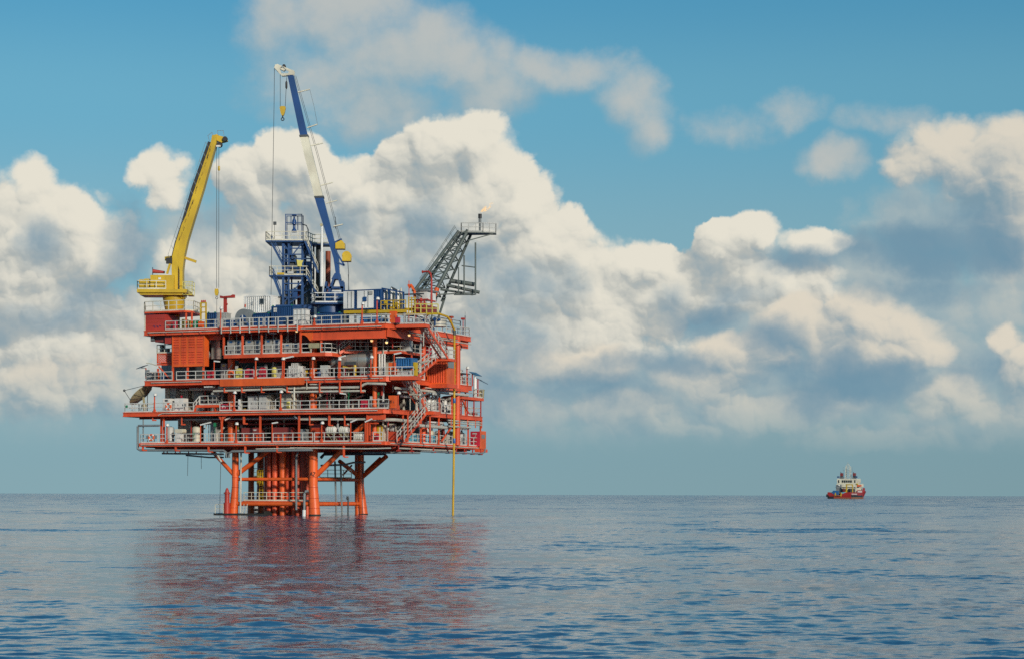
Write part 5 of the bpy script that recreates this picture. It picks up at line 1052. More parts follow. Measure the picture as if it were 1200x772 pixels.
# ---- louvred ventilation house and silver ducts on the left
u0, u1 = U(201.5,.3), U(239.6,.3); zt_, zb_ = ZZ(220,388.6,.3), ZZ(220,429,.3)
t = thing('louvre_house', 'big flat orange louvred panel house hanging under the top deck at the left', 'ventilation house', ((u0+u1)/2, 1.5, zb_))
b = MB().box(u0,u1,.3,1.3,zb_,zt_); lh = part(t, 'casing', b, OL)
for i, (a, c) in enumerate(((203,209.6),(212.6,218.2),(221.2,228.2),(231,237.4))):
    mb = MB().box(U(a,.3)-.03,U(c,.3)+.03,.285,.299,ZZ(220,426.5,.3),ZZ(220,389.6,.3))
    for k in range(12):
        y = 391.2+k*2.95
        if k == 6: continue
        z_ = ZZ(220, y, .3); mb.add([(U(a,.3),.286,z_+.05),(U(c,.3),.286,z_+.05),(U(c,.3),.20,z_-.05),(U(a,.3),.20,z_-.05),(U(a,.3),.286,z_-.05),(U(c,.3),.286,z_-.05)], [(3,2,1,0),(3,4,5,2),(0,4,3),(1,2,5)])
    part(t, 'louvre_bank', mb, OR, lh)
part(t, 'seam', MB().box(U(214.8,.3),U(215.2,.3),.27,.299,zb_,zt_), 'deep_red', lh)
for px in (201.8, 238.6): part(t, 'corner_post', MB().box(U(px,.3)-.02,U(px,.3)+.14,.22,.296,zb_-.1,zt_+.05), OL)
t = thing('exhaust_duct', 'silver U shaped exhaust duct with two round elbows right of the louvred house', 'duct', (U(249,2.6), 3.2, Z3+2.3)); v = 2.4
def rnd_top(px0, px1, y0, y1):
    a, c = U(px0,v), U(px1,v); r = (c-a)*.55; z0, z1 = ZZ(250,y1,v), ZZ(250,y0,v)
    return [(a,z0),(c,z0),(c,z1-r)]+[(c-r+r*cos(x), z1-r+r*sin(x)) for x in [pi/2*i/6 for i in range(1,7)]]+[(a,z1)]
part(t, 'casing', MB().prismy(rnd_top(247.5,257.3,393.2,420.2), v, v+1.5), 'silver_clad'); part(t, 'seam', MB().box(U(247.6,v),U(257.2,v),v-.025,v-.003,ZZ(250,408.6,v),ZZ(250,408,v)), 'grey_steel')
for y in (398.5, 415): part(t, 'elbow', MB().lathe([(.5,-.9),(.52,-.3),(.42,0),(.3,.1)], (U(245.5,v)-.05,v+.8,ZZ(245,y,v)), 18, 'x').lathe([(.56,-.62),(.56,-.5)], (U(245.5,v),v+.8,ZZ(245,y,v)), 18, 'x'), 'silver_clad')
solo('duct_chamber', 'black plenum box behind the silver exhaust duct', 'box', MB().box(U(239,4.2),U(262,4.2),4.2,7,Z3+1.9,Z4-.7).box(U(241,4.3),U(259,4.3),4.0,4.2,Z3+2.2,Z3+2.3), 'black_rubber', (U(250,5),5.5,Z3+1.9))
# lattice sided box and its small railed deck at the left
u0, u1 = U(183.5,1.6), U(201,1.6); zt_, zb_ = ZZ(192,413.6,1.6), ZZ(192,425,1.6)
t = thing('mesh_basket', 'orange basket of diamond mesh with a white railing above it left of the louvred house', 'basket', ((u0+u1)/2,2.4,zb_))
fr = MB().box(u0,u1,1.6,1.7,zt_-.12,zt_).box(u0,u1,1.6,1.7,zb_,zb_+.12).box(u0,u0+.12,1.6,1.7,zb_,zt_).box(u1-.12,u1,1.6,1.7,zb_,zt_).box(u0,u1,1.71,3.6,zb_,zb_+.08).box(u0,u1,1.71,3.6,zt_-.08,zt_)
part(t, 'frame', fr, OR); ms = MB(); n = 9
for i in range(-4, n):
    for s in (1,-1):
        a = i/n; c = (i+4)/n; x0_, x1_ = max(a,0), min(c,1)
        if x1_ <= x0_: continue
        p0 = (x0_-a)/(c-a); p1 = (x1_-a)/(c-a)
        if s < 0: p0, p1 = 1-p0, 1-p1
        ms.bar((u0+(u1-u0)*x0_,1.68 if s > 0 else 1.73,zb_+(zt_-zb_)*p0),(u0+(u1-u0)*x1_,1.68 if s > 0 else 1.73,zb_+(zt_-zb_)*p1),.05,.09,up=(0,1,0))
part(t, 'mesh', ms, OR); part(t, 'guardrail', rail_mb([(u0,3.4,zt_),(u0,1.66,zt_),(u1,1.66,zt_)],1.05,.9,.045), 'cream_paint'); part(t, 'back_sheet', MB().box(u0+.1,u1,3.5,3.56,zb_+.1,zt_-.1), 'grey_steel')
part(t, 'equipment', MB().box(U(187,2.2),U(189.5,2.2),2.2,2.8,zt_,ZZ(188,404,2.2)).box(U(191,2.4),U(196,2.4),2.4,3,zt_,ZZ(193,408,2.2)).tube((U(193,2.6),2.6,zt_),(U(193,2.6),2.6,ZZ(193,399,2.6)),.08,6), 'grey_cabinet')
part(plat, 'underdeck_box', MB().box(U(193,.4),U(201.2,.4),.4,3.2,Z4-1.6,Z4-.63), 'red_paint'); part(plat, 'underdeck_box', MB().box(U(180,.5),U(192,.5),.8,3.0,Z4-1.35,Z4-.63), 'maroon_paint'); part(plat, 'bracket', MB().bar(fp(179.5,392,.6),fp(179.5,398,.6),.2).bar(fp(177,397.7,.6),fp(181,397.7,.6),.18), 'grey_steel')
part(plat, 'davit_arm', MB().path([fp(184,428,.5),fp(176,425.5,.5),fp(171.5,425,.5)],.07,6), 'cream_paint'); part(plat, 'beam', MB().bar(fp(184,426.8,1.6),fp(201,426.8,1.6),.16,.2), OR)
# ---- mezzanine: row of switchgear cabinets
ORD = ['leftmost','second from the left','third from the left','fourth from the left','fifth from the left','sixth from the left','seventh from the left','rightmost']
for i, (a, c, pt) in enumerate(((266,274.6,398),(275.8,283.2,398.2),(287.2,296.3,397.8),(298,305.6,397.8),(310,318.4,397.2),(320,328.4,397.2),(332,341,401.5),(343.2,350.4,401.5))):
    cab('switch_cabinet', ('%s of the eight grey switch cabinets on the mezzanine' if i not in (6,7) else '%s grey switch cabinet on the mezzanine, one of the two short ones') % (ORD[i] if i < 6 else ('left','right')[i-6]), 'cabinet', a, c, pt, 1.2, .9, ZM, 'light_grey' if i == 5 else 'grey_cabinet', 1, .22, 'switch cabinets on the mezzanine', plate='bright_blue')
part(plat, 'back_panel', MB().box(-21.5,-8,3.4,3.5,ZM+1.4,Z4-.7), 'maroon_paint'); part(plat, 'back_panel', MB().box(-21.8,-7.8,3.55,3.65,ZM,ZM+1.4), 'dark_steel')
solo('notice_board', 'beige board tied to the mezzanine railing in front of the thick column', 'board', MB().box(U(361.5,.1),U(374.2,.1),.04,.1,ZM+.55,ZM+1.15).box(U(363,.1),U(363.5,.1),.1,.16,ZM+.1,ZM+.6), 'dish_tan', (U(368,.1),.1,ZM+.1))
solo('red_sign', 'red panel in a white frame beside the catwalk stair', 'sign', MB().box(U(395.3,3.0),U(400.6,3.0),3.0,3.05,ZZ(398,404.8,3),ZZ(398,395.5,3)), 'crimson_paint', (U(398,3),3,ZM+.3)); sf = MB(); a, c = U(394.5,3), U(401.4,3)
for z_ in (404.8,400.2,395.2): sf.bar((a,2.96,ZZ(398,z_,3)),(c,2.96,ZZ(398,z_,3)),.08)
sf.bar((a,2.96,ZM+.3),(a,2.96,ZZ(398,395,3)),.09).bar((c,2.96,ZM+.3),(c,2.96,ZZ(398,395,3)),.09); part(plat, 'sign_frame', sf, 'rail_white')
stair((-7.2,2.4,ZM), (-6.2,3.2,ZM+.95), .7, 'u', name='step_ladder')
# ---- middle deck, left to right
t = thing('generator_set', 'low grey generator with a blue top at the left end of the middle deck', 'generator', (U(174,2),2.4,Z3)); part(t, 'housing', MB().box(U(170.5,1.5),U(177.5,1.5),1.5,3,Z3+.15,Z3+.95), 'grey_steel'); part(t, 'top', MB().box(U(170.3,1.5),U(177.8,1.5),1.45,3.05,Z3+.953,Z3+1.1), 'blue_paint'); part(t, 'skid', MB().box(U(170.5,1.5),U(177.5,1.5),1.6,2.9,Z3,Z3+.15), 'dark_steel')
cab('battery_box', 'dark battery box between the generator and the orange brace on the middle deck', 'box', 179,184,436.2,1.2,.8,Z3,'dark_steel',1); cab('instrument_box', 'small blue and grey instrument box right of the orange brace', 'box', 188.5,193,439.5,1.5,.7,Z3,'blue_paint',1)
def device(label, pts_pole, panel, v, m='solar_blue', rot=0):
    t = thing('solar_panel', label, 'solar panel', (U(pts_pole[0],v),v,ZZ(pts_pole[0],pts_pole[1],v))); u = U(pts_pole[0],v)
    part(t, 'pole', MB().tube((u,v,ZZ(pts_pole[0],pts_pole[1],v)),(u,v,ZZ(pts_pole[0],pts_pole[2],v)),.08,8), 'red_paint')
    (a, b), (c, d) = panel; P = Vector((U(a,v),v-.5,ZZ(a,b,v))); Q = Vector((U(c,v),v-.5,ZZ(c,d,v))); mb = MB()
    y = Vector((0,1.3,.25)); n_ = (Q-P).cross(y).normalized()*.06
    mb.add([P,Q,Q+y,P+y,P+n_,Q+n_,Q+y+n_,P+y+n_], [(0,1,2,3),(7,6,5,4),(1,0,4,5),(2,1,5,6),(3,2,6,7),(0,3,7,4)]); part(t, 'panel', mb, m); part(t, 'arm', MB().bar((u,v,ZZ(pts_pole[0],pts_pole[2],v)),(P+Q)/2+Vector((0,.4,0)),.07), 'dark_steel'); return t
device('dark tilted panel on a short red pole, left end of the middle deck', (170.8,443,431), ((162,432.5),(169.5,429.3)), .8)
cab('meter_box', 'small grey meter box on the left railing under the dark solar panel', 'box', 169.8,173.6,433,.35,.3,Z3+.75,'grey_steel',1,.03)
LK = 'crimson_paint'
cab('fire_cabinet', 'crimson fire cabinet right of the louvred house legs on the middle deck', 'cabinet', 242.3,247.4,434,1.0,.6,Z3,LK,2)
cab('control_cabinet', 'grey control cabinet with dials left of the thick left column', 'cabinet', 258.5,265.5,425.5,3.2,.8,Z3,'grey_cabinet',1,plate='pale_yellow'); cab('supply_box', 'pale yellow box right of the thick left column on the middle deck', 'box', 276,281,431.2,1.2,.6,Z3+.1,'pale_yellow',1)
lump_hood('hose_cabinet', 'left one of two round topped crimson hose covers on the middle deck', 'hose cabinet', 286.3,296,431,1.2,Z3,LK); lump_hood('hose_cabinet', 'right one of two round topped crimson hose covers, the narrower and taller', 'hose cabinet', 303,309.8,430,1.2,Z3,LK)
drum('waste_drum', 'pale yellow drum standing alone near the middle of the middle deck railing', 'drum', 318.5,325,430.5,1.4,Z3,'pale_yellow')
cab('panel_cabinet', 'wide low grey panel behind the round topped hose covers', 'cabinet', 296.5,310,428.6,3.2,.8,Z3,'grey_cabinet',3); cab('panel_cabinet', 'wide grey panel behind the pale yellow drum', 'cabinet', 318,331.5,428.2,3.2,.8,Z3,'light_grey',3)
tote('bottle_rack', 'white rack of upright blue gas bottles on the middle deck left of the thick column', 'rack', 341.5,348.5,425.4,1.3,1.0,Z3,'light_grey',cage='white_paint'); cab('water_box', 'white cabinet left of the bottle rack on the middle deck', 'cabinet', 337.8,341.2,428.5,1.4,.8,Z3,'white_paint',1); cab('water_box', 'white cabinet right of the bottle rack on the middle deck', 'cabinet', 349,354,428.5,1.4,.8,Z3,'white_paint',1)
cab('metal_cabinet', 'light grey metal cabinet with an orange side right of the thick column', 'cabinet', 375,384,427.5,1.6,.7,Z3,'light_grey',1)
solo('plastic_bin', 'small dark blue bin at the foot of the light grey metal cabinet', 'bin', MB().lathe([(.2,Z3),(.26,Z3+.75),(.28,Z3+.76),(.28,Z3+.8),(.24,Z3+.8)], (U(373.8,1.2),1.2,0), 12), 'blue_paint', (U(373.8,1.2),1.2,Z3))
# silver horizontal vessel
v = 4.2; ua, ub = U(388,v), U(440,v); zc = ZZ(395,422.5,v); r = 1.2
t = thing('separator_vessel', 'large silver horizontal vessel lying under the catwalk on the middle deck', 'vessel', ((ua+ub)/2,v,Z3)); 
part(t, 'shell', MB().lathe([(.1,ua-.05),(.5,ua+.03),(.9,ua+.25),(1.12,ua+.55),(r,ua+.9),(r,ub-.9),(1.1,ub-.5),(.8,ub-.2),(.1,ub)], (0,v,zc), 28, 'x'), 'silver_clad'); part(t, 'manway', MB().lathe([(.35,-.3),(.35,-.12),(.42,-.1),(.42,-.03),(.2,0)], (ua+.1,v-.1,zc+.05), 16, 'x'), 'light_grey')
for f_ in (.25,.75): part(t, 'saddle', MB().box(ua+(ub-ua)*f_-.15,ua+(ub-ua)*f_+.15,v-.9,v+.9,Z3,zc-.8), 'grey_steel')
for f_ in (.2,.45,.7): part(t, 'strap', MB().lathe([(r+.01,-.06),(r+.03,-.06),(r+.03,.06),(r+.01,.06)], (ua+(ub-ua)*f_,v,zc), 28, 'x'), 'grey_steel')
part(t, 'gauge_frame', MB().box(U(403.5,2.4),U(417,2.4),2.4,2.5,ZZ(410,427,2.4),ZZ(410,423.5,2.4)).bar((U(404,2.4),2.4,Z3),(U(404,2.4),2.4,ZZ(410,424,2.4)),.1).bar((U(416.5,2.4),2.4,Z3),(U(416.5,2.4),2.4,ZZ(410,424,2.4)),.1), 'dark_steel')
part(plat, 'pipe', MB().path([fp(402,429.5,2.2),fp(410,431,2.2),fp(417,429.5,2.2)],.12,8), 'yellow_paint'); drum('gas_bottle', 'short yellow gas bottle in front of the silver vessel', 'bottle', 414.2,417.4,428,1.8,Z3,'yellow_paint'); cab('valve_box', 'low red valve box before the right end of the silver vessel', 'box', 423,433,437.2,1.0,.6,Z3,'red_paint',2)
cab('pink_locker', 'salmon orange locker left of the bright blue container on the middle deck', 'locker', 455,462.3,424.5,1.4,.7,Z3,'orange_leg',1)
t, bb = container('small_container', 'small bright blue corrugated container at the corner of the middle deck', 'container', 464,482.2,419,1.8,1.6,Z3+1.0,'bright_blue'); part(t, 'roof_tarp', MB().box(U(463.5,1.7),U(469.5,1.7),1.7,3,bb[5]+.003,bb[5]+.12), 'white_paint'); 
cab('container_stand', 'red and white stand under the bright blue corrugated container', 'stand', 465,481,434,1.9,1.4,Z3,'light_grey',3)
# orange container hung beside the stairs
t, bb = container('pump_container', 'tall orange corrugated container beside the outer stairs on the right', 'container', 500.5,523.2,418.5,11.8,2.4,Z3-.35,OR,frame_m=OL)
u0, u1, v0, v1, zb_, zt_ = bb; part(t, 'grille', MB().box(u1+.003,u1+.05,v0+.35,v1-.35,zt_-1.25,zt_-.2), 'grey_steel'); part(t, 'lit_smooth_side', MB().box(u1-.055,u1-.01,v0+.13,v1-.13,zb_+.13,zt_-.13), OL)  # right face in a lighter orange: its sunlight is put into the colour
part(plat, 'container_shelf', MB().prism([(u0-1,v0-.3),(u1+.2,v0-.3),(u1+.2,v1+.4),(u0-1,v1+.4)], zb_-.5, zb_-.02), OR)
cab('transformer', 'left one of two dark transformer cubicles under the louvred house', 'transformer', 203.5,219,427.5,4.6,1.6,Z3,'grey_steel',2); cab('transformer', 'right one of two dark transformer cubicles under the louvred house', 'transformer', 221,240,427.5,4.6,1.6,Z3,'dark_steel',3); cab('clad_room', 'grey clad room behind the diamond mesh basket on the middle deck', 'room', 189,203,427,6.5,3,Z3,'grey_cabinet',2)
# ---- lower deck
WC = 'white_paint'
cab('white_cabinet', 'white cabinet with a dark label panel left of the life ring, lower deck left', 'cabinet', 190.6,199.3,466.6,1.4,1.1,Z2,WC,2,plate='dark_steel'); cab('white_cabinet', 'cream white double cabinet right of the life ring on the lower deck', 'cabinet', 204.3,215,466.3,1.4,1.1,Z2,WC,2)
cab('engine_room', 'big beige clad enclosure behind the white cabinets on the lower deck', 'enclosure', 207.5,220.5,456,4.5,3,Z2,'beige_pipe',2); cab('duct_box', 'left tall beige duct box above the white cabinet on the lower deck', 'duct', 193.3,198.3,452.8,3.4,1,Z2+1.2,'cream_paint',1); cab('duct_box', 'right tall beige duct box, the wider of two above the white cabinets', 'duct', 199.4,206,452.8,3.4,1,Z2+1.0,'light_grey',2); cab('clad_enclosure', 'grey clad enclosure behind the small white step platform', 'enclosure', 226.5,238,456.5,4.8,3,Z2,'light_grey',2); cab('clad_enclosure', 'tall light grey enclosure with door plates left of the thick left column, lower deck', 'enclosure', 246.5,262,454.5,4.4,2.6,Z2,'grey_cabinet',2,plate='white_paint')
sp = small_deck('step_platform', [(U(230,1.4),1.4),(U(253.5,1.4),1.4),(U(253.5,1.4),2.8),(U(230,1.4),2.8)], Z2+.85, [(U(234,1.4),1.45),(U(253.3,1.4),1.45),(U(253.3,1.4),2.7)], .3)
part(plat, 'step_ladder', MB().bar((U(227.5,1.5),1.5,Z2),(U(231,1.5),1.5,Z2+.85),.3,.12).bar((U(252,1.5),1.5,Z2),(U(252,1.5),1.5,Z2+.6),.2), OR); part(plat, 'handrail', rail_mb([(U(226.5,1.42),1.42,Z2+.05),(U(233.6,1.42),1.42,Z2+.9)],1.0,.7,.05,toe=False), 'rail_white')
cab('fire_cabinet', 'crimson double cabinet with white labels right of the step platform', 'cabinet', 258.3,265.2,472.8,.9,.6,Z2,LK,2,handle='white_paint',plate='white_paint')
cab('slim_post_box', 'slim tall white post box on the lower deck', 'box', 279,281,467.5,1.0,.2,Z2,WC,1); cab('grey_cabinet', 'left one of two large grey cabinets in the middle of the lower deck', 'cabinet', 290.3,301.2,464,1.8,1.3,Z2,'light_grey',2,top='beige_pipe'); cab('grey_cabinet', 'right one of two large grey cabinets in the middle of the lower deck', 'cabinet', 303.2,312,463.4,1.8,1.3,Z2,'light_grey',2,top='beige_pipe'); cab('tan_cabinet', 'narrow tan cabinet touching the right large grey cabinet', 'cabinet', 312.4,317,463,2.3,1.2,Z2,'beige_pipe',1,top='cream_paint')
cab('beige_enclosure', 'beige panelled enclosure behind the yellow drum on the lower deck', 'enclosure', 329.5,341.3,461,2.4,2,Z2,'cream_paint',3); drum('waste_drum', 'yellow drum with a flat lid before the beige panelled enclosure', 'drum', 335.8,342,470.3,1.0,Z2,'pale_yellow'); cab('fire_cabinet', 'pinkish red tall cabinet left of the right orange column, lower deck', 'cabinet', 422.6,428.2,468.5,1.1,.6,Z2,LK,1); cab('orange_locker', 'salmon orange locker near the outer stairs on the lower deck', 'locker', 455,462.5,463,1.8,.7,Z2,'orange_leg',1)
solo('yellow_bucket', 'small yellow bucket by the foot of the left large grey cabinet', 'bucket', MB().lathe([(.12,Z2),(.17,Z2+.3),(.19,Z2+.3),(.19,Z2+.34),(.15,Z2+.34)],(U(286.5,.9),.9,0),10), 'yellow_paint', (U(286.5,.9),.9,Z2))
def lifering(label, px, py, v, deckz):
    u, z_ = pv(px, py, v); t = thing('life_ring', label, 'life ring', (u,v,z_-.45)); part(t, 'ring', MB().torus((u,v,z_), .34, .11, 'y', 20, 8), 'orange_leg'); b_ = MB()
    for k in range(4): a = pi/4+k*pi/2; b_.tube((u+.34*cos(a)-.08*sin(a),v,z_+.34*sin(a)+.08*cos(a)),(u+.34*cos(a)+.08*sin(a),v,z_+.34*sin(a)-.08*cos(a)),.125,8)
    part(t, 'band', b_, 'white_paint'); part(t, 'bracket', MB().box(u-.05,u+.05,v+.1,v+.16,z_-.45,z_+.3), 'grey_steel')
lifering('orange and white life ring on the lower deck railing between white cabinets', 197.4,476,.0,Z2); lifering('orange and white life ring on the cellar deck railing at the left end', 177.3,512.3,-.0,Z1)
for px, py, m in ((148.2,475.8,'green_paint'),): solo('safety_sign', 'small dark green sign on the far left railing of the lower deck', 'sign', MB().box(U(px,.0)-.15,U(px,.0)+.15,.02,.06,ZZ(px,py,0)-.12,ZZ(px,py,0)+.12).box(U(px,.0)-.03,U(px,0)+.03,.06,.09,ZZ(px,py,0)-.2,ZZ(px,py,0)+.2), m, (U(px,0),0,ZZ(px,py,0)-.2))
for px, lb in ((172.3,'left'),(182.2,'right')): solo('sign_plate', 'grey sign plate %s of the life ring on the cellar deck railing' % lb, 'sign', MB().box(U(px-1.4,0),U(px+1.4,0),.02,.06,Z1+.55,Z1+.95).box(U(px,0)-.03,U(px,0)+.03,.06,.1,Z1+.5,Z1+1.0), 'grey_steel', (U(px,0),0,Z1+.5))
# satellite dish on the lower deck
v = 1.8; c0 = Vector((U(167.3,v),v,ZZ(167,464,v))); e1 = Vector((U(176.5,v),v,ZZ(176,452,v)))-Vector((U(156.5,v),v,ZZ(156,475,v)))
R_ = e1.length/2*1.02; ax = Vector((-e1.z,-.07*e1.length,e1.x)).normalized(); ex = e1.normalized(); ey = ax.cross(ex).normalized()
dm_ = MB(); n, m_ = 28, 6; vs_ = []; fs = []
for i in range(m_+1):
    r_ = R_*i/m_
    for k in range(n): a = 2*pi*k/n; vs_.append(c0+ex*(max(r_,.01)*cos(a))+ey*(max(r_,.01)*sin(a))+ax*(.42*(r_/R_)**2*R_*.55))
for i in range(m_):
    for k in range(n): fs.append((i*n+k,i*n+(k+1)%n,(i+1)*n+(k+1)%n,(i+1)*n+k))
o_ = len(vs_); vs_ += [p-ax*.05 for p in vs_]; fs += [tuple(o_+x for x in reversed(f)) for f in fs]
for k in range(n): fs.append((m_*n+k,m_*n+(k+1)%n,o_+m_*n+(k+1)%n,o_+m_*n+k))
t = thing('satellite_dish', 'big tan mesh satellite dish facing up left at the end of the lower deck', 'satellite dish', (U(169,v),v,Z2))
part(t, 'reflector', MB().add(vs_, fs), 'dish_tan'); rb = MB()
for k in range(12): a = 2*pi*k/12; rb.path([c0-ax*.07+ex*(R_*f_*cos(a))+ey*(R_*f_*sin(a))+ax*(.42*f_*f_*R_*.55) for f_ in (.05,.5,1.0)], .035, 4)
part(t, 'rib', rb, 'dark_steel'); fd = Vector((U(145.5,v),v,ZZ(145.5,457.2,v))); part(t, 'feed_horn', MB().sphere(fd,.16,8), 'dark_steel')
for f_ in (-.95,.95,): part(t, 'feed_arm', MB().tube(c0+ex*R_*f_+ax*.23*R_, fd, .035, 5), 'dark_steel')
part(t, 'mount', MB().lathe([(.16,Z2),(.16,Z2+.7),(.25,Z2+.72),(.25,Z2+1.0),(.15,Z2+1.05)], (U(169,v),v,0), 10).bar((U(169,v),v,Z2+1.0),c0-ax*.1,.2), 'dish_tan'); part(t, 'strut', MB().tube((U(172.5,v),v,Z2),c0+ex*.5*R_-ax*.05,.05,5).tube((U(164.5,v),v,Z2),(U(166,v),v,Z2+1),.05,5), 'dark_steel')
# ---- cellar deck
t = cab('pump_unit', 'white cabinet with a broad rounded white head at the cellar deck left', 'pump unit', 205.2,211.6,507.2,1.1,.7,Z1,WC,1); u0, u1 = U(204.2,1.0), U(214.2,1.0); part(t, 'head', MB().box(u0+.1,u1-.1,1.0,1.9,ZZ(209,506.8,1),ZZ(209,502.2,1)).box(u0,u1,1.05,1.85,ZZ(209,506,1),ZZ(209,503,1)), 'cream_paint')
def vtank(name, label, cat, px0, px1, pt, v, z0, m, band='grey_steel'):
    u0, u1 = U(px0,v), U(px1,v); r = (u1-u0)/2; uc = (u0+u1)/2; zt_ = ZZ((px0+px1)/2,pt,v); t = thing(name, label, cat, (uc,v,z0))
    part(t, 'shell', MB().lathe([(r,z0+.1),(r,zt_-.2),(r*.75,zt_-.05),(.05,zt_)],(uc,v,0),20), m); part(t, 'base_ring', MB().lathe([(r*1.05,z0),(r*1.05,z0+.098)],(uc,v,0),20), band); part(t, 'nozzle', MB().tube((uc,v-r-.15,z0+.6),(uc,v-r+.05,z0+.6),.12,8), band); return t
vtank('upright_tank', 'small grey upright tank behind the rounded white pump head', 'tank', 196,203.5,499.5,2.2,Z1,'light_grey'); cab('beige_enclosure', 'large beige clad enclosure in the left cellar deck', 'enclosure', 208.5,224,487.5,4.2,3,Z1,'beige_pipe',2); vtank('upright_tank', 'cream upright tank right of the beige clad enclosure', 'tank', 226,235,499,2.6,Z1,'cream_paint'); cab('grey_column_box', 'tall narrow grey box left of the first orange post, cellar deck', 'box', 247,253.4,494.5,2.4,.9,Z1,'grey_cabinet',1)
cp_ = MB(); zz = ZZ(242,490.3,1.8)
for k in range(11): cp_.torus((U(232,1.8)+k*.2,1.8,zz), .40, .07, 'x', 16, 6)
t = thing('coil_cooler', 'dark ribbed cooler coil slung under the lower deck at the left', 'cooler', (U(242,1.8),1.8,zz-.5)); part(t, 'coil', cp_, 'grey_steel'); part(t, 'core', MB().lathe([(.33,-.2),(.33,2.2)],(U(232,1.8),1.8,zz),14,'x'), 'dark_steel')
def rtank(label, px0, px1, pt, dial):
    v = 2.4; u0, u1 = U(px0,v), U(px1,v); zt_ = ZZ((px0+px1)/2,pt,v); t = thing('day_tank', label, 'tank', ((u0+u1)/2,3,Z1)); part(t, 'shell', MB().box(u0,u1,v,v+1.6,Z1+.15,zt_), 'maroon_paint'); part(t, 'skid', MB().box(u0,u1,v+.1,v+1.5,Z1,Z1+.148), 'dark_steel'); s_ = MB()
    for f_ in (.3,.62,.92): s_.box(u0+(u1-u0)*f_,u0+(u1-u0)*f_+.16,v-.2,v-.02,Z1,Z1+.95)
    part(t, 'stiffener', s_, OL)
    if dial: part(t, 'level_mark', MB().prismy([(u1-.75,zt_-.2),(u1-.15,zt_-.2),(u1-.3,zt_-.38),(u1-.6,zt_-.38)],v-.02,v-.005), 'light_grey')
    part(t, 'pipe', MB().path([(u0+.3,v+.4,zt_),(u0+.3,v+.4,zt_+.6),(u0+1.0,v+.4,zt_+.62)],.12,8), 'dark_steel'); part(t, 'valve', MB().lathe([(.18,-.15),(.18,.15)],(u0+.3,v+.3,zt_-.15),10,'y'), 'dark_steel')
rtank('left dark red steel tank with a pale mark in the cellar deck', 283,302.5,500.8,True); rtank('right dark red steel tank with blue black valves in the cellar deck', 319.5,341.5,500.3,False)
cab('mesh_locker', 'dark red diamond mesh locker in the cellar deck right of the middle orange post', 'locker', 365.3,376.5,496.8,2.0,1.2,Z1,'maroon_paint',1); u0, u1 = U(365.3,2), U(376.5,2); ms = MB()
for i in range(-5,8):
    for s in (1,-1):
        a = i/8; c = (i+5)/8; x0_, x1_ = max(a,0), min(c,1)
        if x1_ <= x0_: continue
        p0 = (x0_-a)/(c-a); p1 = (x1_-a)/(c-a)
        if s < 0: p0, p1 = 1-p0, 1-p1
        ms.bar((u0+(u1-u0)*x0_,1.93-.02*s,Z1+.2+1.5*p0),(u0+(u1-u0)*x1_,1.93-.02*s,Z1+.2+1.5*p1),.03,.07,up=(0,1,0))
part(plat, 'wire_mesh', ms, OR); cab('pump_motor', 'grey pump motor on a dark base beside the diamond mesh locker', 'pump', 352,357.8,502.3,1.6,.9,Z1,'grey_steel',1)
# life raft canisters
def raft(label, px0, px1, pc, deckz, cradle):
    v = .55; u0, u1 = U(px0,v), U(px1,v); zc = ZZ((px0+px1)/2,pc,v); r = .43; t = thing('life_raft_canister', label, 'life raft', ((u0+u1)/2,v,deckz+(.0 if not cradle else .1)), 'life raft canisters at the cellar deck railing')
    part(t, 'canister', MB().lathe([(.2,u0),(.36,u0+.06),(r,u0+.2),(r,u1-.2),(.36,u1-.06),(.2,u1)],(0,v,zc),20,'x'), 'lamp_white')
    for f_ in (.22,.41,.6,.79): part(t, 'strap', MB().lathe([(r+.005,-.05),(r+.045,-.05),(r+.045,.05),(r+.005,.05)],(u0+(u1-u0)*f_,v,zc),20,'x'), 'cream_paint')
    c_ = MB()
    for f_ in (.25,.75):
        u = u0+(u1-u0)*f_
        if cradle: c_.bar((u-.1,v-.3,zc-.4),(u+.35,v-.1,zc-1.0),.09).bar((u+.35,v-.1,zc-1.0),(u+.35,v+.2,deckz),.1).box(u-.15,u+.15,v-.35,v+.35,zc-.5,zc-.42)
        else: c_.box(u-.08,u+.08,v-.35,v+.35,deckz,zc-.40)
    part(t, 'cradle', c_, 'dish_tan')
raft('left one of two white raft canisters held high on brackets, cellar deck', 382.6,394.2,503.6,Z1,True); raft('right one of two white raft canisters held high on brackets, cellar deck', 397.2,408.8,503.6,Z1,True); raft('white raft canister lying low at the foot of the diagonal orange brace', 415.2,425.8,511.3,Z1,False)
cab('yellow_cabin', 'yellow and white equipment booth behind the orange portal, cellar deck', 'booth', 434.6,447.6,497.6,2.6,1.6,Z1,'cream_paint',1); part(plat, 'portal_frame', MB().bar((U(433.5,1),1,Z1),(U(433.5,1),1,ZZ(434,495.6,1)),.16).bar((U(433,1),1,ZZ(438,495.5,1)),(U(443.5,1),1,ZZ(438,495.5,1)),.16).bar((U(436.5,.9),.9,Z1),(U(436.5,.9),.9,Z1+1.2),.12).bar((U(436.5,.9),.9,Z1+.6),(U(440,.9),.9,Z1+.6),.1), OR); solo('booth_panel', 'bright yellow side panel on the equipment booth behind the orange portal', 'panel', MB().box(U(442.2,2.5),U(444,2.5),2.46,2.56,Z1+.1,ZZ(443,498,2.5)).box(U(447,2.5),U(448.2,2.5),2.46,2.56,Z1+.1,ZZ(443,498,2.5)).box(U(442.2,2.5),U(448.2,2.5),2.46,2.56,ZZ(443,499.5,2.5),ZZ(443,498,2.5)), 'yellow_paint', (U(445,2.5),2.5,Z1+.1)); cab('red_extinguisher_box', 'small crimson box before the yellow equipment booth', 'box', 440.3,442.6,507.5,1.2,.4,Z1,LK,1)
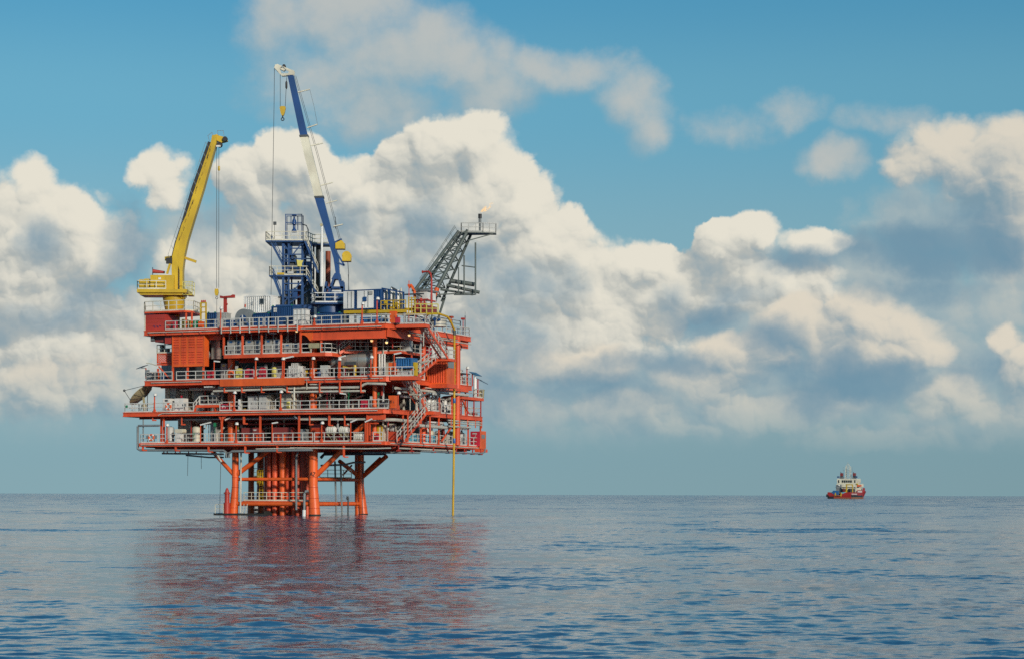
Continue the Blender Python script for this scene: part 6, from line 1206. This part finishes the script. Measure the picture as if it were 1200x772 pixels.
# right side of the cellar and lower decks (things facing the right side)
def side_box(name, label, cat, px0, px1, pt, u, dp, z0, m, doors=1):
    v0, v1 = V(px0,u), V(px1,u); zt_ = pu((px0+px1)/2,pt,u)[1]; t = thing(name, label, cat, (u-dp/2,(v0+v1)/2,z0)); part(t, 'body', MB().box(u-dp,u,v0,v1,z0+.1,zt_), m); part(t, 'skid', MB().box(u-dp+.05,u-.05,v0+.05,v1-.05,z0,z0+.098), 'dark_steel')
    for i in range(doors): a = v0+(v1-v0)*i/doors; c = v0+(v1-v0)*(i+1)/doors; part(t, 'panel', MB().box(u+.003,u+.03,a+.05,c-.05,z0+.15,zt_-.05), m)
    return t
side_box('water_tank', 'left aqua blue plastic tank behind the right railing, cellar deck', 'tank', 484.5,494,509.6,-.8,1.2,Z1,'aqua_plastic',2); side_box('water_tank', 'right aqua blue plastic tank, the longer one behind the right railing', 'tank', 496.5,510.5,509.8,-.8,1.2,Z1,'aqua_plastic',3)
def stank(label, px, pt, u, r, z0, m): v = V(px,u); zt_ = pu(px,pt,u)[1]; t = thing('upright_tank', label, 'tank', (u,v,z0)); part(t, 'shell', MB().lathe([(r,z0+.1),(r,zt_-.25),(r*.7,zt_-.08),(.05,zt_)],(u,v,0),18), m); part(t, 'base_ring', MB().lathe([(r*1.06,z0),(r*1.06,z0+.098)],(u,v,0),18), 'grey_steel'); part(t, 'ladder_rail', MB().bar((u+r+.08,v,z0+.2),(u+r+.08,v,zt_-.2),.06), 'rail_white'); return t
stank('white upright tank behind the long aqua tank on the cellar deck', 504,503.5,-2.4,.5,Z1,'cream_paint'); stank('grey upright tank near the red room at the right end of the cellar deck', 539,506,-1.6,.75,Z1,'light_grey'); stank('round grey tank under the orange container on the lower deck', 527,463,-1.6,1.15,Z2,'silver_clad')
for k_, (px, lb) in enumerate(((502.5,'left'),(506.8,'middle'),(511.2,'right'))): stank('%s white upright cylinder of three beside the black lettered board' % lb, px,463.5,-.5-.05*k_,.24,Z2,'white_paint')
for px0, px1, pt, m, lb in ((516,521,507,'light_grey','light grey junction cabinet left of the hanging yellow pipe, cellar deck'),(524,528.5,509,'beige_pipe','tan junction cabinet just behind the hanging yellow pipe, cellar deck'),(533,537.5,505,'grey_cabinet','grey junction cabinet right of the hanging yellow pipe, cellar deck')): side_box('junction_cabinet', lb, 'cabinet', px0,px1,pt,-1.0,.7,Z1,m)
side_box('blue_drum_box', 'small blue bin at the right railing of the lower deck', 'bin', 529,531.5,481,-.3,.6,Z2,'blue_paint'); side_box('red_valve_box', 'crimson round valve box at the right end of the lower deck', 'box', 555.8,559.5,483.5,-.3,.7,Z2,'maroon_paint')
# black board with white lettering
v0, v1 = V(505.5,.6), V(516,.6); zc = pu(511,461.3,.6)[1]; t = thing('name_board', 'black board with blurred white lettering above the white cylinders', 'sign', (.6,(v0+v1)/2,zc-.25)); bd = part(t, 'board', MB().box(.56,.6,v0,v1,zc-.26,zc+.26), 'black_rubber'); lt = MB(); 
for i, f_ in enumerate((.12,.22,.30,.44,.52,.66,.8)):
    v = v0+(v1-v0)*f_
    lt.box(.603,.62,v,v+.16,zc-.14,zc+.14) if i % 3 == 0 else lt.box(.603,.62,v,v+.28,zc+.06,zc+.14).box(.603,.621,v,v+.09,zc-.14,zc+.059)
part(t, 'lettering', lt, 'white_paint', bd); part(t, 'hanger', MB().bar((.58,v0+.3,zc+.26),(.58,v0+.3,Z3-.6),.05).bar((.58,v1-.3,zc+.26),(.58,v1-.3,Z3-.6),.05), 'dark_steel')
# red room at the far right end of the cellar deck
vv = 26.6; u0, u1 = U(551.3,vv), U(562.3,vv); zt_ = ZZ(557,505,vv); zb_ = Z1-.35
t = thing('red_room', 'small dark red room with its sunlit side coloured orange at the right end of the cellar deck', 'room', ((u0+u1)/2,vv+1,Z1)); part(t, 'front_wall', MB().box(u0,u1,vv,vv+.1,Z1,zt_), 'crimson_paint'); part(t, 'lit_side_wall', MB().box(u1-.1,u1,vv+.1,vv+2.0,Z1-.3,zt_+.05).box(u0,u1-.1,vv+.1,vv+2.0,zt_-.1,zt_), OL); part(t, 'vent', MB().box(u1+.003,u1+.04,vv+.5,vv+1.6,zt_-.9,zt_-.4), 'grey_steel')  # orange side against crimson front: sunlight on the right side painted in
mk = MB(); ua, za = U(553.7,vv), ZZ(555,511.5,vv)
mk.box(ua,ua+.62,vv-.03,vv-.005,za+.35,za+.5).bar((ua+.55,vv-.02,za+.36),(ua+.25,vv-.02,za-.2),.03,.16,up=(0,1,0)); part(t, 'number_mark', mk, 'light_grey')
part(plat, 'end_beam', MB().box(-.1,u1+.1,26,28.9,Z1-.75,Z1-.35), OR)
# platforms at the far right: outrigger with solar panels
def side_pt(px, py, u): v, z_ = pu(px, py, u); return (u, v, z_)
ug = .4; va, vb = V(541,ug), V(566.5,ug)
so_ = small_deck('outrigger_deck', [(-1.2,va),(ug,va),(ug,vb),(-1.2,vb)], 15.0, [(.3,vb-2.4),(.3,vb-.1),(-1,vb-.1)], .35)
for v in (va+.3,va+2.2,vb-2.6,vb-.4): part(plat, 'post', MB().bar((.2,v,Z2),(.2,v,14.7),.13), 'red_paint')
part(plat, 'deck_brace', MB().bar((.2,va+.3,14.8),(.2,va+2.6,Z2+.3),.16), OR); part(plat, 'end_beam', MB().box(-2,.6,V(514,.6),V(549,.6),Z3-.9,Z3-.55), OR)
def solar(label, pole, y0, y1, p, q_, u):
    b_ = side_pt(pole,y0,u); t_ = side_pt(pole,y1,u); t = thing('solar_panel', label, 'solar panel', b_); part(t, 'pole', MB().tube(b_,t_,.09,8), 'red_paint'); P = Vector(side_pt(*p,u)); Q = Vector(side_pt(*q_,u)); w = Vector((1.0,-.35,-.5)); n_ = (Q-P).cross(w).normalized()*.06; P -= w*.5; Q -= w*.5
    part(t, 'panel', MB().add([P,Q,Q+w,P+w,P+n_,Q+n_,Q+w+n_,P+w+n_],[(0,1,2,3),(7,6,5,4),(1,0,4,5),(2,1,5,6),(3,2,6,7),(0,3,7,4)]), 'solar_blue'); part(t, 'arm', MB().bar(t_,(P+Q+w)/2,.08), 'dark_steel')
solar('upper dark solar panel on a red pole at the far right', 553.5,452,437.5,(553,437),(561.3,438.2),-.2); solar('right, lower dark solar panel on a red pole at the far right', 560,464,444,(560.5,443.8),(568.5,447.5),.3)
for a, b, y0, y1, m, lb in ((540,548.5,436.3,437.2,'dark_steel','flat dark shelter roof on white posts left of the solar panels'),):
    t = thing('shelter', lb, 'shelter', side_pt(544,452,-.4)); P = side_pt(a,y0+.2,-.4); Q = side_pt(b,y1-.5,-.4); part(t, 'roof', MB().box(-1.4,-.1,P[1],Q[1],P[2]-.12,P[2]), m)
    for v in (P[1]+.3,Q[1]-.3): part(t, 'post', MB().bar((-.3,v,Z3),(-.3,v,P[2]-.1),.08), 'red_paint')
    part(t, 'equipment', MB().box(-1.0,-.5,P[1]+1,P[1]+1.5,Z3,P[2]-.4).box(-1.0,-.5,P[1]+2.2,P[1]+2.8,Z3,P[2]-.8), 'light_grey')
solo('tan_pot', 'tan round equipment pot on the outrigger deck at the far right', 'pot', MB().lathe([(.42,15.02),(.48,15.5),(.5,16.0),(.55,16.05),(.55,16.15),(.1,16.25)],(-.2,V(563,-.2),0),14), 'dish_tan', (-.2,V(563,-.2),15.0)); solo('vent_cylinder', 'white upright cylinder beside the right red pole on the outrigger deck', 'cylinder', MB().lathe([(.2,15.02),(.22,15.2),(.22,17.4),(.1,17.6),(.1,17.8)],(0,V(556.6,0),0),12), 'white_paint', (0,V(556.6,0),15.0))
# ---- floodlights on posts along the railings
def flood(label, px, y_lamp, v, deckz, m='orange_paint', side=None):
    if side is None: u = U(px,v); zl = ZZ(px,y_lamp,v); vv = v
    else: u = side; vv = V(px,u); zl = pu(px,y_lamp,u)[1]
    t = thing('floodlight', label, 'floodlight', (u,vv,deckz), 'floodlights on posts along the deck railings')
    part(t, 'post', MB().bar((u,vv,deckz-.15),(u,vv,zl-.05),.11), m); part(t, 'bracket', MB().box(u-.13,u+.13,vv-.1,vv+.12,deckz-.1,deckz+.35), m)
    part(t, 'lamp_head', MB().lathe([(.05,.16),(.16,.12),(.22,-.02),(.24,-.16),(.14,-.2)],(u+.16,vv-.12,zl+.02),12).box(u-.06,u+.12,vv-.06,vv+.06,zl-.1,zl+.1), 'lamp_white')
DN = {Z1:'cellar deck', Z2:'lower deck', Z3:'middle deck', Z4:'top deck'}
for px, y, dz, lb in ((258.3,361,Z4,'floodlight post beside the grey tote tanks on the top deck'),(424,355.8,Z4,'floodlight post in front of the white workshop doors, top deck'),(368,371,Z4,'short floodlight post with a bent red arm by the blue power pack'),
    (299.5,420,Z3,'floodlight post between the two round topped hose covers'),(331,420,Z3,'floodlight post left of the bottle rack, middle deck'),(366.3,419.5,Z3,'floodlight post touching the thick column on the middle deck'),(397,420.5,Z3,'thin floodlight post before the left end of the silver vessel'),(434.5,418,Z3,'floodlight post before the right end of the silver vessel'),
    (181,462,Z2,'red floodlight post beside the satellite dish'),(274.4,459.5,Z2,'floodlight post right of the thick left column on the lower deck'),(328.8,458.5,Z2,'floodlight post left of the yellow drum, lower deck'),(466.5,460,Z2,'floodlight post near the outer stairs, lower deck'),
    (195.5,497.5,Z1,'floodlight post left of the rounded white pump head'),(276.8,496,Z1,'floodlight post left of the dark red tanks in the cellar deck'),(377,495,Z1,'floodlight post left of the raft canisters in the cellar deck'),
    (441.5,350,Z4,'tall thin orange lamp post left of the corner lockers, top deck')):
    flood(lb, px, y, .0, dz)
flood('floodlight post at the far right between shelter and solar panel', 547,430.5,.0,Z3,side=.0)
# ---- slanting tube lights under the decks
def tube_light(label, a, b, v, z1, side=None):
    P = Vector(fp(*a,v)); Q = Vector(fp(*b,v)); t = thing('tube_light', label, 'lamp', P, 'white tube lights along the deck edges')
    part(t, 'housing', MB().bar(P,Q,.2,.16), 'lamp_white'); part(t, 'arm', MB().bar(P,(P.x,P.y,z1),.09), 'orange_paint')
for a, b, v, z1, lb in (((251,422.8),(257.5,423.3),.2,Z3,'tube light under the silver exhaust duct'),((333,419.5),(344,417.2),.0,Z3,'slanting tube light above the bottle rack of the middle deck'),((315.5,390.4),(323.5,390.4),1.0,Z4-.5,'level tube light over the fifth and sixth mezzanine cabinets'),((239.5,452.9),(249,452.4),.3,Z3-.3,'tube light over the small white step platform'),
    ((398.5,460.2),(405,461.2),.2,Z3-.4,'tube light low under the pipe runs in front of the lower deck'),((235,497.5),(247,494.5),-.1,Z1,'slanting tube light left of the first orange post, cellar deck'),((319,495.5),(325.5,494.5),-.1,Z1,'tube light left of the right dark red tank'),((411,494.3),(418.5,491),-.1,Z1,'slanting tube light above the diagonal orange brace'),((428,494),(436,490.5),-.1,Z1,'slanting tube light over the orange portal'),((264,491.7),(270,488.8),.6,Z2-.5,'tube light under the lower deck right of the haunch'),((345,487),(350,490.5),.6,Z2-.5,'tube light sloping down to the right before the middle orange post'),((397,418.8),(405,416.6),1.4,Z3,'slanting tube light at the left head of the silver vessel'),((442,395),(451.5,394.2),.8,Z4-.5,'level tube light right of the corner column under the top deck'),((462,414.6),(470,413),1.2,Z3,'tube light above the bright blue corrugated container')):
    tube_light(lb, a, b, v, z1)
def bulb(label, px, py, v, z1):
    u, z_ = pv(px,py,v); t = thing('lit_lamp', label, 'lamp', (u,v,z_), 'small lit bulkhead lamps under the top deck'); part(t, 'globe', MB().sphere((u,v,z_),.16,8), 'lamp_glow'); part(t, 'stem', MB().bar((u,v,z_+.15),(u,v,z1),.06), 'grey_steel'); part(t, 'hood', MB().lathe([(.24,.08),(.08,.2)],(u,v,z_),10), 'grey_steel')
for px, py, v, lb in ((347.6,387.8,.6,'lit orange lamp at the right end of the mezzanine cabinet row'),(433,394.5,1.4,'upper lit lamp left of the corner column under the top deck'),(435.5,399,1.6,'lower lit lamp left of the corner column under the top deck'),(453,401,1.4,'hanging lit lamp right of the corner column'),(479.5,392.6,4,'lit lamp under the top deck left of the outer stairs')): bulb(lb, px, py, v, Z4-.5)
# ---- larger plant deeper inside, seen between the fronts
for px0, px1, pt, v, z0, m, nm, lb in ((268,285,430,6.5,Z3,'grey_cabinet','pump_skid','grey pump skid deep in the middle deck behind the supply box'),(340,362,428,7,Z3,'light_grey','cooler_unit','pale cooler deep behind the bottle rack on the middle deck'),(443,462,412,7,Z3,'beige_pipe','filter_unit','tan filter unit deep behind the corner column'),(348,364,466,6,Z2,'grey_steel','pump_skid','dark grey pump skid behind the thick column on the lower deck'),(372,392,467,6,Z2,'beige_pipe','filter_unit','tan filter unit right of the thick column deep in the lower deck'),(396,420,465,6.5,Z2,'grey_cabinet','cooler_unit','grey cooler deep in the lower deck left of the pinkish red cabinet'),(432,452,466,6,Z2,'light_grey','compressor_unit','pale compressor deep behind the right orange column, lower deck'),(306,318,500,6,Z1,'dark_steel','pump_skid','dark pump skid between the two dark red tanks'),(378,412,494,5,Z1,'maroon_paint','store_locker','dark red store locker behind the raft canisters'),(453,466,500,4,Z1,'deep_red','store_locker','brick red store locker near the bottom of the outer stairs'),(262,282,497,5.5,Z1,'beige_pipe','filter_unit','tan filter unit left of the dark red tanks in the cellar'),(268,288,462,6,Z2,'grey_steel','compressor_unit','dark compressor behind the slim white post box')):
    u0, u1, v0, v1, zb_, zt_ = boxpx(px0, px1, pt, v, 2.2, z0); t = thing(nm, lb, nm.split('_')[0], ((u0+u1)/2,(v0+v1)/2,z0))
    part(t, 'body', MB().box(u0+.1,u1-.1,v0,v1,z0+.25,z0+(zt_-z0)*.7), m); part(t, 'skid', MB().box(u0,u1,v0-.1,v1,z0,z0+.248), 'dark_steel'); part(t, 'motor', MB().lathe([(.2,u0+.2),(.42,u0+.3),(.42,u0+(u1-u0)*.5),(.2,u0+(u1-u0)*.5+.1)],(0,v0+.6,z0+(zt_-z0)*.7+.4),12,'x'), 'light_grey'); part(t, 'pipe', MB().path([(u1-.4,v0+.3,z0+(zt_-z0)*.7),(u1-.4,v0+.3,zt_+.3),(u1-1.3,v0+.3,zt_+.32)],.12,8), 'beige_pipe')
# ---- right side of the middle deck and mezzanine
for px0, px1, pt, m, lb in ((484,487,424,'yellow_paint','yellow box left of the outer stair foot on the middle deck'),):
    cab('yellow_box', lb, 'box', px0,px1,pt,2.2,.6,Z3,m,1)
cab('instrument_cabinet', 'grey instrument panel behind the catwalk railing on the right', 'panel', 470,480,398,6.6,.8,ZM+.3,'light_grey',2); cab('yellow_locker', 'yellow locker behind the catwalk railing on the right', 'panel', 466,469.5,407,6.4,.5,ZM+.3,'yellow_paint',1); side_box('crimson_panel', 'crimson panel behind the upper outer stair under the top deck', 'panel', 502,506,407,-1.0,.5,ZM+.3,LK)
part(plat, 'hose_loop', MB().path([side_pt(537,404,.2),side_pt(540,404,.2),side_pt(541,406,.2),side_pt(540,409.5,.2),side_pt(537,409.8,.2)],.08,6), 'dark_steel')
# ================================================================ the supply ship on the horizon
D = 1750.0; sx0, _ = pw(969.5, 580, D); YAW = radians(-25)
ship = thing('supply_ship', 'red and white offshore supply ship seen from its stern far out at right', 'ship', (sx0, D, 0), frame='world', rot=YAW)
ship.o.scale = (1.12, 1.2, .94)
ship.base = Vector((0,0,0))                                     # ship frame: x to starboard, y forward, stern at y=0
Bm, Ln = 17.5, 47.
def sp_(name, mb, m, parent=None): return part(ship, name, mb, m, parent)
def hull_sec(y): # half breadth fore and aft
    if y < 30: return Bm/2
    return Bm/2*max(.04, 1-((y-30)/(Ln-30))**2.0)
def sheer(y): return 3.4 if y < 16 else 3.4+(y-16)/31*5.0 if y > 24 else 3.4+(y-16)*.16
h = MB(); ys = [0,1,4,10,16,17,24,30,35,40,44,47]; rings = []
for y in ys:
    b = hull_sec(y); t_ = sheer(y); f_ = 1.25 if y > 30 else 1.0
    rings.append([(Bm/2-b*.85,y,-2),(Bm/2-b*.97,y,0.2),(Bm/2-b,y,1.4),(Bm/2-b*f_ if y < 47 else Bm/2-1,y,t_),(Bm/2+b*f_ if y < 47 else Bm/2+1,y,t_),(Bm/2+b,y,1.4),(Bm/2+b*.97,y,.2),(Bm/2+b*.85,y,-2)])
o = [p for r_ in rings for p in r_]; fs = []
for i in range(len(ys)-1):
    for k in range(8): fs.append((i*8+k,i*8+(k+1)%8,(i+1)*8+(k+1)%8,(i+1)*8+k))
fs += [tuple(range(8)), tuple(reversed(range((len(ys)-1)*8,len(ys)*8)))]
h.add(o, fs); hull = sp_('hull', h, 'hull_red')
sp_('boot_top', MB().box(Bm-.6,Bm+.1,1.5,31,-.8,1.5).box(4.5,Bm-.5,-.12,.02,-.8,1.1), 'hull_brown', hull); sp_('boot_top', MB().box(.4,5,-.16,-.0,-.5,2.0), 'hull_black', hull); sp_('side_strake', MB().box(Bm+.02,Bm+.12,1,30,1.5,3.0), 'hull_black', hull)
# bulwarks: red, high at the stern corners and dipping at the roller
sp_('bulwark', MB().prismy([(0,2.6),(.3,5.6),(1.6,5.8),(4.5,4.2),(6.2,2.6)],-.25,.35).prismy([(9.6,2.6),(11.2,4.2),(14.2,5.6),(17.2,5.8),(17.5,2.6)],-.25,.35).box(.0,.5,.35,17,3.2,5.6).box(17.0,17.5,.35,17,3.2,5.6), 'hull_red')
sp_('fender', MB().box(-.9,.1,.2,9,2.0,3.9).box(-.6,1.2,-.9,.2,1.6,3.2), 'hull_black'); sp_('fender', MB().box(17.5,18.0,1,15,2.4,3.3), 'hull_black'); sp_('stern_roller', MB().lathe([(.75,6.0),(.75,10.0)],(0,0.1,2.6),14,'x'), 'hull_brown')
for x in (5.6, 10.0): sp_('roller_post', MB().prismy([(x,2.2),(x+.9,2.2),(x+.7,5.2),(x+.2,5.2)],-.5,.6), 'yellow_paint')
sp_('side_board', MB().box(17.3,17.46,17,31,3.4,7.6).box(17.2,17.5,31.1,36,5.6,9.6), 'hull_red'); mk = MB()
for i in range(9): mk.box(17.47,17.52,3+i*1.5,3.8+i*1.5,3.5,4.6)
for i in range(5): mk.box(17.47,17.55,18+i*2.2,19.4+i*2.2,5.6,7.0)
sp_('side_marking', mk, 'white_paint')
ac = sp_('accommodation', MB().box(1.6,15.9,16.5,34,4.4,10.4).box(1.2,16.4,18,36,10.42,13.2), 'cream_paint')
sp_('window', MB().box(5.2,8.0,16.4,16.49,4.6,6.6), 'window_dark', ac); wl = MB()
for x in (4.6,6.8,9,11.2): wl.box(x,x+.7,16.41,16.49,8.2,9.0)
sp_('porthole', wl, 'window_dark', ac); sp_('walkway', MB().box(.8,16.6,15.6,18,10.1,10.38).box(3.5,10.5,15.4,16.4,7.4,7.65), 'grey_cabinet', ac)
wh = sp_('wheelhouse', MB().prismy([(1.8,13.25),(15.8,13.25),(16.4,14.6),(16.2,17.6),(1.4,17.6),(1.2,14.6)],19,29), 'cream_paint')
for x in (5.0,6.6,8.2,9.8,11.4): sp_('window', MB().box(x,x+1.25,18.9,18.99,14.2,16.2), 'window_dark', wh)
for x in (2.2,14.4): sp_('window', MB().box(x,x+.9,18.9,18.99,14.0,16.4), 'window_dark', wh)
sp_('roof_rail', rail_mb([(1.8,19.2,17.6),(15.8,19.2,17.6)],1.0,1.6,.09,toe=False), 'grey_cabinet', wh)
m = MB()
for x in (6.6,10.2): 
    for y in (22.5,25): m.bar((x,y,17.6),(x+(8.4-x)*.16,y,28.5),.32)
for i in range(6): z_ = 18.6+i*1.95; m.bar((6.6+i*.05,22.5,z_),(10.2-i*.05,22.5,z_),.24); m.bar((6.6+i*.05,22.5,z_),(10.2-i*.05,22.5,z_+1.95),.14)
m.bar((6.9,22.5,28.4),(8.4,22.5,31.2),.22).bar((9.9,22.5,28.4),(8.4,22.5,31.2),.22).bar((8.4,22.5,31),(8.4,22.5,32.4),.12)
mast = sp_('mast', m, 'cream_paint')
for x in (5.0,11.8): sp_('antenna', MB().bar((x,22.5,23),(x,22.5,28),.12).bar((x,22.5,25),(8.4,22.5,25),.12), 'grey_steel', mast)
for x in (3.8,13.4):
    fn = sp_('funnel', MB().prismy([(x-1,17.7),(x+1,17.7),(x+.6,21.4),(x-.6,21.4)],21,24.5), 'dark_steel'); sp_('funnel_band', MB().box(x-.72,x+.72,20.9,24.6,20.1,22.6), 'maroon_paint', fn); sp_('exhaust', MB().bar((x,22.5,22.4),(x-1.1,22.5,23.8),.3), 'dark_steel', fn); sp_('fire_monitor', MB().box(x-2.7 if x < 8 else x+1.3,x-1.3 if x < 8 else x+2.7,20,21.4,18.4,19.8), 'blue_paint')
# yellow frame crane, deck cargo
yc = MB(); yc.bar((11.4,10,4),(11.4,10,12.6),.8).bar((11.0,10,12.4),(16.2,10,12.2),.8).bar((16.0,10,12.4),(16.0,10,5),.55).bar((8.5,9.5,4.2),(15.5,9.5,4.6),.5).bar((8.5,9.5,4.6),(11.4,9.5,6.5),.5)
sp_('deck_gantry', yc, 'yellow_paint'); sp_('deck_cargo', MB().prismy([(2.4,3.4),(6.6,3.4),(6.6,6.9),(3.4,7.1),(2.4,5.4)],3,7), 'bright_blue'); sp_('deck_cargo', MB().box(8.0,11.2,8,11,3.4,5.8), 'aqua_plastic'); sp_('winch', MB().box(6.6,9.0,13.5,16.2,5.6,8.6), 'maroon_paint'); sp_('winch_house', MB().box(2.0,5.8,14.5,16.4,4.4,12.2).box(2.4,4.4,14.2,14.45,8.8,12), 'grey_steel'); sp_('searchlight', MB().sphere((4.4,14,11.6),.7,8), 'white_paint'); sp_('deck_frame', MB().bar((3,12,5.2),(9,12,5.2),.35).bar((4.6,12,3.4),(4.6,12,5.2),.3), 'yellow_paint'); sp_('machinery', MB().box(11.9,15.6,12.5,16.3,5.0,8.8), 'dark_steel'); sp_('rescue_boat', MB().prismy([(16.5,10.5),(18.2,10.9),(18.2,12.1),(16.6,12.3)],19,25), 'orange_leg'); sp_('raft_rack', MB().box(16.4,17.6,17.5,19,12.4,13.4), 'yellow_paint')
sp_('deck_post', MB().bar((15.4,13,3.4),(15.4,13,11),.4).bar((16.6,16,4),(16.6,16,11),.3), 'cream_paint')
